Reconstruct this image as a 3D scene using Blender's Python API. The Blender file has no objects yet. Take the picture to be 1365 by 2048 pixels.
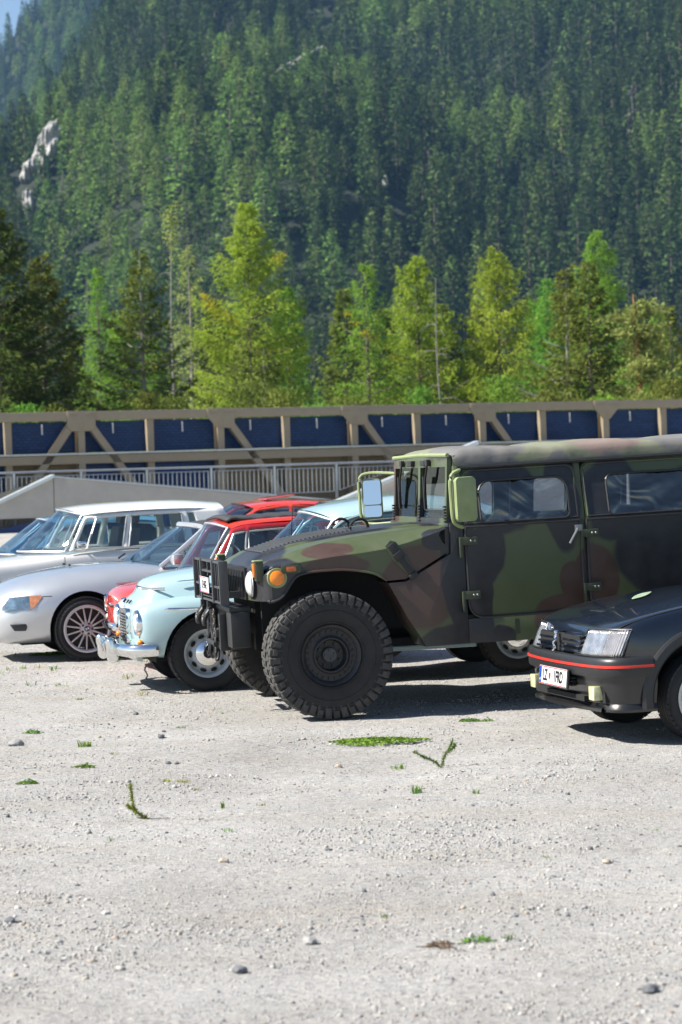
import bpy, bmesh, math, random
import numpy as np
from mathutils import Vector, Matrix, Euler

random.seed(7)
RNG = np.random.default_rng(11)
SC = bpy.context.scene
COL = SC.collection
R = math.radians

# ------------------------------------------------------------------ camera
CAM_H, LENS, HORIZON, ROLL = 1.79, 85.0, 950.0, 1.8
FPX = LENS / 36 * 2048
cam_data = bpy.data.cameras.new('camera')
cam_data.sensor_fit = 'VERTICAL'
cam_data.sensor_height = 36
cam_data.sensor_width = 24
cam_data.lens = LENS
cam_data.clip_start = 0.5
cam_data.clip_end = 9000
cam = bpy.data.objects.new('camera', cam_data)
COL.objects.link(cam)
PITCH = math.atan((1024 - HORIZON) / FPX)
cam.matrix_world = (Matrix.Translation((0, 0, CAM_H)) @ Matrix.Rotation(R(90) - PITCH, 4, 'X') @ Matrix.Rotation(-R(ROLL), 4, 'Z'))
cam_data.dof.use_dof = True
cam_data.dof.focus_distance = 17.6
cam_data.dof.aperture_fstop = 4.0
cam_data.dof.aperture_blades = 9
SC.camera = cam

# ------------------------------------------------------------------ sky and sun
SUN_EL, SUN_B = 45.0, -10.0          # sun comes from the left of the picture
w = bpy.data.worlds.new('World')
SC.world = w
w.use_nodes = True
nt = w.node_tree
sky = nt.nodes.new('ShaderNodeTexSky')
sky.sky_type = 'NISHITA'
sky.sun_disc = False
sky.sun_elevation = R(SUN_EL)
sky.sun_rotation = R(270 + SUN_B)
sky.altitude = 900
sky.dust_density = 1.0
sky.air_density = 1.0
bg = nt.nodes['Background']
bg.inputs['Strength'].default_value = 0.072
nt.links.new(sky.outputs[0], bg.inputs['Color'])
sun_d = bpy.data.lights.new('sun', 'SUN')
sun_d.energy = 5.0
sun_d.angle = R(0.55)
sun_d.color = (1.0, 0.95, 0.87)
sun = bpy.data.objects.new('sun', sun_d)
COL.objects.link(sun)
_d = Vector((-math.cos(R(SUN_EL)) * math.cos(R(SUN_B)), math.cos(R(SUN_EL)) * math.sin(R(SUN_B)), math.sin(R(SUN_EL))))
sun.rotation_euler = _d.to_track_quat('Z', 'Y').to_euler()
SC.view_settings.view_transform = 'Standard'
SC.view_settings.look = 'None'
SC.view_settings.exposure = 1.08
SC.view_settings.gamma = 1.0
SC.view_settings.use_curve_mapping = False
SC.render.engine = 'CYCLES'
SC.cycles.use_denoising = True
SC.cycles.max_bounces = 10
SC.cycles.transparent_max_bounces = 16
SC.cycles.volume_bounces = 0
SC.cycles.caustics_reflective = False
SC.cycles.caustics_refractive = False
SC.cycles.sample_clamp_indirect = 6.0

# ------------------------------------------------------------------ material helpers
def _nodes(name):
    m = bpy.data.materials.new(name)
    m.use_nodes = True
    return m, m.node_tree, m.node_tree.nodes['Principled BSDF']

def _n(t, kind, **kw):
    n = t.nodes.new(kind)
    for k, v in kw.items():
        if k in n.inputs: n.inputs[k].default_value = v
        else: setattr(n, k, v)
    return n

def rgba(c): return (c[0], c[1], c[2], 1.0)

def mat(name, col, rough=0.5, metal=0.0, coat=0.0, var=0.0, scale=8.0, bump=0.0, bscale=60.0, spec=0.5, rvar=0.0, col2=None, coat_rough=0.03, bdist=0.01):
    m, t, p = _nodes(name)
    p.inputs['Base Color'].default_value = rgba(col)
    p.inputs['Roughness'].default_value = rough
    p.inputs['Metallic'].default_value = metal
    p.inputs['Coat Weight'].default_value = coat
    p.inputs['Coat Roughness'].default_value = coat_rough
    p.inputs['Specular IOR Level'].default_value = spec
    L = t.links.new
    tc = _n(t, 'ShaderNodeTexCoord')
    if var > 0 or col2 is not None or rvar > 0:
        nz = _n(t, 'ShaderNodeTexNoise', Scale=scale, Detail=6.0, Roughness=0.6)
        L(tc.outputs['Object'], nz.inputs['Vector'])
        if var > 0 or col2 is not None:
            r = _n(t, 'ShaderNodeValToRGB')
            r.color_ramp.elements[0].position = 0.3
            r.color_ramp.elements[1].position = 0.7
            c2 = col2 if col2 is not None else tuple(min(1, c * (1 + var)) for c in col)
            c1 = col if col2 is not None else tuple(c * (1 - var) for c in col)
            r.color_ramp.elements[0].color = rgba(c1)
            r.color_ramp.elements[1].color = rgba(c2)
            L(nz.outputs[0], r.inputs[0]); L(r.outputs[0], p.inputs['Base Color'])
        if rvar > 0:
            mr = _n(t, 'ShaderNodeMapRange')
            mr.inputs['From Min'].default_value = 0.3; mr.inputs['From Max'].default_value = 0.7
            mr.inputs['To Min'].default_value = max(0, rough - rvar); mr.inputs['To Max'].default_value = min(1, rough + rvar)
            L(nz.outputs[0], mr.inputs['Value']); L(mr.outputs[0], p.inputs['Roughness'])
    if bump > 0:
        nb = _n(t, 'ShaderNodeTexNoise', Scale=bscale, Detail=5.0)
        L(tc.outputs['Object'], nb.inputs['Vector'])
        b = _n(t, 'ShaderNodeBump', Strength=bump, Distance=bdist)
        L(nb.outputs[0], b.inputs['Height']); L(b.outputs[0], p.inputs['Normal'])
    return m

def glass(name, tint=(0.75, 0.85, 0.85), extra=0.06, rough=0.0, wob=0.0, wscale=3.0, ior=1.5):
    """thin pane: mirror layer over a tinted transparent sheet"""
    m, t, p = _nodes(name)
    t.nodes.remove(p)
    L = t.links.new
    out = t.nodes['Material Output']
    tr = _n(t, 'ShaderNodeBsdfTransparent'); tr.inputs[0].default_value = rgba(tint)
    gl = _n(t, 'ShaderNodeBsdfGlossy', Roughness=rough)
    fr = _n(t, 'ShaderNodeFresnel')
    ge = _n(t, 'ShaderNodeNewGeometry'); mi_ = _n(t, 'ShaderNodeMapRange'); mi_.inputs['To Min'].default_value = ior; mi_.inputs['To Max'].default_value = 1 / ior
    L(ge.outputs['Backfacing'], mi_.inputs['Value']); L(mi_.outputs[0], fr.inputs['IOR'])
    ad = _n(t, 'ShaderNodeMath', operation='ADD', use_clamp=True); ad.inputs[1].default_value = extra
    mx = _n(t, 'ShaderNodeMixShader')
    L(fr.outputs[0], ad.inputs[0]); L(ad.outputs[0], mx.inputs[0])
    L(tr.outputs[0], mx.inputs[1]); L(gl.outputs[0], mx.inputs[2]); L(mx.outputs[0], out.inputs[0])
    if wob > 0:
        tc = _n(t, 'ShaderNodeTexCoord')
        nz = _n(t, 'ShaderNodeTexNoise', Scale=wscale, Detail=2.0, Distortion=1.5)
        b = _n(t, 'ShaderNodeBump', Strength=wob, Distance=0.05)
        L(tc.outputs['Object'], nz.inputs['Vector']); L(nz.outputs[0], b.inputs['Height'])
        L(b.outputs[0], gl.inputs['Normal']); L(b.outputs[0], fr.inputs['Normal'])
    return m

def leaf(name, c1, c2, trans=0.35, rand=0.35):
    m, t, p = _nodes(name)
    t.nodes.remove(p)
    L = t.links.new
    out = t.nodes['Material Output']
    tc = _n(t, 'ShaderNodeTexCoord')
    nz = _n(t, 'ShaderNodeTexNoise', Scale=0.9, Detail=4.0)
    L(tc.outputs['Object'], nz.inputs['Vector'])
    r = _n(t, 'ShaderNodeValToRGB')
    r.color_ramp.elements[0].position = 0.32; r.color_ramp.elements[1].position = 0.68
    r.color_ramp.elements[0].color = rgba(c1); r.color_ramp.elements[1].color = rgba(c2)
    L(nz.outputs[0], r.inputs[0])
    oi = _n(t, 'ShaderNodeObjectInfo')
    hv = _n(t, 'ShaderNodeHueSaturation')
    a = _n(t, 'ShaderNodeMapRange')
    a.inputs['To Min'].default_value = 1 - rand; a.inputs['To Max'].default_value = 1 + rand
    L(oi.outputs['Random'], a.inputs['Value']); L(a.outputs[0], hv.inputs['Value'])
    b = _n(t, 'ShaderNodeMath', operation='MULTIPLY_ADD'); b.inputs[1].default_value = 7.3; b.inputs[2].default_value = 0.0
    fr = _n(t, 'ShaderNodeMath', operation='FRACT')
    h = _n(t, 'ShaderNodeMapRange'); h.inputs['To Min'].default_value = 0.484; h.inputs['To Max'].default_value = 0.52
    L(oi.outputs['Random'], b.inputs[0]); L(b.outputs[0], fr.inputs[0]); L(fr.outputs[0], h.inputs['Value']); L(h.outputs[0], hv.inputs['Hue'])
    L(r.outputs[0], hv.inputs['Color'])
    df = _n(t, 'ShaderNodeBsdfDiffuse'); ts = _n(t, 'ShaderNodeBsdfTranslucent')
    L(hv.outputs[0], df.inputs[0]); L(hv.outputs[0], ts.inputs[0])
    mx = _n(t, 'ShaderNodeMixShader', Fac=trans)
    L(df.outputs[0], mx.inputs[1]); L(ts.outputs[0], mx.inputs[2]); L(mx.outputs[0], out.inputs[0])
    return m

# ------------------------------------------------------------------ object helpers
def link(name, me, m=None, parent=None, smooth=False):
    o = bpy.data.objects.new(name, me)
    COL.objects.link(o)
    if m is not None:
        for mm in (m if isinstance(m, (list, tuple)) else [m]): me.materials.append(mm)
    if parent is not None: o.parent = parent
    if smooth: me.shade_smooth() if hasattr(me, 'shade_smooth') else None
    return o

def pyd(name, v, f, m=None, parent=None, smooth=False):
    me = bpy.data.meshes.new(name)
    me.from_pydata([tuple(map(float, p)) for p in v], [], [tuple(map(int, q)) for q in f])
    me.validate(); me.update()
    return link(name, me, m, parent, smooth)

def tag(o, label=None, cat=None, group=None, kind=None):
    if label: o['label'] = label
    if cat: o['category'] = cat
    if group: o['group'] = group
    if kind: o['kind'] = kind
    return o

def empty(name, loc=(0, 0, 0), rot=(0, 0, 0)):
    o = bpy.data.objects.new(name, None)
    COL.objects.link(o)
    o.empty_display_size = 0.2
    o.location = loc; o.rotation_euler = rot
    return o

def child(o, parent):
    o.parent = parent
    return o

class B:
    """collects simple shapes in a bmesh; build() links them as one mesh"""
    def __init__(s): s.bm = bmesh.new()
    def box(s, x0, x1, y0, y1, z0, z1, M=None, bev=0.0):
        bm = bmesh.new()
        bmesh.ops.create_cube(bm, size=1)
        for v in bm.verts:
            v.co = Vector((x0 + (v.co.x + .5) * (x1 - x0), y0 + (v.co.y + .5) * (y1 - y0), z0 + (v.co.z + .5) * (z1 - z0)))
        if bev > 0: bmesh.ops.bevel(bm, geom=bm.edges[:], offset=bev, segments=2, affect='EDGES', profile=0.6)
        return s._merge(bm, M)
    def _merge(s, bm, M=None):
        if M is not None: bmesh.ops.transform(bm, matrix=M, verts=bm.verts[:])
        me = bpy.data.meshes.new('tmp'); bm.to_mesh(me); bm.free()
        s.bm.from_mesh(me); bpy.data.meshes.remove(me)
        return s
    def poly(s, pts, axis, a, b, bev=0.0, M=None, segs=2):
        """polygon pts in the plane normal to axis, extruded from a to b"""
        bm = bmesh.new()
        def P(q, t):
            if axis == 'y': return (q[0], t, q[1])
            if axis == 'x': return (t, q[0], q[1])
            return (q[0], q[1], t)
        va = [bm.verts.new(P(q, a)) for q in pts]
        vb = [bm.verts.new(P(q, b)) for q in pts]
        n = len(pts)
        bm.faces.new(va); bm.faces.new(list(reversed(vb)))
        for i in range(n):
            bm.faces.new((va[i], vb[i], vb[(i + 1) % n], va[(i + 1) % n]))
        bmesh.ops.recalc_face_normals(bm, faces=bm.faces[:])
        if bev > 0: bmesh.ops.bevel(bm, geom=bm.edges[:], offset=bev, segments=segs, affect='EDGES', profile=0.6)
        return s._merge(bm, M)
    def tube(s, pts, r, n=8, cap=True, closed=False):
        pts = [Vector(p) for p in pts]
        bm = s.bm
        rings = []
        N = len(pts)
        up = Vector((0, 0, 1))
        for i, p in enumerate(pts):
            if closed: d = pts[(i + 1) % N] - pts[i - 1]
            else: d = pts[min(i + 1, N - 1)] - pts[max(i - 1, 0)]
            d.normalize()
            u = up if abs(d.dot(up)) < 0.95 else Vector((1, 0, 0))
            a = d.cross(u).normalized(); b = a.cross(d).normalized()
            rr = r[i] if isinstance(r, (list, tuple)) else r
            rings.append([bm.verts.new(p + (a * math.cos(2 * math.pi * k / n) + b * math.sin(2 * math.pi * k / n)) * rr) for k in range(n)])
        for i in range(N if closed else N - 1):
            A, Bq = rings[i], rings[(i + 1) % N]
            for k in range(n):
                bm.faces.new((A[k], A[(k + 1) % n], Bq[(k + 1) % n], Bq[k]))
        if cap and not closed:
            bm.faces.new(list(reversed(rings[0]))); bm.faces.new(rings[-1])
        return s
    def lathe(s, prof, n=32, M=None, closed=False):
        """prof: list of (radius, y); axis along y"""
        bm = bmesh.new()
        rings = []
        for (r, y) in prof:
            if r < 1e-5: rings.append([bm.verts.new((0, y, 0))])
            else: rings.append([bm.verts.new((r * math.cos(2 * math.pi * k / n), y, r * math.sin(2 * math.pi * k / n))) for k in range(n)])
        m = len(rings)
        for i in range(m if closed else m - 1):
            A, Bq = rings[i], rings[(i + 1) % m]
            for k in range(n):
                k2 = (k + 1) % n
                if len(A) == 1 and len(Bq) == 1: continue
                if len(A) == 1: bm.faces.new((A[0], Bq[k2], Bq[k]))
                elif len(Bq) == 1: bm.faces.new((A[k], A[k2], Bq[0]))
                else: bm.faces.new((A[k], A[k2], Bq[k2], Bq[k]))
        bmesh.ops.recalc_face_normals(bm, faces=bm.faces[:])
        return s._merge(bm, M)
    def grid(s, P, close_u=False, close_v=False):
        """P[i][j] points"""
        bm = s.bm
        V = [[bm.verts.new(p) for p in row] for row in P]
        nu, nv = len(V), len(V[0])
        for i in range(nu if close_u else nu - 1):
            for j in range(nv if close_v else nv - 1):
                q = (V[i][j], V[(i + 1) % nu][j], V[(i + 1) % nu][(j + 1) % nv], V[i][(j + 1) % nv])
                try: bm.faces.new(q)
                except ValueError: pass
        return s
    def faces(s, v, f):
        V = [s.bm.verts.new(p) for p in v]
        for q in f: s.bm.faces.new([V[i] for i in q])
        return s
    def sphere(s, c, r, u=16, v=10, sc=(1, 1, 1)):
        bm = bmesh.new()
        bmesh.ops.create_uvsphere(bm, u_segments=u, v_segments=v, radius=r)
        return s._merge(bm, Matrix.Translation(c) @ Matrix.Diagonal((*sc, 1)))
    def build(s, name, m=None, parent=None, smooth=None, recalc=False, auto=26):
        if recalc: bmesh.ops.recalc_face_normals(s.bm, faces=s.bm.faces[:])
        me = bpy.data.meshes.new(name)
        s.bm.to_mesh(me); s.bm.free()
        o = link(name, me, m, parent)
        if smooth is None: smooth = True
        if smooth:
            me.polygons.foreach_set('use_smooth', [True] * len(me.polygons))
            if auto and hasattr(me, 'set_sharp_from_angle'): me.set_sharp_from_angle(angle=R(auto))
        return o

def rect(x0, x1, z0, z1): return [(x0, z0), (x1, z0), (x1, z1), (x0, z1)]

def rrect(x0, x1, z0, z1, r, n=4):
    """rounded rectangle outline; r may be one radius or four (bl, br, tr, tl)"""
    rr = r if isinstance(r, (list, tuple)) else [r] * 4
    out = []
    for (cx, cz, a0, q) in ((x0, z0, 180, 0), (x1, z0, 270, 1), (x1, z1, 0, 2), (x0, z1, 90, 3)):
        k = rr[q]
        ox = cx + k * (1 if cx == x0 else -1); oz = cz + k * (1 if cz == z0 else -1)
        for i in range(n + 1):
            a = R(a0 + 90 * i / n)
            out.append((ox + k * math.cos(a), oz + k * math.sin(a)))
    return out

def offset_poly(pts, d):
    """inset (d>0) a counter-clockwise polygon"""
    n = len(pts); out = []
    for i in range(n):
        p0, p1, p2 = Vector(pts[i - 1]), Vector(pts[i]), Vector(pts[(i + 1) % n])
        e1, e2 = (p1 - p0), (p2 - p1)
        if e1.length < 1e-7 or e2.length < 1e-7: out.append(tuple(p1)); continue
        e1.normalize(); e2.normalize()
        n1, n2 = Vector((-e1.y, e1.x)), Vector((-e2.y, e2.x))
        b = n1 + n2
        if b.length < 1e-6: out.append(tuple(p1)); continue
        b.normalize()
        out.append(tuple(p1 + b * (d / max(0.35, b.dot(n1)))))
    return out

def ring_frame(bld, outer, inner, axis, a, b):
    """frame between two outlines with the same point count"""
    def P(q, t):
        if axis == 'y': return (q[0], t, q[1])
        if axis == 'x': return (t, q[0], q[1])
        return (q[0], q[1], t)
    rows = [[P(q, a) for q in outer], [P(q, b) for q in outer], [P(q, b) for q in inner], [P(q, a) for q in inner]]
    bld.grid(rows, close_u=True, close_v=True)
    return bld

def cr(pts, n):
    """Catmull-Rom through points, n samples per span"""
    P = [np.array(p, float) for p in pts]
    P = [2 * P[0] - P[1]] + P + [2 * P[-1] - P[-2]]
    out = []
    for i in range(1, len(P) - 2):
        for k in range(n):
            t = k / n
            out.append(0.5 * ((2 * P[i]) + (-P[i - 1] + P[i + 1]) * t + (2 * P[i - 1] - 5 * P[i] + 4 * P[i + 1] - P[i + 2]) * t * t + (-P[i - 1] + 3 * P[i] - 3 * P[i + 1] + P[i + 2]) * t ** 3))
    out.append(P[-2])
    return [tuple(p) for p in out]

def text_mesh(name, s, size, m, parent, M, depth=0.001, align='CENTER', sx=1.0, bold=0.0):
    cu = bpy.data.curves.new(name, 'FONT')
    cu.body = s; cu.size = size; cu.align_x = align; cu.align_y = 'CENTER'; cu.extrude = depth; cu.offset = bold
    tmp = bpy.data.objects.new('tmp', cu); COL.objects.link(tmp)
    dg = bpy.context.evaluated_depsgraph_get()
    me = bpy.data.meshes.new_from_object(tmp.evaluated_get(dg))
    bpy.data.objects.remove(tmp); bpy.data.curves.remove(cu)
    me.transform(M @ Matrix.Diagonal((sx, 1, 1, 1)))
    me.materials.clear()
    return link(name, me, m, parent)

def evaluated(o, mods):
    """apply modifiers given as (type, dict) and keep the result"""
    for ty, kw in mods:
        md = o.modifiers.new(ty, ty)
        for k, v in kw.items(): setattr(md, k, v)
    dg = bpy.context.evaluated_depsgraph_get()
    dg.update()
    me = bpy.data.meshes.new_from_object(o.evaluated_get(dg))
    old = o.data
    o.modifiers.clear(); o.data = me
    bpy.data.meshes.remove(old)
    return o

def ground_z(x, y):
    t = min(1, max(0, (y - 17.0) / 4.5))
    return 0.055 * t * t * (3 - 2 * t)
# ------------------------------------------------------------------ placing by picture position and true distance
_cp, _sp = math.cos(PITCH), math.sin(PITCH)
_f = np.array([0, _cp, -_sp]); _u0 = np.array([0, _sp, _cp]); _r0 = np.array([1., 0, 0])
_r = math.cos(R(ROLL)) * _r0 - math.sin(R(ROLL)) * _u0
_u = math.sin(R(ROLL)) * _r0 + math.cos(R(ROLL)) * _u0
def at(px, py, depth):
    return np.array([0, 0, CAM_H]) + (_f + _r * (px - 682.5) / FPX - _u * (py - 1024) / FPX) * depth
def on_ground(px, py, z=0.0):
    d = _f + _r * (px - 682.5) / FPX - _u * (py - 1024) / FPX
    p = np.array([0, 0, CAM_H])
    t = (z - CAM_H) / d[2]
    return p + d * t

# ------------------------------------------------------------------ ground
def gz(x, y):
    x = np.asarray(x, float); y = np.asarray(y, float)
    t = np.clip((y - 17.0) / 4.5, 0, 1); z = 0.055 * t * t * (3 - 2 * t)
    t = np.clip((y - 50.0) / 16, 0, 1); z = z + 0.42 * t * t * (3 - 2 * t)
    return z
def waves(x, y, seed, octs):
    r = np.random.default_rng(seed)
    z = np.zeros(np.broadcast(x, y).shape)
    for wl, amp in octs:
        for k in range(5):
            a = r.uniform(0, 2 * np.pi); ph = r.uniform(0, 6.28)
            z = z + amp * np.sin((x * np.cos(a) + y * np.sin(a)) * 2 * np.pi / wl / r.uniform(.75, 1.3) + ph) / 2.2
    return z
FLAT = [(-.25, 17.7), (-.45, 19.6), (-1.1, 20.2), (-1.45, 21.4), (1.4, 20.6), (2.35, 15.9), (1.85, 17.1), (-2.4, 23.6), (-2.9, 24.9)]
def relief(x, y):
    z = waves(x, y, 3, [(2.6, .010), (.9, .006), (.33, .0035)])
    k = np.ones(z.shape)
    for (a, b) in FLAT: k = k * (1 - np.exp(-((x - a) ** 2 + (y - b) ** 2) / .25))
    return z * k - .004

def gravel_material():
    m, t, p = _nodes('gravel_lot')
    L = t.links.new
    tc = _n(t, 'ShaderNodeTexCoord')
    def noise(s, d=6.0, rg=.62):
        n = _n(t, 'ShaderNodeTexNoise', Scale=s, Detail=d, Roughness=rg); L(tc.outputs['Object'], n.inputs['Vector']); return n
    def ramp(src, stops):
        r = _n(t, 'ShaderNodeValToRGB')
        els = r.color_ramp.elements
        while len(els) < len(stops): els.new(0.5)
        for e, (q, c) in zip(els, stops): e.position = q; e.color = rgba(c)
        L(src, r.inputs[0]); return r
    big = noise(.55); mid = noise(3.2)
    v1 = _n(t, 'ShaderNodeTexVoronoi', Scale=95.0); v2 = _n(t, 'ShaderNodeTexVoronoi', Scale=38.0)
    for v in (v1, v2): L(tc.outputs['Object'], v.inputs['Vector'])
    c0 = ramp(big.outputs[0], [(.3, (.375, .362, .34)), (.5, (.445, .433, .413)), (.72, (.505, .495, .478))])
    # single grains: tint per voronoi cell
    sep = _n(t, 'ShaderNodeSeparateColor'); L(v1.outputs['Color'], sep.inputs[0])
    g = ramp(sep.outputs[0], [(.0, (.36, .37, .39)), (.12, (.72, .73, .75)), (.5, (1, 1, 1)), (.86, (1.0, .985, .96)), (1, (1.5, 1.45, 1.38))])
    sep2 = _n(t, 'ShaderNodeSeparateColor'); L(v2.outputs['Color'], sep2.inputs[0])
    g2 = ramp(sep2.outputs[1], [(.0, (.55, .56, .58)), (.1, (.95, .94, .93)), (.9, (1, 1, 1)), (1, (1.25, 1.22, 1.15))])
    m1 = _n(t, 'ShaderNodeMix', data_type='RGBA', blend_type='MULTIPLY'); m1.inputs[0].default_value = 1.0
    L(c0.outputs[0], m1.inputs[6]); L(g.outputs[0], m1.inputs[7])
    m2 = _n(t, 'ShaderNodeMix', data_type='RGBA', blend_type='MULTIPLY'); m2.inputs[0].default_value = .7
    L(m1.outputs[2], m2.inputs[6]); L(g2.outputs[0], m2.inputs[7])
    # dust patches smooth the grains
    dust = ramp(mid.outputs[0], [(.38, (0, 0, 0)), (.62, (1, 1, 1))])
    m3 = _n(t, 'ShaderNodeMix', data_type='RGBA', blend_type='MIX')
    mf = _n(t, 'ShaderNodeMath', operation='MULTIPLY'); mf.inputs[1].default_value = .35
    L(dust.outputs[0], mf.inputs[0]); L(mf.outputs[0], m3.inputs[0])
    L(m2.outputs[2], m3.inputs[6]); L(c0.outputs[0], m3.inputs[7])
    # tan streaks where wheels have dragged dirt along the row of cars
    mp = _n(t, 'ShaderNodeMapping'); mp.inputs['Scale'].default_value = (.22, 1.7, 1); mp.inputs['Rotation'].default_value = (0, 0, R(-14)); L(tc.outputs['Object'], mp.inputs[0])
    st_ = _n(t, 'ShaderNodeTexNoise', Scale=1.6, Detail=5.0, Roughness=.6); L(mp.outputs[0], st_.inputs['Vector'])
    sr = ramp(st_.outputs[0], [(.50, (0, 0, 0)), (.72, (1, 1, 1))])
    sf = _n(t, 'ShaderNodeMath', operation='MULTIPLY'); sf.inputs[1].default_value = .6; L(sr.outputs[0], sf.inputs[0])
    m4 = _n(t, 'ShaderNodeMix', data_type='RGBA', blend_type='MULTIPLY'); L(sf.outputs[0], m4.inputs[0]); L(m3.outputs[2], m4.inputs[6]); m4.inputs[7].default_value = rgba((.93, .86, .76))
    L(m4.outputs[2], p.inputs['Base Color'])
    p.inputs['Roughness'].default_value = .95
    p.inputs['Specular IOR Level'].default_value = .2
    ad = _n(t, 'ShaderNodeMath', operation='MULTIPLY_ADD'); ad.inputs[1].default_value = .6
    fine = noise(190.0, 3.0); L(v1.outputs['Distance'], ad.inputs[0]); L(fine.outputs[0], ad.inputs[2])
    b = _n(t, 'ShaderNodeBump', Strength=.9, Distance=.014); L(ad.outputs[0], b.inputs['Height'])
    b2 = _n(t, 'ShaderNodeBump', Strength=.6, Distance=.04); L(mid.outputs[0], b2.inputs['Height']); L(b.outputs[0], b2.inputs['Normal'])
    L(b2.outputs[0], p.inputs['Normal'])
    return m
M_GRAVEL = gravel_material()

def build_ground():
    # one sheet: fine grid under the parking lot, coarse to the horizon
    xs = np.unique(np.concatenate([np.linspace(-6000, -60, 9), np.linspace(-60, -6.2, 26), np.linspace(-6, 6, 241), np.linspace(6.2, 60, 26), np.linspace(60, 6000, 9)]))
    ys = np.unique(np.concatenate([np.linspace(-3000, -5, 6), np.linspace(-5, 6, 20), np.linspace(6, 30, 481), np.linspace(30.3, 75, 100), np.linspace(80, 700, 20), np.linspace(800, 9000, 8)]))
    X, Y = np.meshgrid(xs, ys)
    Z = gz(X, Y)
    near = np.clip((7 - np.abs(X)) / 1.5, 0, 1) * np.clip((32 - Y) / 4, 0, 1) * np.clip((Y - 4) / 3, 0, 1)
    Z = Z + relief(X, Y) * near
    ny, nx = X.shape
    V = np.stack([X, Y, Z], -1).reshape(-1, 3)
    i = np.arange(ny - 1)[:, None] * nx + np.arange(nx - 1)[None, :]
    F = np.stack([i, i + 1, i + nx + 1, i + nx], -1).reshape(-1, 4)
    me = bpy.data.meshes.new('ground')
    me.vertices.add(len(V)); me.vertices.foreach_set('co', V.ravel())
    me.loops.add(F.size); me.loops.foreach_set('vertex_index', F.ravel())
    me.polygons.add(len(F)); me.polygons.foreach_set('loop_start', np.arange(0, F.size, 4))
    me.polygons.foreach_set('use_smooth', np.ones(len(F), bool))
    me.update(); me.validate()
    tag(link('ground', me, M_GRAVEL), kind='structure', label='light grey gravel parking lot')
build_ground()

def fast_mesh(name, V, F, m, parent=None, midx=None, smooth=False):
    V = np.asarray(V, float); F = np.asarray(F)
    k = F.shape[1]
    me = bpy.data.meshes.new(name)
    me.vertices.add(len(V)); me.vertices.foreach_set('co', V.ravel())
    me.loops.add(F.size); me.loops.foreach_set('vertex_index', F.ravel().astype(np.int32))
    me.polygons.add(len(F)); me.polygons.foreach_set('loop_start', np.arange(0, F.size, k, dtype=np.int32))
    o = link(name, me, m, parent)
    if midx is not None: me.polygons.foreach_set('material_index', np.asarray(midx, np.int32))
    if smooth: me.polygons.foreach_set('use_smooth', np.ones(len(F), bool))
    me.update()
    return o

# stones ------------------------------------------------------------
_bm = bmesh.new(); bmesh.ops.create_icosphere(_bm, subdivisions=1, radius=1)
ICO_V = np.array([v.co[:] for v in _bm.verts]); ICO_F = np.array([[v.index for v in f.verts] for f in _bm.faces]); _bm.free()
_bm = bmesh.new(); bmesh.ops.create_cube(_bm, size=1.3); bmesh.ops.triangulate(_bm, faces=_bm.faces[:])
CUB_V = np.array([v.co[:] for v in _bm.verts]); CUB_F = np.array([[v.index for v in f.verts] for f in _bm.faces]); _bm.free()
STONE_COLS = [((.37, .358, .335), .44), ((.29, .286, .28), .27), ((.46, .45, .425), .08), ((.13, .135, .145), .12), ((.36, .31, .25), .07), ((.28, .20, .15), .02)]
M_STONES = [mat('stone_%d' % i, c, .9, var=.16, scale=40, bump=.3, bscale=90) for i, (c, q) in enumerate(STONE_COLS)]
def build_gravel():
    r = np.random.default_rng(5)
    # positions thinned with distance; clustered by a slow noise so that coarse patches show
    N = 100000
    y = 7.2 * (34 / 7.2) ** (r.uniform(0, 1, N) ** 1.15)
    x = r.uniform(-1, 1, N) * (y * .152 + .25)
    d = waves(x, y, 21, [(1.9, .5), (.7, .45)])
    keep = r.uniform(0, 1, N) < np.clip(.42 + .55 * d, .1, 1)
    x, y, d = x[keep], y[keep], d[keep]
    n = len(x)
    size = np.clip(np.exp(r.normal(np.log(.0038), .42, n)), .0018, .016) * (1 + .35 * np.clip(d, 0, 1))
    size = np.maximum(size, y * .00024)
    z = gz(x, y) + relief(x, y)
    small = size < .0075
    mi = r.choice(len(STONE_COLS), n, p=[q for c, q in STONE_COLS])
    for nm, sel, BV, BF in (('gravel', ~small, ICO_V, ICO_F), ('grit', small, CUB_V, CUB_F)):
        k = sel.sum()
        A = r.normal(size=(k, 3, 3)); Q, _ = np.linalg.qr(A)
        S = size[sel][:, None] * r.uniform(.6, 1.25, (k, 3)); S[:, 2] *= .75
        jit = 1 + r.uniform(-.22, .22, (k, len(BV), 1))
        P = np.einsum('nij,vj->nvi', Q, BV) * jit * S[:, None, :]
        P += np.stack([x[sel], y[sel], z[sel] + S[:, 2] * .25], -1)[:, None, :]
        F = BF[None] + (np.arange(k) * len(BV))[:, None, None]
        o = fast_mesh(nm, P.reshape(-1, 3), F.reshape(-1, 3), M_STONES, midx=np.repeat(mi[sel], len(BF)))
        tag(o, {'gravel': 'loose grey and white gravel scattered over the parking lot', 'grit': 'fine grey grit strewn over the parking lot'}[nm], 'gravel', kind='stuff')
build_gravel()

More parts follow.
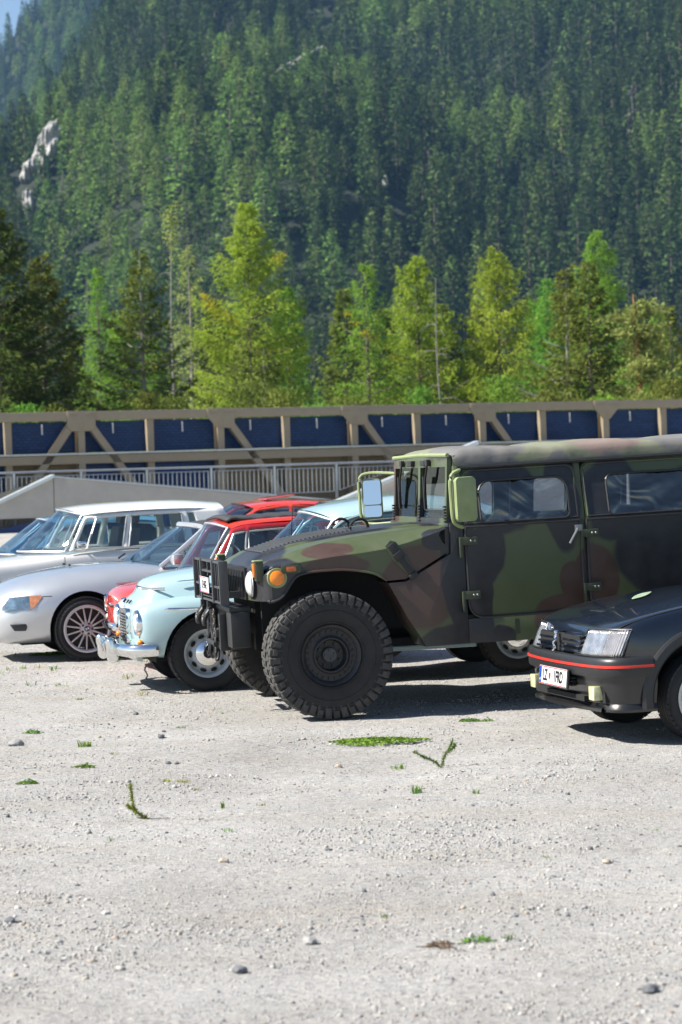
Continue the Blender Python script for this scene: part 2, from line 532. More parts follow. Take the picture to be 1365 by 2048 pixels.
def stone(px, py, size, ci, label, seed):
    p = on_ground(px, py, 0.0)
    r = np.random.default_rng(seed)
    bm = bmesh.new(); bmesh.ops.create_icosphere(bm, subdivisions=2, radius=size)
    for v in bm.verts:
        v.co *= 1 + r.uniform(-.16, .16)
        v.co.z *= .7; v.co.x *= 1.2
    me = bpy.data.meshes.new('stone'); bm.to_mesh(me); bm.free()
    o = link('stone', me, M_STONES[ci])
    o.location = (p[0], p[1], float(gz(p[0], p[1]) + relief(p[0:1], p[1:2])[0]) + size * .35)
    o.rotation_euler = (0, 0, r.uniform(0, 6))
    tag(o, label, 'stone', 'larger stones on the gravel')
for a in [(32, 1488, .045, 1, 'largest grey stone on the gravel at the left edge', 1),
          (272, 1430, .022, 3, 'dark stone on the gravel below the pale blue saloon bumper', 2),
          (323, 1477, .024, 3, 'dark grey stone beside a smaller black one mid gravel', 3),
          (328, 1467, .014, 3, 'small black stone just behind a dark grey one', 4),
          (337, 1527, .018, 3, 'dark stone, one of a close pair on pale gravel', 5),
          (354, 1528, .015, 3, 'smaller dark stone beside its twin on pale gravel', 6),
          (448, 1722, .022, 4, 'tan brown stone in the blurred foreground', 7),
          (677, 1533, .022, 4, 'pale tan stone on gravel below the big black tyre', 8),
          (1214, 1725, .02, 4, 'lone tan pebble below the black hatchback', 9),
          (620, 1886, .028, 1, 'flat olive grey stone in the foreground gravel', 10),
          (480, 1942, .026, 3, 'dark slate stone near the bottom of the picture', 11),
          (1300, 1985, .028, 3, 'dark stone low in the foreground right corner', 12),
          (608, 1479, .016, 1, 'small grey stone close below the big tyre', 13),
          (426, 1481, .014, 1, 'small grey pebble left of the big tyre', 14),
          (20, 1846, .022, 3, 'blurred dark stone at the left edge of the foreground', 15),
          (213, 1824, .016, 2, 'small white pebble in the left foreground', 16)]:
    stone(*a)

# ------------------------------------------------------------------ small plants on the lot
M_WEED = leaf('weed_leaf', (.10, .20, .03), (.20, .34, .06), .3, .2)
M_WEED_Y = leaf('weed_leaf_yellow', (.24, .24, .05), (.36, .36, .09), .3, .2)
M_STEM = mat('weed_stem', (.16, .14, .05), .8)
M_DRY = mat('dry_twig', (.13, .085, .05), .9, var=.3)
def blades(n, spread, hgt, lean, wid, r, flat=1.0):
    V, F = [], []
    for i in range(n):
        a = r.uniform(0, 6.28); q = spread * math.sqrt(r.uniform(0, 1))
        bx, by = q * math.cos(a) * 1.0, q * math.sin(a) * flat
        h = hgt * r.uniform(.45, 1.1); d = r.uniform(0, 6.28); ln = lean * r.uniform(.3, 1.1) * h
        wv = np.array([math.cos(d + 1.57), math.sin(d + 1.57), 0]) * wid * r.uniform(.6, 1.2)
        b = np.array([bx, by, -.004]); m = b + np.array([math.cos(d) * ln * .4, math.sin(d) * ln * .4, h * .65]); tq = b + np.array([math.cos(d) * ln, math.sin(d) * ln, h])
        k = len(V)
        V += [b - wv, b + wv, m + wv * .8, m - wv * .8, tq]
        F += [(k, k + 1, k + 2, k + 3), (k + 3, k + 2, k + 4)]
    return V, F
def weed(px, py, kind, label, n=40, spread=.05, h=.06, lean=.8, wid=.004, m=None, seed=0, flat=1.0, name='weed'):
    p = on_ground(px, py, 0.0)
    r = np.random.default_rng(seed + 100)
    V, F = blades(n, spread, h, lean, wid, r, flat)
    o = pyd(name, V, F, m or M_WEED)
    o.location = (p[0], p[1], float(gz(p[0], p[1]) + relief(p[0:1], p[1:2])[0]))
    tag(o, label, kind, 'small weeds growing through the gravel')
    return o
def mat_of_leaves(px, py, half, flat, label, seed, n=900, sz=.012):
    p = on_ground(px, py, 0.0); r = np.random.default_rng(seed)
    V, F = [], []
    for i in range(n):
        a = r.uniform(0, 6.28); q = math.sqrt(r.uniform(0, 1)) * (1 + .16 * math.sin(3 * a + seed) + .1 * math.sin(7 * a))
        x, y = half * q * math.cos(a), half * flat * q * math.sin(a)
        z = r.uniform(.0, .028) * (1.15 - q)
        A = r.normal(size=3); A[2] = abs(A[2]) + .8; A /= np.linalg.norm(A)
        u = np.cross(A, [0, 0, 1.0]) + 1e-3; u /= np.linalg.norm(u); v = np.cross(A, u)
        s = sz * r.uniform(.6, 1.3); c = np.array([x, y, z + .004]); k = len(V)
        V += [c - u * s, c - v * s * .6, c + u * s, c + v * s * .6]; F.append((k, k + 1, k + 2, k + 3))
    o = pyd('ground_cover', V, F, M_WEED)
    o.location = (p[0], p[1], float(gz(p[0], p[1]) + relief(p[0:1], p[1:2])[0]))
    tag(o, label, 'ground cover', kind='stuff')
mat_of_leaves(752, 1482, .31, .62, 'flat mat of bright green leaves below the big black tyre', 1, 1500)
mat_of_leaves(938, 1440, .075, .6, 'small green leaf mat in front of the black hatchback', 2, 220, .009)
mat_of_leaves(975, 1439, .045, .6, 'tiny leaf mat right beside a bigger one', 3, 80, .009)
mat_of_leaves(57, 1573, .065, .7, 'small flat green plant on gravel at the left edge', 4, 200, .009)
mat_of_leaves(170, 1536, .07, .6, 'flat green plant with brown leaves on pale gravel', 5, 200, .009)
mat_of_leaves(66, 1465, .07, .6, 'flat green plant behind the largest grey stone', 6, 160, .009)
mat_of_leaves(100, 1320, .22, .5, 'low green plants under the silver roadster front', 8, 500, .016)
mat_of_leaves(955, 1881, .07, .5, 'blurred leaf mat in the foreground gravel', 9, 120, .008)
wd = [(172, 1490, 60, .05, .075, 'rounded green tuft near the largest grey stone'),
      (332, 1560, 40, .035, .03, 'left one of two yellowish moss tufts on the gravel'),
      (368, 1560, 45, .04, .03, 'yellow moss tuft beside a greener neighbour'),
      (392, 1577, 30, .02, .028, 'tiny green sprig right of two yellow tufts'),
      (446, 1614, 12, .015, .08, 'thin upright grass sprig in mid gravel'),
      (835, 1585, 34, .03, .075, 'dark grass tuft below the green seedling'),
      (797, 1532, 26, .05, .06, 'pale spreading grass tuft left of the conifer seedling'),
      (952, 1588, 14, .02, .06, 'small dark grass tuft right of a bigger tuft'),
      (230, 1510, 20, .03, .03, 'faint yellow tuft on the left gravel'),
      (160, 1404, 20, .03, .04, 'small tuft of grass below the silver roadster'),
      (362, 1459, 22, .035, .03, 'little green tuft in front of the blue saloon wheel'),
      (444, 1432, 12, .02, .03, 'tiny tuft left of the big black tyre'),
      (300, 1470, 14, .04, .02, 'flat yellow green sprig on the gravel'),
      (526, 1612, 14, .035, .03, 'faint yellowish tuft below the green leaf mat'),
      (1305, 1656, 10, .035, .02, 'short green blades low right of the seedling'),
      (1094, 1716, 12, .02, .022, 'single green tuft in the right foreground'),
      (766, 1828, 14, .018, .03, 'blurred bright green sprout in the foreground'),
      (1017, 1878, 22, .022, .035, 'bright green sprout beside dry earth in the foreground'),
      (455, 1664, 16, .03, .03, 'thin green sprig left of centre foreground'),
      (220, 1683, 6, .01, .05, 'single pale blade in the left foreground'),
      (1081, 1498, 12, .03, .02, 'low green blades below the hatchback plate'),
      (420, 1538, 12, .015, .02, 'dark green sprout beside an orange pebble')]
for i, (px, py, n, sp, h, lb) in enumerate(wd):
    weed(px, py, 'weed', lb, n, sp, h * .7, wid=.003, m=M_WEED_Y if 'yellow' in lb or 'moss' in lb else M_WEED, seed=i)
r_ = np.random.default_rng(77)
for i in range(16):
    px, py = r_.uniform(0, 330), r_.uniform(1322, 1400)
    weed(px, py, 'weed', 'sparse dry weed on the track in front of the parked cars', 10, .05, .05, m=M_WEED_Y if i % 2 else M_WEED, seed=200 + i)
def seedling(px, py, stems, label, m, seed, h):
    """branched sprig: stems with needle whorls"""
    p = on_ground(px, py, 0.0); r = np.random.default_rng(seed)
    e = empty('seedling', (p[0], p[1], float(gz(p[0], p[1]) + relief(p[0:1], p[1:2])[0])))
    tag(e, label, 'seedling')
    st = B(); V, F = [], []
    for pts in stems:
        c = cr(pts, 6)
        st.tube(c, [.004 * (1 - .7 * i / len(c)) for i in range(len(c))], 5)
        for i, q in enumerate(c):
            for k in range(16):
                if i < 2: continue
                d = r.normal(size=3); d /= np.linalg.norm(d)
                ln = h * r.uniform(.5, 1.1); s = np.cross(d, r.normal(size=3)); s = s / np.linalg.norm(s) * .0034
                b = np.array(q); k0 = len(V)
                V += [b - s, b + s, b + d * ln]; F.append((k0, k0 + 1, k0 + 2))
    st.build('stem', M_STEM, e); pyd('needles', V, F, m, e)
seedling(884, 1534, [[(0, 0, 0), (.015, 0, .06), (.045, .01, .11), (.075, .02, .165)], [(0, 0, 0), (-.05, .01, .045), (-.10, .02, .065), (-.16, .02, .10)], [(.03, 0, .09), (.07, 0, .12), (.085, 0, .14)]],
         'small green conifer seedling with two arms on the gravel', leaf('seedling_needles', (.10, .19, .05), (.16, .28, .07), .3, .1), 4, .024)
seedling(300, 1635, [[(0, 0, 0), (-.05, 0, .025), (-.085, 0, .07), (-.09, 0, .13), (-.10, 0, .19)], [(-.06, 0, .03), (-.1, .01, .06), (-.12, .02, .075)]],
         'tall yellowish weed leaning over the left gravel', leaf('dock_leaf', (.20, .24, .05), (.32, .34, .08), .3, .1), 6, .026)
seedling(293, 1370, [[(0, 0, 0), (.012, 0, .04), (-.008, 0, .08), (.004, 0, .12)]],
         'dry dark sprig beside the pale blue saloon front wheel', mat('dark_sprig', (.05, .045, .025), .9), 8, .014)

# ------------------------------------------------------------------ steel bridge with blue panels behind the lot
M_TAN = mat('tan_steel', (.30, .245, .165), .55, var=.07, scale=3, rvar=.08)
M_TAN_MESH = mat('tan_sheet', (.175, .135, .07), .7, var=.25, scale=22, bump=.4, bscale=120)
M_GALV = mat('galvanised_steel', (.52, .54, .55), .38, metal=.75, var=.1, scale=12, rvar=.1)
M_CONC = mat('concrete', (.43, .40, .355), .9, var=.08, scale=2.5, bump=.25, bscale=30)
M_CAP = mat('zinc_cap', (.55, .60, .61), .35, metal=.4, var=.06, scale=4)
M_BLUEPAINT = mat('blue_paint', (.008, .045, .17), .5, var=.12, scale=3)
M_WHITE = mat('white_paint', (.75, .75, .74), .4)
def panel_blue():
    m, t, p = _nodes('blue_cassette_panel')
    L = t.links.new
    tc = _n(t, 'ShaderNodeTexCoord')
    br = _n(t, 'ShaderNodeTexBrick', Scale=1.0)
    br.inputs['Brick Width'].default_value = .17; br.inputs['Row Height'].default_value = .085; br.inputs['Mortar Size'].default_value = .009
    br.inputs['Color1'].default_value = rgba((.005, .032, .115)); br.inputs['Color2'].default_value = rgba((.008, .045, .15)); br.inputs['Mortar'].default_value = rgba((.003, .014, .05))
    mp = _n(t, 'ShaderNodeMapping'); mp.inputs['Rotation'].default_value = (R(90), 0, 0)
    L(tc.outputs['Object'], mp.inputs[0]); L(mp.outputs[0], br.inputs['Vector'])
    nz = _n(t, 'ShaderNodeTexNoise', Scale=1.4, Detail=5.0); L(tc.outputs['Object'], nz.inputs['Vector'])
    mx = _n(t, 'ShaderNodeMix', data_type='RGBA', blend_type='MULTIPLY'); mx.inputs[0].default_value = .6
    rr = _n(t, 'ShaderNodeValToRGB'); rr.color_ramp.elements[0].color = rgba((.5, .5, .5)); rr.color_ramp.elements[1].color = rgba((1.5, 1.5, 1.5))
    L(nz.outputs[0], rr.inputs[0]); L(br.outputs[0], mx.inputs[6]); L(rr.outputs[0], mx.inputs[7]); L(mx.outputs[2], p.inputs['Base Color'])
    b = _n(t, 'ShaderNodeBump', Strength=.5, Distance=.01, invert=True); L(br.outputs['Fac'], b.inputs['Height']); L(b.outputs[0], p.inputs['Normal'])
    p.inputs['Roughness'].default_value = .42
    p.inputs['Specular IOR Level'].default_value = .3
    return m
M_PANEL = panel_blue()

YAW_F = 20.9
def build_bridge():
    o = at(165, 966, 70.0)
    e = empty('steel_truss_bridge', (o[0], o[1], 0), (0, 0, R(YAW_F)))
    tag(e, 'tan steel truss bridge side with dark blue panels behind the lot', 'bridge')
    Lb = 4.24
    x0, x1 = -1.6 * Lb, 5.6 * Lb
    t = B().box(x0, x1, -.1, .12, 3.60, 3.86, bev=.012); t.build('top_chord', M_TAN, e)
    B().box(x0, x1, -.16, .5, 2.62, 2.66).build('walkway_edge', M_GALV, e)
    B().box(x0, x1, -.1, .12, 2.35, 2.60, bev=.012).build('middle_chord', M_TAN, e)
    post = None; mpost = None
    for i in range(-2, 6):
        X = i * Lb
        if x0 < X < x1:
            b = B().box(X - .10, X + .10, -.095, -.075, .5, 3.6).box(X - .10, X + .10, .285, .30, .5, 3.6).box(X - .012, X + .012, -.075, .285, .5, 3.6)
            b.build('post', M_TAN, e)
        Xm = X + Lb / 2
        if x0 < Xm < x1:
            B().box(Xm - .10, Xm + .10, .05, .26, .5, 3.598).build('intermediate_post', M_TAN, e)
        # gusset plates and diagonals
        if i == 0: g = [(-.42, 3.878), (-.42, 3.42), (-.30, 3.29), (.30, 3.29), (.42, 3.42), (.42, 3.878)]
        elif i == 4: g = [(-.42, 3.878), (-.42, 3.62), (-.12, 3.29), (.12, 3.29), (.42, 3.62), (.42, 3.878)]
        else: g = [(-.42, 3.878), (-.42, 3.62), (-.12, 3.29), (.36, 3.29), (.42, 3.40), (.42, 3.878)]
        if x0 < X < x1:
            gp = B().poly([(X + a, z) for a, z in g], 'y', -.135, -.105, bev=.004).build('gusset_plate', M_TAN, e)
            bb = B()
            for gx in [-.36, -.29, -.22, -.15, .15, .22, .29, .36]:
                for gz_ in (3.82, 3.74): bb.sphere((X + gx, -.138, gz_), .018, 6, 4)
            for gx in (-.05, .05):
                for gz_ in (3.36, 3.45, 3.54): bb.sphere((X + gx, -.138, gz_), .018, 6, 4)
            tag(bb.build('bolts', M_TAN, gp), kind='stuff')
            sides = [1] if i != 0 else [-1, 1]
            if i == 4: sides = []
            for s in sides:
                a = Vector((X + s * .26, 0, 3.50)); c = Vector((X + s * 1.95, 0, 1.15))
                dvec = (c - a); ln = dvec.length
                ang = math.atan2(dvec.z, dvec.x)
                Mx = Matrix.Translation(a) @ Matrix.Rotation(-ang, 4, 'Y')
                B().box(0, ln, -.10, -.08, -.10, .10, Mx).box(0, ln, .10, .118, -.10, .10, Mx).box(0, ln, -.08, .10, -.012, .012, Mx).build('diagonal_brace', M_TAN, e)
        for h in (0, 1):
            xa = X + h * Lb / 2 + .06; xb = xa + Lb / 2 - .12
            if xa < x0 or xb > x1: continue
            pb = B().box(xa, xb, .34, .40, 2.68, 3.58).build('blue_panel', M_PANEL, e)
            xm = (xa + xb) / 2
            hp = B().box(xm - .018, xm + .018, .31, .338, 3.22, 3.52).build('white_tube', M_WHITE, pb)
            lowblue = (i == 0) or (i == -1 and h == 0) or i < -1
            B().box(xa, xb, .30, .338, .6, 2.615).build('lower_panel', M_PANEL if lowblue else M_TAN_MESH, e)
build_bridge()

def build_walls():
    def frame(px, py, depth, yaw): 
        p = at(px, py, depth); return empty('x', (p[0], p[1], 0), (0, 0, R(yaw)))
    # left ramp wall: local x along the fence
    e = frame(105, 968, 67.0, YAW_F); e.name = 'ramp_wall'
    tag(e, 'grey concrete ramp wall peaking behind the white estate car', 'wall')
    B().poly([(-4.2, .86), (.03, .86), (.03, 1.96), (-4.2, .05 + 1.96 - 4.2 * .44)], 'y', 0, .3, bev=.01).build('concrete_panel', M_CONC, e)
    B().poly([(.05, .86), (9.2, .86), (9.2, .95), (.05, 1.96)], 'y', 0, .3, bev=.01).build('concrete_panel', M_CONC, e)
    a = math.atan2(.44, 1)
    B().poly([(-4.25, 1.96 - 4.25 * .44), (.05, 1.965), (.05, 2.06), (-4.25, 2.06 - 4.25 * .44)], 'y', -.10, .40, bev=.01).build('metal_cap', M_CAP, e)
    B().poly([(.05, 1.965), (9.2, .955), (9.2, .995), (.05, 2.01)], 'y', -.03, .33, bev=.005).build('metal_cap', M_GALV, e)
    B().box(-6, 14, .05, .35, -.2, .86).build('blue_plinth', M_BLUEPAINT, e)
    e2 = frame(640, 952, 69.0, 12.0); e2.name = 'ramp_wall'
    tag(e2, 'concrete ramp wall with a broad zinc cap rising behind the military vehicle', 'wall')
    B().poly([(0, .4), (4.7, .4), (4.7, 2.55), (0, .78)], 'y', 0, .3, bev=.01).build('concrete_panel', M_CONC, e2)
    B().poly([(0, .78), (4.7, 2.55), (4.7, 2.66), (0, .89)], 'y', -.12, .45, bev=.01).build('metal_cap', M_CAP, e2)
    B().poly([(4.7, .4), (12, .4), (12, 2.0), (4.7, 2.55)], 'y', 0, .3).build('concrete_panel', M_CONC, e2)
build_walls()

def build_railing():
    p = at(163, 966, 68.3)
    e = empty('guard_railing', (p[0], p[1], 0), (0, 0, R(YAW_F)))
    tag(e, 'galvanised steel guard railing with upright bars before the bridge', 'railing')
    S = 1.93
    def low(x):
        # walking surface of the ramp: peak near x=-.9, dip near x=6, rising again
        return np.interp(x, [-6, -.9, 5.6, 7.7, 14], [.2, 1.93, 1.20, 1.22, 3.2])
    TOP = 2.14
    B().tube([(-3.3, 0, TOP), (10.5, 0, TOP)], .032, 8).build('top_rail', M_GALV, e)
    bal = None
    for i in range(-2, 6):
        x = i * S
        if low(x) < TOP - .1: B().box(x - .028, x + .028, -.028, .028, low(x) - .1, TOP - .02).build('rail_post', M_GALV, e)
        xa, xb = x + .09, x + S - .09
        za, zb = low(xa) + .10, low(xb) + .10
        if min(za, zb) > TOP - .2: continue
        B().tube([(xa, 0, TOP - .12), (xb, 0, TOP - .12)], .016, 6).build('panel_rail', M_GALV, e)
        B().tube([(xa, 0, min(za, TOP - .14)), (xb, 0, min(zb, TOP - .14))], .016, 6).build('panel_rail', M_GALV, e)
        for xx in (xa, xb): 
            if low(xx) + .1 < TOP - .15: B().tube([(xx, 0, low(xx) + .10), (xx, 0, TOP - .12)], .016, 6).build('panel_stile', M_GALV, e)
        n = 13
        for k in range(1, n):
            xx = xa + (xb - xa) * k / n
            z0 = low(xx) + .10
            if z0 < TOP - .16: B().tube([(xx, 0, z0), (xx, 0, TOP - .12)], .013, 5, cap=False).build('baluster', M_GALV, e)
build_railing()

# ------------------------------------------------------------------ trees
M_BARK = mat('bark', (.13, .10, .08), .9, var=.35, scale=6, bump=.6, bscale=25)
M_BARK_L = mat('pale_bark', (.22, .20, .18), .9, var=.3, scale=6, bump=.5, bscale=25)
M_BARK_O = mat('pine_bark', (.36, .16, .07), .9, var=.3, scale=5, bump=.5, bscale=25)
M_SPRUCE = leaf('spruce_needles', (.095, .13, .026), (.20, .23, .052), .3, .2)
M_SPRUCE_D = leaf('dark_spruce_needles', (.042, .066, .018), (.105, .13, .032), .25, .15)
M_SPRUCE_O = leaf('olive_spruce_needles', (.10, .135, .03), (.20, .225, .05), .3, .15)
M_LARCH = leaf('larch_needles', (.215, .315, .04), (.40, .49, .07), .45, .10)
M_LARCH_G = leaf('green_larch_needles', (.12, .25, .04), (.23, .38, .06), .45, .12)
M_LARCH_P = leaf('pale_larch_needles', (.25, .29, .085), (.40, .42, .13), .42, .12)
M_YELLOW = leaf('autumn_needles', (.42, .34, .03), (.55, .46, .04), .4, .1)
M_PINE = leaf('pine_needles', (.20, .23, .065), (.35, .36, .11), .35, .15)

def tufts(P, D, Lh, Wd, r, tang=None, loose=1.0):
    """diamond leaf clumps: base P, direction D, length Lh, half width Wd"""
    n = len(P)
    D = D / np.linalg.norm(D, axis=1, keepdims=True)
    s = np.cross(D, r.normal(size=(n, 3))); s /= np.linalg.norm(s, axis=1, keepdims=True)
    if tang is not None:
        s = s * loose + tang; s -= D * np.sum(s * D, 1, keepdims=True); s /= np.linalg.norm(s, axis=1, keepdims=True) + 1e-9
    a = P; c = P + D * Lh[:, None]; m = P + D * (Lh * .55)[:, None]
    b1 = m + s * Wd[:, None]; b2 = m - s * Wd[:, None]
    V = np.stack([a, b1, c, b2], 1).reshape(-1, 3)
    F = np.arange(n * 4).reshape(-1, 4)
    return V, F

def conifer(H, Rb, seed, kind='spruce', dens=1.0, tuft=.3, bare=.0, cut=None, step=.35, sparse=0.0):
    """returns trunk bmesh builder and crown arrays. H height, Rb crown radius at its widest"""
    r = np.random.default_rng(seed)
    tr = B()
    bend = r.normal(0, .012, 2) * H
    def axis(z):
        t = z / H; return np.array([bend[0] * math.sin(t * 2.5), bend[1] * math.sin(t * 2.1), z])
    zs = np.linspace(0, H * .985, 12)
    r0 = .011 * H + .03
    tr.tube([axis(z) for z in zs], [r0 * (1 - .93 * z / H) for z in zs], 7)
    P, D, Ls, Ws = [], [], [], []
    ph0 = r.uniform(0, 6.28)
    z = max(bare * H, .3)
    while z < H * .985:
        t = (z - bare * H) / (H * (1 - bare)); t = max(t, 0)
        if kind == 'larch': prof = (1 - t) ** .80 * (.72 + .28 * math.sin(min(1, t * 4 + .25) * 1.57)) + .02
        elif kind == 'pine': prof = math.sqrt(max(0, 1 - (2 * t - .95) ** 2)) * .9 + .06
        else: prof = (1 - t) ** .92 * (.75 + .25 * min(1, t * 5)) + .02
        nb = int(r.integers(4, 7)) if prof * Rb > .5 else 4
        a0 = r.uniform(0, 6.28)
        for k in range(nb):
            if sparse and r.uniform() < sparse: continue
            a = a0 + 6.283 * k / nb + r.normal(0, .25)
            bl = Rb * prof * r.uniform(.6, 1.18) * (1 + .14 * math.sin(2 * a + ph0 + z * 1.1) + .10 * math.sin(5 * a + z * 2.3))
            if bl < .12: bl = .12
            pitch = (-.25 + .75 * t + r.normal(0, .1)) if kind != 'larch' else (.05 + .45 * t + r.normal(0, .12))
            out = np.array([math.cos(a), math.sin(a), 0])
            side = np.array([-math.sin(a), math.cos(a), 0])
            nseg = max(3, int(bl / .22))
            u = np.linspace(.08, 1, nseg)
            curve = (u * math.tan(pitch) * .9 + .28 * u ** 2.2 * (1 if kind == 'spruce' else .35) - (.18 * u * (1 - u)))
            base = axis(z + r.uniform(-.12, .12))
            bp = base + out * (u * bl)[:, None] + np.array([0, 0, 1.0]) * (curve * bl * .8)[:, None]
            if bl > .8 and k % 2 == 0:
                tr.tube([tuple(base), tuple(bp[nseg // 2]), tuple(bp[-1])], [.02 + .012 * bl, .012 + .006 * bl, .006], 4, cap=False)
            m = int(dens * (14 + 50 * bl))
            uu = r.uniform(.12, 1.04, m) ** .8
            cx = np.interp(uu, u, np.arange(nseg)); i0 = np.clip(cx.astype(int), 0, nseg - 2); fr = (cx - i0)[:, None]
            q = bp[i0] * (1 - fr) + bp[i0 + 1] * fr
            latw = (.30 * bl * (1 - .75 * uu) * (uu > .05) + .05)
            lat = r.normal(0, 1, m) * latw * .75
            q = q + side * lat[:, None]
            q[:, 2] -= np.abs(lat) * .25
            if kind == 'larch':
                hang = r.uniform(0, 1, m) ** 2 * .55 * min(1.2, .35 + bl * .4)
                q[:, 2] -= hang
                d = out * r.uniform(.1, .9, m)[:, None] + side * r.normal(0, .5, m)[:, None] + np.array([0, 0, -1.0]) * r.uniform(-.25, 1.0, m)[:, None]
            elif kind == 'pine':
                q += r.normal(0, .12, (m, 3))
                d = r.normal(size=(m, 3)) + out * .6 + np.array([0, 0, .6])
            else:
                q[:, 2] -= r.uniform(0, .16, m)
                d = out * r.uniform(.4, 1, m)[:, None] + side * (np.sign(lat) * r.uniform(.1, .9, m))[:, None] + np.array([0, 0, -1.0]) * r.uniform(-.15, .55, m)[:, None]
            P.append(q); D.append(d)
            Ls.append(tuft * r.uniform(.45, 1.15, m) * (.78 if kind != 'larch' else .85)); Ws.append(tuft * r.uniform(.07, .16, m) * (1 if kind != 'larch' else .72))
        z += step * (1.3 if kind == 'larch' else 1.15) * r.uniform(.6, 1.4) * (.55 + .45 * prof)
    P = np.concatenate(P); D = np.concatenate(D)
    # leader
    tg = np.stack([-P[:, 1], P[:, 0], np.zeros(len(P))], -1); tg /= np.linalg.norm(tg, axis=1, keepdims=True) + 1e-6
    V, F = tufts(P, D, np.concatenate(Ls), np.concatenate(Ws), r, tg, .8)
    return tr, V, F

def tree(px, top, depth, wpx, kind, name, label, crown_m, bark_m, seed, group=None, yellow=0.0, **kw):
    b = at(px, 966, depth); tp = at(px, top, depth)
    H = tp[2] - .2; Rb = wpx / 2 * (1.55 if kind == 'larch' else 1.55) * depth / FPX
    e = empty(name, (b[0], b[1], .2))
    tr, V, F = conifer(H, Rb, seed, kind, **kw)
    tr.build('trunk', bark_m, e)
    ms = [crown_m] + ([M_YELLOW] if yellow else [])
    mi = None
    if yellow:
        g = waves(V[::4, 0] + V[::4, 2], V[::4, 1], seed, [(1.6, 1.0)])
        mi = (g > yellow).astype(int)
    fast_mesh('crown', V, F, ms, e, midx=mi)
    tag(e, label, 'tree', group)
    return e

TREES = [
 (18, 412, 92, 310, 'spruce', 'spruce_tree', 'tall dense dark spruce at the left edge', M_SPRUCE_D, M_BARK, dict(dens=1.5, tuft=.34)),
 (104, 500, 94, 245, 'spruce', 'spruce_tree', 'dark spruce with a brown trunk beside the tallest left spruce', M_SPRUCE, M_BARK, dict(dens=1.2)),
 (207, 530, 118, 110, 'larch', 'larch_tree', 'slim light green larch between two dark spruces', M_LARCH_G, M_BARK, dict(dens=.9)),
 (293, 492, 93, 225, 'spruce', 'spruce_tree', 'olive green spruce with pale trunk showing, left of the big larch', M_SPRUCE, M_BARK_L, dict(dens=1.0, sparse=.12)),
 (383, 480, 104, 120, 'larch', 'larch_tree', 'thin pale larch with bare upper trunk', M_LARCH_P, M_BARK_L, dict(dens=.55, sparse=.3)),
 (513, 402, 97, 250, 'larch', 'larch_tree', 'tallest bright yellow green larch with drooping branches', M_LARCH, M_BARK, dict(dens=1.7, tuft=.32, yellow=1.75)),
 (512, 625, 91, 170, 'spruce', 'spruce_tree', 'brownish spruce in front of the tallest larch', M_SPRUCE_O, M_BARK, dict(dens=.9, sparse=.15)),
 (538, 690, 89, 130, 'spruce', 'spruce_tree', 'low spruce with thin white trunk before the tallest larch', M_SPRUCE, M_BARK_L, dict(dens=.8, sparse=.25)),
 (746, 512, 95, 170, 'larch', 'larch_tree', 'sparse larch with curved top and yellow branch tips', M_LARCH_G, M_BARK, dict(dens=1.0, sparse=.25, yellow=1.35)),
 (843, 503, 99, 215, 'larch', 'larch_tree', 'broad round topped larch behind a bare leaning trunk', M_LARCH, M_BARK, dict(dens=1.6, yellow=1.9)),
 (1004, 490, 99, 225, 'larch', 'larch_tree', 'wide bright larch right of the bare leaning trunk', M_LARCH, M_BARK, dict(dens=1.6, yellow=1.9)),
 (1108, 545, 112, 130, 'larch', 'larch_tree', 'fresh green larch half hidden between taller trees', M_LARCH_G, M_BARK, dict(dens=1.3)),
 (1148, 528, 94, 190, 'spruce', 'spruce_tree', 'olive yellow spruce with pale trunk right of the wide larch', M_SPRUCE_O, M_BARK_L, dict(dens=1.0, sparse=.12)),
 (1207, 452, 106, 170, 'larch', 'larch_tree', 'tall fresh green larch rising behind a dark spruce', M_LARCH_G, M_BARK, dict(dens=1.5)),
 (1194, 515, 93, 180, 'spruce', 'spruce_tree', 'green spruce with dark trunk before the tall fresh larch', M_SPRUCE, M_BARK, dict(dens=1.1)),
 (1345, 608, 96, 110, 'spruce', 'spruce_tree', 'small pointed spruce at the right edge', M_SPRUCE_O, M_BARK, dict(dens=1.0)),
]
for i, (px, top, dep, wpx, kd, nm, lb, cm, bm_, kw) in enumerate(TREES):
    tree(px, top, dep, wpx, kd, nm, lb, cm, bm_, 40 + i, 'tree row behind the bridge', **kw)

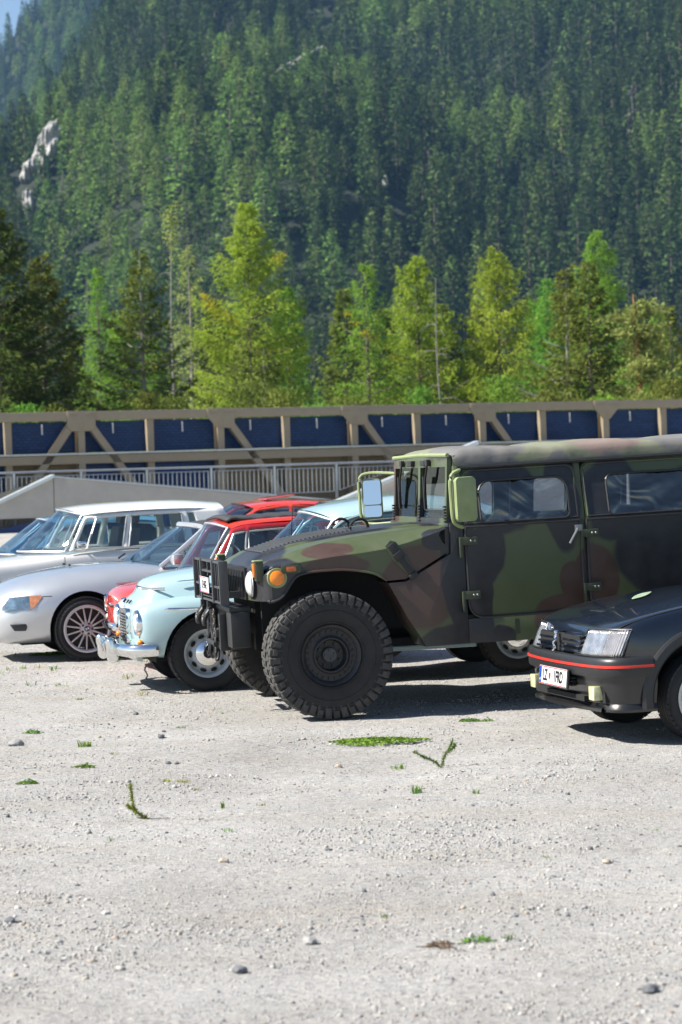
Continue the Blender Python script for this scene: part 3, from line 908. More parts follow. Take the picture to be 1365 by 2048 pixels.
def pine(px, top, depth):
    b = at(px, 966, depth); H = at(px, top, depth)[2]
    e = empty('pine_tree', (b[0], b[1], .2))
    tag(e, 'grey green pine with leaning orange trunk near the right edge', 'tree', 'tree row behind the bridge')
    r = np.random.default_rng(91)
    tr = B(); ax = lambda t: np.array([(.32 - .75 * t + .25 * t * t), .1 * t, H * t])
    tr.tube([ax(t) for t in np.linspace(0, 1, 10)], [.14 * (1 - .8 * t) for t in np.linspace(0, 1, 10)], 8)
    Ps, Ds = [], []
    for k in range(34):
        t = r.uniform(.22, 1.0); a = r.uniform(0, 6.28); bl = r.uniform(.7, 1.5) * (1.15 - .55 * t)
        c0 = ax(t); d = np.array([math.cos(a), math.sin(a), r.uniform(-.15, .35)]); c1 = c0 + d * bl
        tr.tube([tuple(c0), tuple(c0 + d * bl * .5 + np.array([0, 0, .06])), tuple(c1)], [.035, .022, .01], 5, cap=False)
        m = 200
        u = r.uniform(.25, 1.05, m)[:, None]
        q = c0 + (c1 - c0) * u + r.normal(0, 1, (m, 3)) * np.array([.24, .24, .10]); Ps.append(q); Ds.append(r.normal(size=(m, 3)) + np.array([0, 0, .5]) + d * .5)
    P = np.concatenate(Ps); D = np.concatenate(Ds); n = len(P)
    V, F = tufts(P, D, r.uniform(.12, .3, n), r.uniform(.025, .055, n), r)
    tr.build('trunk', M_BARK_O, e); fast_mesh('crown', V, F, M_PINE, e)
pine(1288, 598, 92)

def dead_tree(px0, base_px, top, depth, label, seed, tuftm=None, n=14, rad=.09):
    b = at(base_px, 966, depth); tp = at(px0, top, depth)
    e = empty('bare_tree', (b[0], b[1], .2)); tag(e, label, 'tree', 'tree row behind the bridge')
    r = np.random.default_rng(seed); d = tp - np.array([b[0], b[1], .2]); tr = B()
    pts = [d * t + np.array([.05 * math.sin(7 * t), 0, 0]) for t in np.linspace(0, 1, 9)]
    tr.tube([tuple(p) for p in pts], [rad * (1 - .75 * t) for t in np.linspace(0, 1, 9)], 7)
    for k in range(n):
        t = r.uniform(.15, .92); c = d * t; a = r.uniform(0, 6.28); bl = r.uniform(.3, 1.1)
        tr.tube([tuple(c), tuple(c + np.array([math.cos(a) * bl * .5, math.sin(a) * bl * .5, .05])), tuple(c + np.array([math.cos(a) * bl, math.sin(a) * bl, -.12 - .1 * bl]))], [.018, .012, .005], 4, cap=False)
    tr.build('trunk', M_BARK_L, e)
    if tuftm:
        P = d * np.clip(r.normal(.96, .05, 260), .8, 1.02)[:, None] + r.normal(0, .18, (260, 3)); D = r.normal(size=(260, 3)); D[:, 2] -= .3
        V, F = tufts(P, D, r.uniform(.12, .3, 260), r.uniform(.025, .05, 260), r); fast_mesh('crown', V, F, tuftm, e)
dead_tree(870, 889, 556, 93, 'bare leaning grey trunk before the round topped larch', 5, n=18, rad=.05)
dead_tree(342, 350, 428, 103, 'thin bare tree with a small tuft at its top', 6, M_LARCH_P, 8, .07)

# dry clump of roots and soil in the foreground
def dry_clump(px, py):
    p = on_ground(px, py, 0.0); r = np.random.default_rng(3)
    b = B()
    for k in range(46):
        x, y = r.normal(0, .035), r.normal(0, .03); a = r.uniform(0, 6.28); ln = r.uniform(.015, .05)
        b.tube([(x, y, .004), (x + ln * math.cos(a), y + ln * math.sin(a), r.uniform(.003, .02))], .0018, 4)
    for k in range(14): b.sphere((r.normal(0, .03), r.normal(0, .025), .003), r.uniform(.004, .010), 6, 4)
    o = b.build('dry_clump', M_DRY); o.location = (p[0], p[1], float(gz(p[0], p[1]) + relief(p[0:1], p[1:2])[0]))
    tag(o, 'brown clump of dry roots and soil in the foreground gravel', 'debris', kind='stuff')
dry_clump(885, 1890)
# second row filling the gaps low behind the first one
r_ = np.random.default_rng(15)
SHORT = {18: 'tall spruce at the left edge', 104: 'brown trunked dark spruce', 207: 'slim light green larch', 293: 'olive spruce with pale trunk', 383: 'thin pale larch', 513: 'tallest yellow green larch', 746: 'sparse larch with curved top', 843: 'round topped larch', 1004: 'wide bright larch', 1108: 'half hidden fresh larch', 1148: 'olive yellow spruce', 1207: 'tall fresh green larch', 1345: 'small spruce at the right edge'}
for i in range(17):
    px = -40 + i * 92 + r_.uniform(-25, 25); dep = r_.uniform(112, 140)
    kd = 'larch' if r_.uniform() < .5 else 'spruce'
    top = r_.uniform(560, 680)
    if 610 < px < 690: top = r_.uniform(700, 740)
    tree(px, top, dep, r_.uniform(110, 160), kd, 'larch_tree' if kd == 'larch' else 'spruce_tree',
         ('green larch' if kd == 'larch' else 'dark spruce') + ' in the second row, just ' + ('right' if px > min(SHORT, key=lambda q: abs(q - px)) else 'left') + ' of the ' + SHORT[min(SHORT, key=lambda q: abs(q - px))],
         M_LARCH_G if kd == 'larch' else M_SPRUCE, M_BARK, 300 + i, 'second row of trees behind the bridge', dens=.95, tuft=.42)
# low brush along the foot of the trees
ORD = 'first second third fourth fifth sixth seventh eighth ninth tenth eleventh twelfth thirteenth fourteenth fifteenth sixteenth seventeenth eighteenth nineteenth twentieth twenty-first twenty-second'.split()
for i in range(22):
    px = -30 + i * 66 + r_.uniform(-20, 20); dep = r_.uniform(84, 90)
    p = at(px, 966, dep); r2 = np.random.default_rng(500 + i); n = 2600
    hh = r_.uniform(3.6, 5.2); ww = r_.uniform(.9, 1.4)
    P = np.stack([r2.normal(0, ww * .5, n), r2.normal(0, ww * .5, n), r2.uniform(0, 1, n) ** .8 * hh], -1)
    P[:, :2] *= (1.25 - .75 * P[:, 2:3] / hh)
    D = r2.normal(size=(n, 3)); D[:, 2] -= .2
    V, F = tufts(P, D, r2.uniform(.12, .28, n), r2.uniform(.018, .04, n), r2)
    e = empty('young_tree', (p[0], p[1], .2)); tag(e, 'young bushy conifer low behind the bridge beam, %s from the left' % ORD[i], 'tree', 'young conifers behind the bridge')
    B().tube([(0, 0, 0), (.03, 0, hh * .9)], [.06, .015], 5).build('trunk', M_BARK, e)
    fast_mesh('crown', V, F, [M_SPRUCE, M_LARCH_G, M_SPRUCE_O][i % 3], e)
# ------------------------------------------------------------------ things shared by the vehicles
M_RUBBER = mat('tyre_rubber', (.014, .014, .015), .72, var=.25, scale=14, bump=.25, bscale=60, bdist=.004)
M_RUBBER_D = mat('dusty_tyre_rubber', (.026, .025, .024), .85, var=.3, scale=9, bump=.3, bscale=70, bdist=.004)
M_BLACK = mat('black_plastic', (.016, .016, .017), .5, var=.15, scale=20)
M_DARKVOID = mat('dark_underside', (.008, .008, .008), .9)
M_TRIM = mat('grey_rubber_trim', (.045, .047, .05), .5, var=.1, scale=20)
M_CHROME = mat('chrome', (.80, .80, .80), .06, metal=1.0, rvar=.03, scale=6)
M_TRIMCHROME = mat('satin_chrome', (.45, .46, .47), .5, metal=.8, rvar=.06, scale=6)
M_STEELG = mat('dull_steel', (.28, .28, .28), .45, metal=.8, var=.2, scale=15)
M_LENS = glass('lamp_lens', (.92, .94, .95), .10, .05)
M_REFL = mat('lamp_reflector', (.75, .76, .78), .16, metal=.9)
M_AMBER = mat('amber_lens', (.80, .22, .01), .25, coat=.6)
M_AMBER_D = mat('dark_amber_lens', (.45, .09, .005), .25, coat=.6)
M_GLASS = glass('car_glass', (.70, .80, .80), .05)
M_GLASS_B = glass('blue_tinted_glass', (.50, .66, .74), .10)
M_SEAT = mat('seat_cloth', (.05, .05, .055), .9)
M_SEAT_G = mat('grey_seat_cloth', (.12, .12, .125), .9)
M_PLATE = mat('plate_white', (.72, .72, .72), .4)
M_PLATE_BLUE = mat('plate_blue', (.01, .05, .32), .4)
M_PLATE_RED = mat('plate_red', (.45, .02, .02), .4)
M_INK = mat('plate_ink', (.01, .01, .01), .5)

def vehicle(name, loc, yaw, pitch, label, cat, roll=0.0):
    e = empty(name)
    e.rotation_mode = 'XYZ'
    M = Matrix.Rotation(R(yaw), 4, 'Z') @ Matrix.Rotation(-R(pitch), 4, 'Y') @ Matrix.Rotation(R(roll), 4, 'X')
    e.rotation_euler = M.to_euler('XYZ'); e.location = loc
    tag(e, label, cat)
    return e

def road_tyre(r, w, rim_r, n=48, grooves=4, tread=True):
    """plain tyre; outer face towards -y"""
    b = B()
    h = w / 2
    prof = [(rim_r, -h * .78), (rim_r + .012, -h * .9), ((r + rim_r) / 2, -h * 1.02), (r - .03, -h * .96), (r - .008, -h * .84)]
    k = grooves
    for i in range(k):
        y0 = -h * .78 + (i / k) * h * 1.56; y1 = -h * .78 + ((i + 1) / k) * h * 1.56
        prof += [(r, y0 + .002), (r, y1 - .009), (r - .007, y1 - .008), (r - .007, y1 - .001)]
    prof += [(r, h * .80), (r - .008, h * .84), (r - .03, h * .96), ((r + rim_r) / 2, h * 1.02), (rim_r + .012, h * .9), (rim_r, h * .78), (rim_r - .01, 0)]
    b.lathe(prof, n, closed=True)
    return b

def lug_cuts(b, r, w, n=44, tilt=.25):
    """thin raised shoulder blocks so that the tread reads from the front"""
    for i in range(n):
        a = 2 * math.pi * i / n
        for s in (-1, 1):
            Mx = Matrix.Rotation(a, 4, 'Y') @ Matrix.Translation((0, s * w * .40, r - .004)) @ Matrix.Rotation(s * tilt, 4, 'Z')
            b.box(-.40 * 2 * math.pi * r / n, .40 * 2 * math.pi * r / n, -w * .085, w * .085, -.008, .006, Mx)
    return b

def place_wheel(name, parent, parts, loc, flip=False, steer=0.0, spin=0.0):
    """parts: list of (name, mesh, material, [sub of])"""
    e = empty(name, loc, (0, R(spin), R((180 if flip else 0) + steer)))
    e.rotation_mode = 'YXZ' if False else 'XYZ'
    e.parent = parent
    for nm, me in parts:
        o = bpy.data.objects.new(nm, me); COL.objects.link(o); o.parent = e
    return e

def mesh_of(b, m, smooth=True, auto=35):
    o = b.build('tmp', m, smooth=smooth, auto=auto); me = o.data; bpy.data.objects.remove(o)
    return me

def plate(parent, M, txt, w=.52, h=.12, size=.085):
    """white Austrian style number plate; local x across, y up, z outward; M places it"""
    def xf(b): return b
    base = B().poly(rrect(-w / 2, w / 2, -h / 2, h / 2, .008, 3), 'z', 0, .004, M=M)
    o = base.build('number_plate', M_PLATE, parent)
    B().poly(rect(-w / 2 + .004, -w / 2 + .046, -h / 2 + .008, h / 2 - .008), 'z', .0045, .0052, M=M).build('country_band', M_PLATE_BLUE, o, smooth=False)
    b = B()
    for z0, z1 in ((-h / 2 + .002, -h / 2 + .0075), (h / 2 - .0075, h / 2 - .002)):
        b.poly(rect(-w / 2 + .004, w / 2 - .004, z0, z1), 'z', .0045, .0052, M=M)
    b.build('red_border', M_PLATE_RED, o, smooth=False)
    return o

def hoop(pts, n=10):
    return cr(pts, n)

def steering(parent, c, r, tilt, m=None):
    b = B()
    P = []
    for k in range(28):
        a = 2 * math.pi * k / 28
        P.append(Vector(c) + Matrix.Rotation(tilt, 3, 'Y') @ Vector((0, r * math.cos(a), r * math.sin(a))))
    b.tube(P, .013, 6, closed=True)
    for a in (0, math.pi, -math.pi / 2):
        b.tube([Vector(c), Vector(c) + Matrix.Rotation(tilt, 3, 'Y') @ Vector((0, r * math.cos(a), r * math.sin(a)))], .012, 6)
    return b.build('steering_wheel', m or M_BLACK, parent)
def seat(parent, x, y, z, w=.48, h=.62, d=.5, m=None, head=True):
    b = B()
    b.box(x - d / 2, x + d / 2, y - w / 2, y + w / 2, z, z + .15, bev=.04)
    Mx = Matrix.Translation((x + d / 2 - .04, y, z + .1)) @ Matrix.Rotation(R(12), 4, 'Y')
    b.box(-.06, .06, -w / 2, w / 2, 0, h, Mx, bev=.045)
    if head: b.box(-.045, .045, -w * .27, w * .27, h + .03, h + .2, Mx, bev=.04)
    return b.build('seat', m or M_SEAT, parent)
# ------------------------------------------------------------------ military off-road vehicle
def camo(name, green, brown, black, rough=.55, fade=0.0):
    m, t, p = _nodes(name)
    L = t.links.new
    tc = _n(t, 'ShaderNodeTexCoord')
    nz = _n(t, 'ShaderNodeTexNoise', Scale=2.6, Detail=2.0)
    L(tc.outputs['Object'], nz.inputs['Vector'])
    sub = _n(t, 'ShaderNodeVectorMath', operation='SUBTRACT'); sub.inputs[1].default_value = (.5, .5, .5)
    scl = _n(t, 'ShaderNodeVectorMath', operation='SCALE'); scl.inputs['Scale'].default_value = .16
    add = _n(t, 'ShaderNodeVectorMath', operation='ADD')
    L(nz.outputs['Color'], sub.inputs[0]); L(sub.outputs[0], scl.inputs[0]); L(tc.outputs['Object'], add.inputs[0]); L(scl.outputs[0], add.inputs[1])
    # patches are laid out on the side view (x, z) and run over the vehicle; (x, y, z, rx, ry, rz)
    def field(blobs):
        prev = None
        for (x, y, z, rx, ry, rz) in blobs:
            s = _n(t, 'ShaderNodeVectorMath', operation='SUBTRACT'); s.inputs[1].default_value = (x, y, z)
            d = _n(t, 'ShaderNodeVectorMath', operation='DIVIDE'); d.inputs[1].default_value = (rx, ry, rz)
            ln = _n(t, 'ShaderNodeVectorMath', operation='LENGTH')
            L(add.outputs[0], s.inputs[0]); L(s.outputs[0], d.inputs[0]); L(d.outputs[0], ln.inputs[0])
            if prev is None: prev = ln.outputs['Value']
            else:
                mn = _n(t, 'ShaderNodeMath', operation='MINIMUM'); L(prev, mn.inputs[0]); L(ln.outputs['Value'], mn.inputs[1]); prev = mn.outputs[0]
        mr = _n(t, 'ShaderNodeMapRange'); mr.inputs['From Min'].default_value = 1.03; mr.inputs['From Max'].default_value = .93
        L(prev, mr.inputs['Value']); return mr.outputs[0]
    BR = [(.70, -1, .92, .29, .9, .33), (.62, -1, 1.0, .2, .5, .2), (.08, -1, 1.10, .27, .22, .085), (.05, -.9, 1.22, .20, .13, .07), (.56, -1, .95, .15, .5, .12), (1.90, -1, .88, .12, .4, .17), (1.80, -1, .62, .26, .4, .17), (2.06, -1, .9, .16, .5, .28), (2.45, -1, .52, .3, .5, .12),
          (2.25, -.8, 1.95, .32, .5, .14), (.2, .6, 1.3, .3, .35, .3), (.93, .9, 1.5, .12, .25, .5), (2.6, 1, .9, .4, .4, .3), (3.6, 0, 1.9, .3, .6, .3), (.9, .95, 1.0, .4, .3, .4)]
    BK = [(-.38, -1, 1.02, .30, .5, .17), (-.45, -.3, 1.15, .34, .62, .2), (.88, -1, 1.26, .13, .3, .09), (1.02, -1, 1.0, .13, .4, .5), (1.0, -1, .46, .36, .5, .18), (1.22, -1, 1.12, .20, .4, .23), (1.16, -1, .86, .13, .4, .34), (1.3, -1, .5, .12, .3, .12), (1.35, -1, 1.55, .30, .4, .30), (1.85, -1, 1.5, .16, .4, .40),
          (2.65, -1, 1.05, .46, .6, .33), (2.25, -1, 1.5, .22, .5, .35), (3.1, -1, 1.45, .5, .5, .3), (1.25, -.7, 1.95, .36, .8, .18), (3.0, -.6, 1.95, .45, .8, .2), (.25, -.1, 1.33, .62, .50, .2), (1.0, -.3, 1.4, .2, .4, .2), (1.5, 1, 1, .35, .4, .6), (3.4, .9, .8, .5, .4, .4), (1.8, .4, 2, .3, .4, .2)]
    c1 = _n(t, 'ShaderNodeMix', data_type='RGBA'); c1.inputs[6].default_value = rgba(green); c1.inputs[7].default_value = rgba(brown); L(field(BR), c1.inputs[0])
    c2 = _n(t, 'ShaderNodeMix', data_type='RGBA'); c2.inputs[7].default_value = rgba(black); L(c1.outputs[2], c2.inputs[6]); L(field(BK), c2.inputs[0])
    # dust and fading
    n2 = _n(t, 'ShaderNodeTexNoise', Scale=7.0, Detail=8.0, Roughness=.7); L(tc.outputs['Object'], n2.inputs['Vector'])
    mr = _n(t, 'ShaderNodeMapRange'); mr.inputs['From Min'].default_value = .35; mr.inputs['From Max'].default_value = .8; mr.inputs['To Max'].default_value = .10 + fade
    L(n2.outputs[0], mr.inputs['Value'])
    c3 = _n(t, 'ShaderNodeMix', data_type='RGBA'); c3.inputs[7].default_value = rgba((.22, .20, .17)); L(c2.outputs[2], c3.inputs[6]); L(mr.outputs[0], c3.inputs[0])
    L(c3.outputs[2], p.inputs['Base Color'])
    p.inputs['Roughness'].default_value = rough
    r2 = _n(t, 'ShaderNodeMapRange'); r2.inputs['From Min'].default_value = .3; r2.inputs['From Max'].default_value = .7; r2.inputs['To Min'].default_value = rough - .1; r2.inputs['To Max'].default_value = rough + .12
    L(n2.outputs[0], r2.inputs['Value']); L(r2.outputs[0], p.inputs['Roughness'])
    nb = _n(t, 'ShaderNodeTexNoise', Scale=(9.0 if fade else 160.0), Detail=4.0); L(tc.outputs['Object'], nb.inputs['Vector'])
    b = _n(t, 'ShaderNodeBump', Strength=.25 if fade else .06, Distance=.02 if fade else .004); L(nb.outputs[0], b.inputs['Height']); L(b.outputs[0], p.inputs['Normal'])
    return m
M_CAMO = camo('camouflage_paint', (.063, .082, .035), (.060, .033, .025), (.013, .014, .018), .38)
M_CANVAS = camo('camouflage_canvas', (.16, .175, .11), (.19, .14, .12), (.12, .12, .12), .75, fade=.45)
M_OLIVE = mat('olive_paint', (.24, .29, .13), .5, var=.12, scale=9, rvar=.1)
M_OLIVE_D = mat('dark_olive_paint', (.045, .055, .03), .45, var=.15, scale=9)
M_VINYL = glass('clear_vinyl', (.70, .74, .78), .11, .04, wob=.8, wscale=2.6)
M_GLASS_W = glass('windscreen_glass', (.80, .86, .86), 0.0, ior=1.2)
M_CHAIN = mat('dirty_chain', (.10, .09, .08), .6, metal=.5, var=.3, scale=40)
M_MIRROR = mat('mirror_glass', (.9, .9, .9), .02, metal=1.0)

def build_humvee():
    e = vehicle('military_vehicle', (-.3044, 18.683, .010), 11.5, 1.6, 'camouflage painted military off-road vehicle with canvas roof and huge black tyres', 'military vehicle')
    # ---- hood: top skin plus side panels
    st = [-.505, -.47, -.38, -.15, .05, .3, .46, .65, .80, .93]
    zc = [1.13, 1.165, 1.20, 1.262, 1.297, 1.325, 1.338, 1.348, 1.352, 1.355]
    zA = [1.10, 1.14, 1.178, 1.243, 1.285, 1.315, 1.328, 1.338, 1.344, 1.348]
    zB = [1.05, 1.09, 1.128, 1.158, 1.178, 1.196, 1.212, 1.252, 1.292, 1.332]
    yA = [.64, .74, .80, .80, .80, .80, .80, .80, .80, .80]
    yB = [.72, .88, .978, 1.0, 1.0, 1.0, 1.0, 1.0, 1.0, 1.0]
    rows = []
    for i, x in enumerate(st):
        h = [(yB[i], zB[i]), (yB[i] - .012, zB[i] + .012), (yA[i] + .012, zA[i] - .01), (yA[i], zA[i]), (yA[i] - .03, zA[i] + .003), (.52, zc[i] - .004), (.50, zc[i] + .012 * (0 if i < 2 else 1)), (.25, zc[i] + .014 * (0 if i < 2 else 1))]
        rows.append([(x, -y, z) for y, z in h] + [(x, y, z) for y, z in reversed(h)])
    hd = B().grid(rows)
    for s in (-1, 1):
        lip = [(-.40, .888), (-.37, .888), (-.318, .918), (-.225, 1.043), (-.127, 1.075), (.015, 1.082), (.15, 1.078), (.27, 1.06), (.367, 1.036), (.431, 1.0), (.463, .978), (.605, .982), (.943, 1.163), (.945, 1.20)]
        top = [(st[i], zB[i]) for i in range(len(st) - 1, 1, -1)]
        top = [(x, z - .001) for x, z in top]
        notch = [(.945, 1.20), (.90, 1.23), (.875, 1.29), (.89, 1.32)]
        pts = lip[:-1] + notch + [q for q in top if q[0] < .87] + [(-.395, 1.09)]
        hd.poly(pts, 'y', s * 1.0, s * .965)
    hood = hd.build('hood', M_CAMO, e, auto=28)
    # front fascia: rounded corner and grille wall
    fz = B()
    cor = [(-.385, -.994), (-.415, -.985), (-.440, -.962), (-.458, -.93), (-.478, -.86), (-.497, -.74), (-.507, -.5), (-.507, 0)]
    cor = cor + [(x, -y) for x, y in reversed(cor[:-1])]
    g = []
    for (x, y) in cor:
        a = abs(y); topz = float(np.interp(a, [0, .5, .74, .9, .993], [1.135, 1.13, 1.105, 1.06, 1.10]))
        lowz = .885
        g.append([(x, y, lowz), (x, y, (lowz + topz) / 2), (x, y, topz - .01), (x + .03, y * .995, topz + .02)])
    fz.grid(g)
    fz.poly([(-.42, .872), (-.385, .872), (-.32, .905), (-.32, .93), (-.38, .90), (-.42, .90)], 'y', -1.006, -.9)
    fz.build('front_panel', M_CAMO, e, auto=40)
    # turn-lamp side panel stays the hood paint; grille with slots
    gr = B().box(-.525, -.50, -.56, .56, .885, 1.125, bev=.004)
    gro = gr.build('grille', M_BLACK, e)
    for k in range(14):
        y = -.51 + k * 1.02 / 13
        B().box(-.545, -.522, y - .017, y + .017, .91, 1.10, bev=.006).build('grille_bar', M_BLACK, gro)
    for s in (-1, 1):
        # headlight in its bowl
        Mh = Matrix.Translation((-.507, s * .735, 1.01)) @ Matrix.Rotation(R(90), 4, 'Z')
        hl = B().lathe([(.105, .02), (.112, .0), (.108, -.0), (.104, .018)], 28, M=Matrix.Translation((-.507, s * .735, 1.01)) @ Matrix.Rotation(R(-90), 4, 'Z')).build('headlight', M_BLACK, e)
        B().lathe([(0, -.045), (.05, -.038), (.085, -.02), (.1, .0), (.1, .01)], 28, M=Matrix.Translation((-.507, s * .735, 1.01)) @ Matrix.Rotation(R(-90), 4, 'Z')).build('lens', mat('round_headlamp_glass', (.62, .63, .62), .1, coat=1.0, var=.25, scale=18), hl)
        B().lathe([(0, -.004), (.06, -.008), (.098, -.012)], 28, M=Matrix.Translation((-.507, s * .735, 1.01)) @ Matrix.Rotation(R(-90), 4, 'Z')).build('reflector', M_REFL, hl)
        # upright amber lamp on the corner
        q = B().box(-.50, -.44, s * .90 - .045, s * .90 + .045, 1.035, 1.18, bev=.008).build('corner_lamp', M_OLIVE_D, e)
        B().box(-.516, -.501, s * .90 - .034, s * .90 + .034, 1.065, 1.165, bev=.004).build('lens', M_AMBER, q)
        B().box(-.512, -.44, s * .90 - .05, s * .90 + .05, 1.178, 1.188, bev=.003).build('visor', M_OLIVE, q)
        # round amber side lamp and slim side marker
        Ms = Matrix.Translation((-.355, s * 1.002, 1.053)) @ (Matrix.Identity(4) if s < 0 else Matrix.Rotation(R(180), 4, 'Z'))
        sl = B().lathe([(0, -.004), (.072, -.006), (.074, .0), (.074, .01)], 26, M=Ms).build('side_lamp', M_OLIVE, e)
        B().lathe([(0, -.03), (.03, -.028), (.052, -.018), (.055, -.004)], 26, M=Ms).build('lens', M_AMBER, sl)
        mk = B().poly(rrect(-.325, -.175, 1.082, 1.142, .022), 'y', s * 1.0, s * 1.018, bev=.004).build('side_marker', M_OLIVE_D, e)
        B().poly(rrect(-.285, -.215, 1.095, 1.13, .008), 'y', s * 1.017, s * 1.03, bev=.003).build('lens', M_AMBER_D, mk)
        # raised lip along the wheel opening
        a = cr([(-.43, s * .985, .888), (-.385, s * 1.006, .887), (-.318, s * 1.008, .92), (-.225, s * 1.008, 1.046), (-.127, s * 1.008, 1.079), (.015, s * 1.008, 1.086), (.15, s * 1.008, 1.082), (.27, s * 1.008, 1.064), (.367, s * 1.008, 1.04), (.431, s * 1.008, 1.004), (.463, s * 1.008, .982)], 3)
        B().tube(a, .011, 6).build('arch_lip', M_CAMO, e)
        # rubber hood latch in a dark pocket
        pk = B().poly([(.462, 1.235), (.50, 1.275), (.545, 1.262), (.63, 1.14), (.662, 1.04), (.655, .99), (.60, 1.03), (.525, 1.11)], 'y', s * 1.0, s * 1.012, bev=.006).build('latch_pocket', M_OLIVE_D, e)
        Ml = Matrix.Translation((.50, s * 1.02, 1.245)) @ Matrix.Rotation(R(56), 4, 'Y')
        B().box(0, .10, -.014, .014, -.028, .028, Ml, bev=.006).box(.10, .285, -.008, .012, -.02, .02, Ml, bev=.004).box(.075, .135, -.022, .02, -.036, .036, Ml, bev=.006).box(.27, .31, -.02, .02, -.034, .034, Ml, bev=.006).build('hood_latch', M_BLACK, e)
    # hood details: black ribbed intake grille and lifting hoops
    def hz(x): return float(np.interp(x, st, zc)) + .014
    xs_ = np.linspace(-.36, .36, 12)
    igo = B().grid([[(x, y, hz(x) + dz) for y, dz in ((-.425, -.004), (-.42, .005), (.42, .005), (.425, -.004))] for x in xs_]).build('hood_grille', M_TRIM, e, recalc=True)
    for k in range(22):
        x = -.34 + k * .68 / 21
        B().box(x - .006, x + .006, -.40, .40, hz(x) + .003, hz(x) + .012).build('grille_rib', M_TRIM, igo)
    for (x, y) in ((.40, .30), (.47, -.08)):
        B().tube(cr([(x - .075, y, 1.33), (x - .06, y, 1.39), (x, y, 1.425), (x + .06, y, 1.40), (x + .075, y, 1.335)], 5), .011, 7).build('lifting_hoop', M_BLACK, e)
    B().tube([(.02, .42, 1.28), (.06, .45, 1.56)], [.006, .003], 5).build('antenna', M_BLACK, e)
    # ---- cowl and tub
    for s in (-1, 1):
        B().poly([(.471, .961), (.608, .964), (.957, 1.148), (.965, 1.365), (1.066, 1.365), (1.066, .472), (.728, .472), (.695, .545), (.612, .682)], 'y', s * 1.0, s * .62, bev=.006).build('cowl_side', M_CAMO, e)
        B().poly([(1.066, .472), (3.05, .452), (3.05, .655), (1.066, .655)], 'y', s * .998, s * .62, bev=.006).build('sill', M_CAMO, e)
        for x in (1.42, 1.70, 2.4): B().poly(rect(x, x + .035, .52, .63), 'y', s * 1.0, s * 1.004).build('sill_slot', M_OLIVE_D, e)
        B().poly([(3.05, .455), (3.05, 1.33), (4.0, 1.33), (4.0, .8), (3.86, .8), (3.8, .95), (3.6, 1.08), (3.0, 1.08), (2.85, .95), (2.78, .66)], 'y', s * 1.0, s * .7, bev=.006).build('rear_side', M_CAMO, e)
        for x0, x1 in ((1.972, 2.012), (2.935, 2.97)):
            B().poly([(-.985, .66), (-.985, 1.33), (-.895, 1.79), (-.85, 1.79), (-.93, 1.33), (-.93, .66)] if s < 0 else [(.985, .66), (.985, 1.33), (.895, 1.79), (.85, 1.79), (.93, 1.33), (.93, .66)], 'x', x0, x1).build('door_post', M_CAMO, e)
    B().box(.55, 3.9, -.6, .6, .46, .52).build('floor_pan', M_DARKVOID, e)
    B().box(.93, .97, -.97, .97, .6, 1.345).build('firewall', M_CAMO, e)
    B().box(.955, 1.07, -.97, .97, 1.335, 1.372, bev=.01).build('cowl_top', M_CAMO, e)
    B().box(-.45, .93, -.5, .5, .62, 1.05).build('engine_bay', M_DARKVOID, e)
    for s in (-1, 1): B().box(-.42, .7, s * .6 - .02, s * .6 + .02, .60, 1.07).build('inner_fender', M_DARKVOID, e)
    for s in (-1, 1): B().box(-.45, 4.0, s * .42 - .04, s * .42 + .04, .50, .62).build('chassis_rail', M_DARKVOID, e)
    for x in (0, 3.3):
        B().tube([(x, -.85, .46), (x, .85, .46)], .05, 8).build('axle', M_DARKVOID, e)
        for s in (-1, 1):
            B().tube([(x - .18, s * .45, .52), (x, s * .85, .36)], .03, 6).tube([(x + .18, s * .45, .52), (x, s * .85, .36)], .03, 6).tube([(x, s * .55, .95), (x, s * .72, .40)], .055, 8).build('suspension_arm', M_BLACK, e)
    # ---- doors
    def door(x0, x1, s, win, rr):
        low = rrect(x0, x1, .66, 1.335, [.11, .05, .004, .004], 5)
        d = B()
        d.poly(low, 'y', s * 1.004, s * .94, bev=.005)
        do = d.build('door', M_CAMO, e)
        # upper canvas half leans in
        def P(x, z, off=0.0):
            t = (z - 1.335) / (1.775 - 1.335); return (x, s * (1.004 - .10 * max(0, t) + off), z)
        out = rrect(x0, x1, 1.338, 1.765, [.004, .004, .07, .07], 5)
        inn = rrect(win[0], win[1], win[2], win[3], rr, 5)
        up = B()
        rows = [[P(x, z, -.03) for x, z in out], [P(x, z, .0) for x, z in out], [P(x, z, .0) for x, z in inn], [P(x, z, -.03) for x, z in inn]]
        up.grid(rows, close_u=True, close_v=True)
        up.build('door_top', M_CAMO, do)
        wv = B(); N = 14
        r5 = np.random.default_rng(int(x0 * 100) + (5 if s > 0 else 0))
        G = []
        for i in range(N + 1):
            row = []
            for j in range(9):
                x = win[0] + (win[1] - win[0]) * i / N; z = win[2] + (win[3] - win[2]) * j / 8
                wob = .010 * math.sin(7 * x + 5 * z + x0 * 9) * math.sin(math.pi * i / N) + .007 * math.sin(23 * z - 11 * x)
                row.append(P(x, z, -.012 + wob * math.sin(math.pi * j / 8)))
            G.append(row)
        wv.grid(G).build('vinyl_window', M_VINYL, do)
        B().tube([P(x, z, .006) for x, z in inn], .009, 5, closed=True).build('window_seam', M_BLACK, do)
        B().tube([P(x, z, .004) for x, z in rrect(x0 + .015, x1 - .015, 1.36, 1.75, [.004, .004, .06, .06], 5)], .008, 5, closed=True).build('canvas_seam', M_CAMO, do)
        B().tube([(x, s * 1.006, z) for x, z in rrect(x0, x1, .66, 1.335, [.11, .05, .004, .004], 6)], .011, 6, closed=True).build('door_rubber', M_BLACK, do)
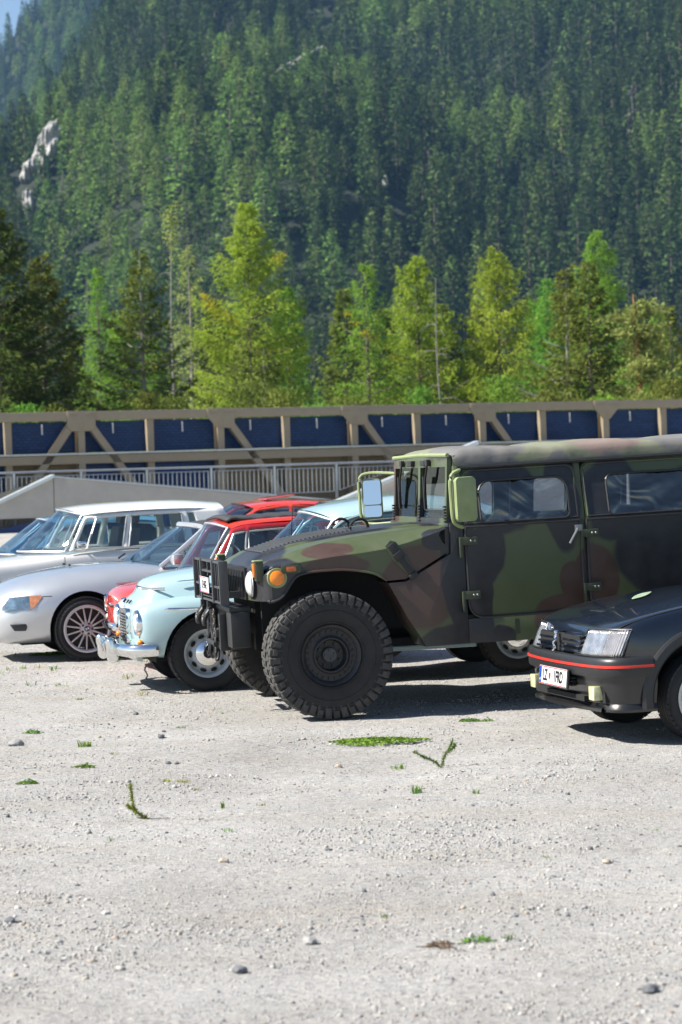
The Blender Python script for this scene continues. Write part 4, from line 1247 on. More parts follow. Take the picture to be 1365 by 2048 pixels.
        for z in (.83, 1.232):
            h = B().poly(rrect(x0 - .052, x0 + .085, z - .03, z + .03, .008), 'y', s * 1.006, s * 1.026, bev=.003).box(x0 - .055, x0 - .035, s * 1.02 - .012, s * 1.02 + .012, z - .12, z + .03, bev=.003).build('hinge', M_OLIVE_D, do)
            for q in (.035, .062): B().sphere((x0 + q, s * 1.028, z), .009, 8, 6, (1, .5, 1)).build('rivet', M_STEELG, h)
        B().tube([(x1 - .03, s * 1.03, 1.275), (x1 - .10, s * 1.035, 1.165)], .009, 6).box(x1 - .05, x1 + .01, s * 1.01 - .012, s * 1.01 + .012, 1.25, 1.30, bev=.004).build('door_handle', M_STEELG, do)
        return do
    door(1.078, 1.968, -1, (1.205, 1.895, 1.36, 1.67), [.03, .05, .10, .10])
    door(2.016, 2.93, -1, (2.20, 2.86, 1.36, 1.665), [.03, .05, .06, .06])
    door(1.078, 1.968, 1, (1.215, 1.835, 1.34, 1.655), [.03, .05, .06, .06])
    door(2.016, 2.93, 1, (2.175, 2.46, 1.345, 1.65), [.04, .04, .05, .05])
    # ---- canvas roof
    xs = list(np.linspace(1.035, 4.0, 60))
    rows = []
    for x in xs:
        h = [(.915, 1.785), (.915, 1.80), (.91, 1.85), (.895, 1.888), (.85, 1.908), (.70, 1.916), (.4, 1.922), (.12, 1.926)]
        ft = min(1, max(0, (x - 1.035) / .10)); sag = .010 * math.sin(x * 6.3) + .006 * math.sin(x * 17)
        wr = .006 * math.sin(x * 31) * math.exp(-((x - 1.3) * 2) ** 2) + .012 * math.exp(-((x - 1.95) / .03) ** 2) + .009 * math.exp(-((x - 2.42) / .04) ** 2) + .008 * math.exp(-((x - 1.42) / .03) ** 2)
        h2 = []
        for k, (y, z) in enumerate(h):
            zz = z + (sag + wr) * (k / 7 if k < 5 else 1)
            if k > 1: zz = 1.80 + (zz - 1.80) * (.70 + .30 * ft ** .5)
            h2.append((y + (wr * .6 if 1 < k < 5 else 0), zz))
        rows.append([(x, -y, z) for y, z in h2] + [(x, y, z) for y, z in reversed(h2)])
    rf = B().grid(rows); rf.build('canvas_roof', M_CANVAS, e, auto=60)
    B().poly([(-.90, 1.785), (.90, 1.785), (.90, 1.87), (-.90, 1.87)], 'x', 1.04, 1.06).build('roof_front_flap', M_CANVAS, e)
    for s in (-1, 1):
        B().tube([(1.06, s * .925, 1.775), (4.0, s * .925, 1.785)], .014, 6).build('rain_rail', M_BLACK, e)
        B().poly([(1.05, 1.765), (1.05, 1.79), (3.0, 1.795), (3.0, 1.765)], 'y', s * .90, s * .88).build('roof_frame', M_CAMO, e)
        B().tube([(1.04, s * .925, 1.37), (1.055, s * .912, 1.79)], .03, 8).build('front_pillar', M_CAMO, e)
        B().poly([(3.0, 1.33), (4.0, 1.33), (4.0, 1.80), (3.0, 1.80)], 'y', s * .93, s * .90).build('rear_curtain', M_CAMO, e)
    B().poly([(-.92, .8), (.92, .8), (.92, 1.90), (-.92, 1.90)], 'x', 3.96, 4.0).build('rear_curtain', M_CANVAS, e)
    # ---- windscreen
    def W(y, z): return (1.0 + (z - 1.365) * .07, y, z)
    fr = B()
    def bar(y0, y1, z0, z1, d=.035):
        v = []
        for dx in (-d, 0):
            for (y, z) in ((y0, z0), (y1, z0), (y1, z1), (y0, z1)):
                p = W(y, z); v.append((p[0] + dx, p[1], p[2]))
        fr.faces(v, [(0, 3, 2, 1), (4, 5, 6, 7), (0, 1, 5, 4), (1, 2, 6, 5), (2, 3, 7, 6), (3, 0, 4, 7)])
    bar(-.885, .885, 1.372, 1.405); bar(-.885, .885, 1.79, 1.872); bar(-.885, -.835, 1.405, 1.79); bar(.835, .885, 1.405, 1.79); bar(-.035, .035, 1.405, 1.79)
    wo = fr.build('windscreen_frame', M_CAMO, e, recalc=True)
    for (a, b_) in ((-.835, -.035), (.035, .835)):
        B().faces([tuple(np.array(W(a, 1.405)) - [.012, 0, 0]), tuple(np.array(W(b_, 1.405)) - [.012, 0, 0]), tuple(np.array(W(b_, 1.79)) - [.012, 0, 0]), tuple(np.array(W(a, 1.79)) - [.012, 0, 0])], [(0, 1, 2, 3)]).build('windscreen_pane', M_GLASS_W, wo)
        yc = (a + b_) / 2 + .08
        wp = B().box(-.06, -.03, yc - .035, yc + .035, 1.80, 1.85, Matrix.Translation((1.02, 0, 0)), bev=.006)
        wp.tube([(.975, yc, 1.82), (.965, yc + .06, 1.70), (.975, yc + .12, 1.60)], .009, 6)
        wp.tube([(.975, yc + .015, 1.80), (.968, yc + .075, 1.69), (.978, yc + .125, 1.61)], .006, 6)
        wp.box(.962, .985, yc + .115, yc + .140, 1.47, 1.72, Matrix.Translation((0, 0, 0)) @ Matrix.Identity(4), bev=.004)
        wp.build('wiper', M_BLACK, wo)
    for y in (-.22, .22): B().box(.962, 1.0, y - .07, y + .07, 1.80, 1.845, bev=.008).build('wiper_motor', M_BLACK, wo)
    B().tube([(1.0, -.90, 1.875), (1.01, 0, 1.885), (1.0, .90, 1.875)], .016, 8).build('header_roll', M_OLIVE, wo)
    for y in (-.86, -.03, .86):
        for k in range(6): B().box(.955, .975, y - .02, y + .02, 1.375 + k * .022, 1.388 + k * .022, bev=.003).build('hinge_bolt', M_BLACK, wo)
    # ---- mirrors on tube arms
    def mirror(s, c, ang, glassface, tilt=0.0):
        Mx = Matrix.Translation(c) @ Matrix.Rotation(R(ang), 4, 'Z') @ Matrix.Rotation(R(tilt), 4, 'X')
        mo = B().poly(rrect(-.085, .085, -.165, .165, .035, 5), 'y', -.03, .03, bev=.012, M=Mx).build('mirror', M_OLIVE, e)
        B().poly(rrect(-.072, .072, -.05, .152, .02, 4), 'y', .0305 * glassface, .032 * glassface, M=Mx).build('mirror_glass', M_MIRROR, mo)
        B().poly(rrect(-.072, .072, -.152, -.058, .02, 4), 'y', .0305 * glassface, .032 * glassface, M=Mx).build('mirror_glass', M_MIRROR, mo)
        cx, cy, cz = c
        B().tube(cr([(1.03, s * .93, cz + .20), (cx - .02, cy - s * .04, cz + .215), (cx - .10, cy, cz + .17), (cx - .105, cy, cz), (cx - .095, cy, cz - .16), (cx - .02, cy - s * .04, cz - .205), (1.03, s * .97, cz - .20)], 5), .013, 7).build('mirror_arm', M_OLIVE, mo)
    mirror(-1, (1.05, -1.16, 1.545), 14, 1)
    mirror(1, (.86, 1.17, 1.55), -12, -1, -6)
    # ---- brush guard, bumper, tow gear
    bg_ = B()
    X0, X1 = -.735, -.665
    bg_.box(X0 + .01, X1, -.66, .66, 1.168, 1.186, bev=.004).box(X0 + .01, X1, -.66, .66, .868, .884, bev=.004)
    for y, t_, x1 in ((-.665, .03, X1), (-.30, .04, X1), (.30, .04, X1), (.665, .03, X1)):
        bg_.box(X0, x1, y - t_ / 2, y + t_ / 2, .862, 1.19, bev=.008)
    for y in (-.50, -.41, .41, .50): bg_.box(X0 + .015, X1, y - .008, y + .008, .99, 1.17)
    for s in (-1, 1): bg_.box(X0 + .012, X1, s * .64, s * .32, .982, .998).box(X0 + .015, X1, s * .47 - .008, s * .47 + .008, .885, .985)
    bg_.box(X0 + .012, X1, -.28, .28, 1.09, 1.105).box(X0 + .015, X1, -.012, .012, 1.06, 1.17).box(X0 + .012, X1, -.28, .28, .90, .91)
    for s in (-1, 1): bg_.box(X1, -.5, s * .45 - .02, s * .45 + .02, .90, .95)
    bgo = bg_.build('brush_guard', M_TRIM, e)
    Mp = Matrix.Translation((X0 - .012, -.0, .995)) @ Matrix.Rotation(R(-90), 4, 'Z') @ Matrix.Rotation(R(90), 4, 'X')
    pl = plate(e, Mp, '', .46, .12)
    text_mesh('plate_characters', 'SZ·147GE', .088, M_INK, pl, Mp @ Matrix.Translation((.022, -.002, .0055)), sx=.66)
    B().box(-.66, -.50, -.60, .60, .80, .835, bev=.006).box(-.655, -.51, -.62, -.40, .535, .80, bev=.008).box(-.655, -.51, .40, .62, .535, .80, bev=.008).box(-.60, -.51, -.40, .40, .60, .80, bev=.008).build('front_bumper', M_BLACK, e)
    def shackle(y, m=M_BLACK):
        b = B()
        b.tube(cr([(-.70, y - .035, .80), (-.745, y - .045, .74), (-.75, y, .685), (-.745, y + .045, .74), (-.70, y + .035, .80)], 6), .017, 8)
        b.tube([(-.70, y - .06, .80), (-.70, y + .06, .80)], .02, 8).box(-.72, -.64, y - .02, y + .02, .775, .86, bev=.006)
        return b.build('tow_shackle', m, e)
    shackle(.46); shackle(.12)
    th = B()
    for y in (.20, .02, -.12): th.tube([(-.70, y, .80), (-.70, y, .56)], .018, 7)
    th.tube([(-.71, .26, .56), (-.71, -.18, .545)], .022, 7).tube([(-.70, .2, .70), (-.71, -.10, .58)], .014, 6).tube([(-.70, -.05, .72), (-.72, .16, .57)], .014, 6)
    th.tube(cr([(-.71, .08, .55), (-.72, .08, .48), (-.70, .09, .43), (-.69, .06, .47)], 5), .017, 7).tube(cr([(-.70, -.10, .56), (-.71, -.11, .46), (-.70, -.13, .42), (-.68, -.10, .50)], 5), .013, 7)
    th.sphere((-.69, .1, .66), .035, 10, 8).sphere((-.68, -.16, .64), .032, 10, 8).box(-.72, -.62, -.26, -.20, .60, .66, bev=.008).box(-.70, -.62, -.34, -.28, .50, .78, bev=.006)
    th.build('tow_gear', M_STEELG if False else M_BLACK, e)
    ch = None
    for k in range(9):
        z = .79 - k * .036
        c = []
        for q in range(10):
            a = 6.283 * q / 10
            c.append((-.715 + (.012 * math.cos(a) if k % 2 else 0), -.17 + (.0 if k % 2 else .012 * math.cos(a)), z + .024 * math.sin(a)))
        B().tube(c, .0045, 4, closed=True).build('chain_link', M_CHAIN, e)
    # ---- interior
    for y in (-.55, .55):
        for x in (1.55, 2.5): seat(e, x, y, .70, .5, .6, .5, M_SEAT, head=False)
    B().box(1.0, 3.2, -.38, .38, .5, 1.02, bev=.05).build('tunnel', M_OLIVE_D, e)
    B().box(1.02, 1.22, -.9, .9, 1.08, 1.34, bev=.03).build('dashboard', M_BLACK, e)
    steering(e, (1.34, -.55, 1.32), .21, R(-28))
    B().box(1.02, 3.9, -.93, .93, .64, .68).build('floor', M_OLIVE_D, e)
    # ---- wheels
    t = B(); r, wd = .453, .315; rim = .215
    t.lathe([(rim, -.115), (rim + .02, -.14), (.30, -.158), (.375, -.160), (.42, -.152), (r - .006, -.134), (r, -.12), (r, .12), (r - .006, .134), (.42, .152), (.375, .160), (.30, .158), (rim + .02, .14), (rim, .115), (rim - .02, 0)], 64, closed=True)
    for rr in (.245, .33, .385): t.lathe([(rr - .004, -.159), (rr, -.165), (rr + .004, -.159)], 64)
    tyre = mesh_of(t, M_RUBBER_D)
    t = B(); n = 44
    for i in range(n):
        for s in (-1, 1):
            a2 = 2 * math.pi * (i + (0 if s < 0 else .5)) / n
            Mx = Matrix.Rotation(a2, 4, 'Y')
            long_ = i % 2 == 0
            t.box(-.025, .025, -.034, .028, -.02, .010, Mx @ Matrix.Translation((0, s * (.126 if long_ else .119), r)) @ Matrix.Rotation(s * .16, 4, 'Z'), bev=.004)
            t.box(-.022, .022, -.008, .007, -.045 if long_ else -.026, .010, Mx @ Matrix.Translation((0, s * .156, r - .022)), bev=.003)
            t.box(-.009, .009, -.005, .006, -.03, .0, Mx @ Matrix.Translation((.016, s * .157, r - .05)), bev=.002)
            t.box(-.027, .022, -.03, .03, -.01, .010, Mx @ Matrix.Translation((.02, s * .052, r)) @ Matrix.Rotation(-s * .45, 4, 'Z'), bev=.003)
            if long_: t.box(-.016, .016, -.026, .026, -.01, .011, Mx @ Matrix.Translation((-.03, s * .082, r)) @ Matrix.Rotation(s * .2, 4, 'Z'), bev=.003)
    tread = mesh_of(t, mat('dusty_tread_rubber', (.055, .053, .050), .8, var=.35, scale=12, bump=.3, bscale=70, bdist=.004))
    rm = B().lathe([(.225, -.12), (.232, -.135), (.222, -.148), (.208, -.140), (.196, -.125), (.190, -.118), (.150, -.112), (.137, -.118), (.128, -.132), (.118, -.132), (.112, -.105), (.105, -.07), (.06, -.065), (0, -.065)], 48)
    for k in range(24):
        a = 2 * math.pi * k / 24
        rm.lathe([(0, -.012), (.0095, -.012), (.0095, .004)], 6, M=Matrix.Translation((.172 * math.cos(a), -.116, .172 * math.sin(a))))
    for k in range(8):
        a = 2 * math.pi * (k + .5) / 8
        rm.lathe([(0, -.02), (.012, -.02), (.012, .004)], 6, M=Matrix.Translation((.085 * math.cos(a), -.068, .085 * math.sin(a))))
    rimm = mesh_of(rm, M_BLACK)
    hb_ = B().lathe([(0, -.10), (.05, -.10), (.056, -.094), (.056, -.06)], 20)
    for k in range(4): hb_.lathe([(0, -.012), (.010, -.012), (.010, .004)], 6, M=Matrix.Translation((.034 * math.cos(k * 1.57 + .3), -.10, .034 * math.sin(k * 1.57 + .3))))
    hub = mesh_of(hb_, mat('hub_grey', (.06, .062, .065), .5, metal=.3, var=.3, scale=30))
    for x in (0, 3.3):
        for s in (-1, 1):
            place_wheel('wheel', e, [('tyre', tyre), ('tread', tread), ('rim', rimm), ('hub', hub)], (x, s * .912, .465), flip=s > 0, steer=(2.0 if x == 0 else 0), spin=7)
    return e
build_humvee()
# ------------------------------------------------------------------ helpers for rounded car bodies
def paint(name, col, metal=0.0, rough=.32, flake=.0):
    return mat(name, col, rough, metal=metal, coat=1.0, var=.03, scale=2.0, rvar=.05, coat_rough=.06)

def cage(name, secs, m, parent, arches=(), level=2, holes=(), smooth_ends=True):
    """secs: list of (x, half section [(y, z)...] from bottom centre to top centre); arches: (x, z, radius, y_inner)"""
    bm = bmesh.new()
    rings = []
    for x, h in secs:
        ring = [bm.verts.new((x + (q[2] if len(q) > 2 else 0), -q[0], q[1])) for q in h]
        ring += [bm.verts.new((x + (q[2] if len(q) > 2 else 0), q[0], q[1])) for q in reversed(h[1:-1])]
        rings.append(ring)
    n = len(rings[0])
    for a, b in zip(rings[:-1], rings[1:]):
        for k in range(n): bm.faces.new((a[k], a[(k + 1) % n], b[(k + 1) % n], b[k]))
    half = n // 2
    def cap(r):
        # strip of quads across the ring keeps the ends smooth
        K = len(secs[0][1])
        for i in range(K - 1):
            a, b = r[i], r[i + 1]
            c = r[(n - i - 1) % n] if i + 1 < K - 1 else None
            d = r[(n - i) % n] if i > 0 else None
            if d is None: bm.faces.new((a, b, r[n - 1]))
            elif i + 1 == K - 1: bm.faces.new((a, b, d))
            else: bm.faces.new((a, b, c, d))
    cap(rings[0]); cap(rings[-1])
    bmesh.ops.recalc_face_normals(bm, faces=bm.faces[:])
    me = bpy.data.meshes.new(name); bm.to_mesh(me); bm.free()
    o = link(name, me, [m, M_DARKVOID])
    mods = [('SUBSURF', dict(levels=level, render_levels=level))] if level else []
    cut = []
    for (x, z, rr, yi) in arches:
        for s in (-1, 1):
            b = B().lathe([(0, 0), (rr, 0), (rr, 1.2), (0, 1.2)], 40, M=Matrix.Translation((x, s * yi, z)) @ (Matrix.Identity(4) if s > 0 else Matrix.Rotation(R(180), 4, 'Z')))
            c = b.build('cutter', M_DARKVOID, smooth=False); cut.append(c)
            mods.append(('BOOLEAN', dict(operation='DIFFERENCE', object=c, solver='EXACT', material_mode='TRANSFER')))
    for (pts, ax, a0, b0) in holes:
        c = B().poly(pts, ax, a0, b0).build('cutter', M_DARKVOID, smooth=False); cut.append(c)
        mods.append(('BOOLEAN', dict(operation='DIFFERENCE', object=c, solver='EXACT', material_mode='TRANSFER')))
    evaluated(o, mods)
    for c in cut:
        me_ = c.data; bpy.data.objects.remove(c); bpy.data.meshes.remove(me_)
    o.data.polygons.foreach_set('use_smooth', [True] * len(o.data.polygons))
    o.data.set_sharp_from_angle(angle=R(40))
    o.parent = parent
    return o

def curve_at(pts, n):
    """evenly resample a Catmull-Rom curve at parameters 0..1 given by n (list)"""
    c = np.array(cr(pts, 12)); t = np.linspace(0, 1, len(c))
    return np.stack([np.interp(n, t, c[:, k]) for k in range(c.shape[1])], -1)

def sidewall(parent, belt, rail, wins, m, gm, nm='side_frame', v0=.10, v1=.90, trim=None, bow=.015, hooks=None):
    """pillars and glass between the belt line and the roof rail on both sides; wins: (s0, s1) spans"""
    cuts = sorted(set([0, 1] + [q for w_ in wins for q in w_] + list(np.linspace(0, 1, 17))))
    cuts = np.array(cuts); vs = np.array([0, v0, (v0 + v1) / 2, v1, 1])
    Bt = curve_at(belt, cuts); Rl = curve_at(rail, cuts)
    for s in (1, -1):
        P = np.zeros((len(cuts), len(vs), 3))
        for j, v in enumerate(vs):
            P[:, j] = Bt * (1 - v) + Rl * v
            P[:, j, 1] -= bow * 4 * v * (1 - v)
        P[:, :, 1] *= s
        fr = B()
        panes = {k: B() for k in range(len(wins))}
        V = {}
        def put(b, i, j, off=0.0):
            key = (id(b), i, j)
            if key not in V:
                q = P[i, j].copy(); q[1] += off * s
                V[key] = b.bm.verts.new(q)
            return V[key]
        for i in range(len(cuts) - 1):
            mid = (cuts[i] + cuts[i + 1]) / 2
            k = next((q for q, w_ in enumerate(wins) if w_[0] < mid < w_[1]), None)
            for j in range(len(vs) - 1):
                if k is not None and 1 <= j <= 2: b, off = panes[k], .012
                else: b, off = fr, 0
                b.bm.faces.new([put(b, i, j, off), put(b, i + 1, j, off), put(b, i + 1, j + 1, off), put(b, i, j + 1, off)])
        fo = fr.build(nm, m, parent, recalc=True)
        evaluated(fo, [('SOLIDIFY', dict(thickness=.016, offset=0))])
        for k, b in panes.items():
            b.build('side_window', gm, fo)
            if trim and wins[k][1] - wins[k][0] > .12:
                i0 = int(np.argmin(abs(cuts - wins[k][0]))); i1 = int(np.argmin(abs(cuts - wins[k][1])))
                loop = [P[i, 1] for i in range(i0, i1 + 1)] + [P[i1, 2]] + [P[i, 3] for i in range(i1, i0 - 1, -1)] + [P[i0, 2]]
                B().tube([(q[0], q[1] - .012 * s, q[2]) for q in loop], .010, 5, closed=True).build('window_trim', M_TRIMCHROME, fo)

def screen(parent, bot, top, gm, trim=None, bow=.05, nm='windscreen', n=10):
    """curved pane between two half curves: bot/top = (centre point, near corner point)"""
    rows = []
    for v in np.linspace(0, 1, 5):
        row = []
        for u in np.linspace(-1, 1, 2 * n + 1):
            def q(c, e):
                a = abs(u); x = c[0] + (e[0] - c[0]) * a ** 2; z = c[2] + (e[2] - c[2]) * a ** 2
                return np.array([x, e[1] * a * np.sign(-u) * -1 if False else abs(e[1]) * u, z])
            p = q(*bot) * (1 - v) + q(*top) * v
            row.append(tuple(p))
        rows.append(row)
    o = B().grid(rows).build(nm, gm, parent)
    if trim:
        loop = [rows[0][k] for k in range(2 * n + 1)] + [rows[i][-1] for i in range(1, 4)] + [rows[-1][k] for k in range(2 * n, -1, -1)] + [rows[i][0] for i in range(3, 0, -1)]
        B().tube(loop, .012, 6, closed=True).build('screen_trim', M_TRIMCHROME if trim is M_CHROME else trim, o)
    return o

def roof_patch(parent, stn, m, nm='roof', thick=.03, auto=60):
    """stn: list of (x, half section [(y, z)...] from edge to centre)"""
    rows = []
    xs = [s[0] for s in stn]
    K = len(stn[0][1])
    tx = np.linspace(0, 1, len(stn)); fine = np.linspace(0, 1, (len(stn) - 1) * 5 + 1)
    C = np.array([[[x + (q[2] if len(q) > 2 else 0), q[0], q[1]] for q in h] for x, h in stn])
    for k in range(len(fine)): pass
    cols = []
    for j in range(K): cols.append(np.array(cr([tuple(C[i, j]) for i in range(len(stn))], 5)))
    for k in range(len(cols[0])):
        half = cr([tuple(cols[j][k]) for j in range(K)], 4)
        rows.append([(p[0], -p[1], p[2]) for p in half] + [(p[0], p[1], p[2]) for p in reversed(half[:-1])])
    o = B().grid(rows).build(nm, m, parent, recalc=True, auto=auto)
    return o

def steel_wheel(r, w, rim_r, m_rim, m_cap, slots=8, badge=None):
    t = road_tyre(r, w, rim_r)
    lug_cuts(t, r, w, 40)
    tyre = mesh_of(t, M_RUBBER)
    h = w / 2
    rm = B().lathe([(rim_r + .012, -h * .72), (rim_r + .014, -h * .86), (rim_r - .004, -h * .84), (rim_r - .018, -h * .70), (rim_r - .03, -h * .35), (rim_r - .055, -h * .30), (rim_r - .075, -h * .5), (rim_r * .52, -h * .52), (rim_r * .5, -h * .4), (0, -h * .4)], 48)
    rim = mesh_of(rm, m_rim)
    sl = B()
    for k in range(slots):
        a = 2 * math.pi * (k + .35) / slots
        sl.lathe([(0, -.004), (.5, -.003), (.5, .004)], 14, M=Matrix.Rotation(a, 4, 'Y') @ Matrix.Translation((rim_r * .74, -h * .515, 0)) @ Matrix.Diagonal((.03, 1, .055, 1)))
    slot = mesh_of(sl, M_DARKVOID)
    cp = B().lathe([(0, -h * .98), (rim_r * .18, -h * .975), (rim_r * .38, -h * .86), (rim_r * .46, -h * .7), (rim_r * .52, -h * .64), (rim_r * .53, -h * .5)], 40)
    cap = mesh_of(cp, m_cap)
    return [('tyre', tyre), ('rim', rim), ('rim_slot', slot), ('hub_cap', cap)]

def spoke_wheel(r, w, rim_r, m_rim, spokes=15, wide=.011):
    t = road_tyre(r, w, rim_r, 56); lug_cuts(t, r, w, 48, .12)
    tyre = mesh_of(t, M_RUBBER)
    h = w / 2
    b = B().lathe([(rim_r + .008, -h * .80), (rim_r + .012, -h * .95), (rim_r - .004, -h * .97), (rim_r - .018, -h * .88), (rim_r - .022, -h * .6), (rim_r - .024, h * .8)], 56)
    b.lathe([(0, -h * .80), (.055, -h * .80), (.07, -h * .74), (.075, -h * .55), (.0, -h * .5)], 30)
    for k in range(spokes):
        a = 2 * math.pi * k / spokes
        Mx = Matrix.Rotation(a, 4, 'Y')
        b.poly([(.06, -wide * 1.1), (rim_r - .018, -wide * .75), (rim_r - .018, wide * .75), (.06, wide * 1.1)], 'y', -h * .86, -h * .62, bev=.003, M=Mx)
    rim = mesh_of(b, m_rim)
    d = B().lathe([(0, 0), (rim_r - .03, 0)], 40).lathe([(0, -.02), (.13, -.02), (.13, .0)], 30)
    disc = mesh_of(d, M_BLACK)
    n = B()
    for k in range(5):
        a = 2 * math.pi * (k + .25) / 5
        n.lathe([(0, -.004), (.012, -.004), (.012, .01)], 8, M=Matrix.Translation((.052 * math.cos(a), -h * .80, .052 * math.sin(a))))
    nuts = mesh_of(n, M_BLACK)
    return [('tyre', tyre), ('rim', rim), ('brake_disc', disc), ('wheel_nuts', nuts)]

def wheels(e, parts, wb, track, r, steer=0.0, xs=None):
    out = []
    for x in (xs or (0, wb)):
        for s in (-1, 1):
            out.append(place_wheel('wheel', e, parts, (x, s * track, r), flip=s > 0, steer=(steer if x == 0 else 0), spin=11 * (x + 2)))
    return out

def sweep(plan, prof, m, name, parent, auto=35, closed=False):
    """prof [(outward offset, z)...] carried along plan [(x, y)...] (near side to far side)"""
    P = [Vector((p[0], p[1])) for p in plan]
    rows = []
    for i, p in enumerate(P):
        d = (P[min(i + 1, len(P) - 1)] - P[max(i - 1, 0)]).normalized()
        nrm = Vector((-d.y, d.x))
        rows.append([(p.x + nrm.x * o, p.y + nrm.y * o, z) for o, z in prof])
    return B().grid(rows, close_v=closed).build(name, m, parent, recalc=True, auto=auto)

def mirror_plan(half):
    """half: near side rear -> front centre (y=0)"""
    return half + [(x, -y) for x, y in reversed(half[:-1])]
# ------------------------------------------------------------------ black hatchback at the right
def build_hatch():
    e = vehicle('black_hatchback', (2.113, 16.262, 0.0), 15, .6, 'glossy black hatchback with red bumper stripe and yellow fog lamps', 'car')
    MP = paint('black_blue_paint', (.004, .007, .014), rough=.25)
    MG = mat('dark_grey_bumper', (.018, .019, .021), .40, var=.08, scale=12)
    MK = mat('black_skirt', (.012, .012, .013), .28, coat=.4)
    MR = mat('red_stripe', (.55, .03, .02), .4)
    def sec(zE, wE, dz=.022, zs=.25, wm=.79, fr=1.0):
        return [(0, zs), (.60 * fr, zs), (.755 * fr, zs + .02), (wm * fr - .005, zs + .08), (wm * fr, .52), (wm * fr, .60), (wm * fr - .008, min(.72, zE - .06)), (wE + .045, zE - .03), (wE + .012, zE - .008), (wE - .012, zE), (wE - .05, zE + .004), (.35, zE + dz * .8), (0, zE + dz)]
    secs = [(-.65, sec(.63, .54, .02, fr=.74)), (-.635, sec(.70, .56, .02, fr=.80)), (-.605, sec(.742, .60, .022, fr=.855)), (-.565, sec(.768, .65, .022, fr=.905)), (-.50, sec(.792, .685, .024, fr=.955)), (-.42, sec(.815, .697, .024, fr=.99)), (-.3, sec(.842, .70, .026)), (0, sec(.893, .70, .028)),
            (.3, sec(.925, .70, .03)), (.6, sec(.95, .70, .03)), (.80, sec(.965, .70, .02)), (1.0, sec(.965, .72, .0)), (2.0, sec(.96, .72, .0)), (2.9, sec(.93, .70, .0)), (3.0, sec(.90, .66, .0, fr=.95)), (3.03, sec(.8, .62, .0, fr=.9))]
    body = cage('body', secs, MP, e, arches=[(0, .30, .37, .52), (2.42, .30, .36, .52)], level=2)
    # shut line between hood and wing
    for s in (-1, 1):
        B().tube(cr([(-.56, s * .690, .752), (-.48, s * .704, .788), (-.3, s * .708, .834), (0, s * .708, .884), (.3, s * .708, .916), (.7, s * .708, .950)], 4), .004, 4).build('shut_line', M_DARKVOID, body)
    # bumper, red stripe, skirt
    half = [(-.37, -.80), (-.45, -.802), (-.53, -.796), (-.60, -.775), (-.652, -.73), (-.688, -.64), (-.712, -.5), (-.73, -.3), (-.738, -.12), (-.74, 0)]
    plan = mirror_plan(half)
    sweep(plan, [(-.06, .578), (-.012, .576), (.006, .566), (.012, .545), (.013, .528), (.013, .505), (.012, .462), (.004, .448), (-.05, .445)], MG, 'bumper', e, auto=50)
    sweep(plan, [(.012, .527), (.019, .526), (.019, .511), (.012, .510)], MR, 'bumper_stripe', e)
    sk = [(x + .03 * (1 if a < 9 else 1), y * .985) for a, (x, y) in enumerate(half)]
    plan2 = mirror_plan(sk)
    sweep(plan2, [(-.03, .449), (.006, .447), (.004, .40), (-.012, .33), (-.026, .275), (-.016, .262), (-.008, .24), (-.02, .222), (-.06, .22)], MK, 'front_skirt', e, auto=45)
    sweep([(x, y) for x, y in plan2 if abs(y) < .70 and x < -.57], [(-.02, .262), (.010, .245), (.012, .225), (-.03, .218)], MK, 'spoiler_lip', e)
    # intake slots
    for k in range(3):
        B().box(-.742, -.707, -.30, .30, .372 + k * .022, .386 + k * .022).build('intake_slot', M_DARKVOID, e)
    B().box(-.717, -.66, -.46, .46, .283, .318).build('lower_intake', M_DARKVOID, e)
    for s in (-1, 1):
        B().poly([(s * .64, .405), (s * .42, .405), (s * .40, .29), (s * .66, .28)], 'x', -.648, -.58).build('fog_recess', M_DARKVOID, e)
        f = B().box(-.708, -.64, s * .56 - .05, s * .56 + .05, .296, .388, bev=.01).build('fog_lamp', mat('yellow_fog_glass', (.62, .61, .34), .15, coat=1.0, var=.25, scale=30), e)
    # number plate
    Mp = Matrix.Translation((-.769, -.03, .418)) @ Matrix.Rotation(R(-90), 4, 'Z') @ Matrix.Rotation(R(84), 4, 'X')
    B().poly(rrect(-.275, .275, -.07, .065, .01), 'z', -.012, -.001, M=Mp).build('plate_holder', M_BLACK, e)
    pl = plate(e, Mp, '', .52, .12)
    text_mesh('plate_characters', 'LZ', .104, M_INK, pl, Mp @ Matrix.Translation((-.145, -.002, .0055)), sx=.74, bold=.003)
    text_mesh('plate_characters', '1FRD', .104, M_INK, pl, Mp @ Matrix.Translation((.105, -.002, .0055)), sx=.74, bold=.003)
    B().poly([(-.075, .02), (-.04, .02), (-.04, -.008), (-.0575, -.03), (-.075, -.008)], 'z', .0045, .0055, M=Mp).build('plate_crest', M_PLATE_RED, pl, smooth=False)
    text_mesh('country_letter', 'A', .03, M_PLATE, pl, Mp @ Matrix.Translation((-.235, -.032, .0058)))
    # grille: dark recess and four bright-edged slats
    B().poly([(-.37, .70), (.37, .70), (.40, .585), (-.40, .585)], 'x', -.70, -.655, M=None).build('grille_recess', M_DARKVOID, e)
    for k in range(4):
        z = .692 - k * .031; x = -.692 - k * .012
        for (a, b_) in ((-.385 + .0, -.055), (.055, .385)):
            B().poly([(x, z), (x + .004, z + .014), (x + .05, z + .02), (x + .05, z + .012)], 'y', a - .004 * k * (1 if a < 0 else 0), b_ + .004 * k * (1 if a > 0 else 0), bev=.002).build('grille_slat', MP, e)
    # chrome emblem: an upright squiggle figure
    em = B()
    em.tube(cr([(-.725, .02, .712), (-.728, -.015, .70), (-.73, .012, .68), (-.735, -.012, .66), (-.74, .02, .64), (-.745, -.018, .61), (-.75, .006, .59)], 5), [.009] * 31, 6)
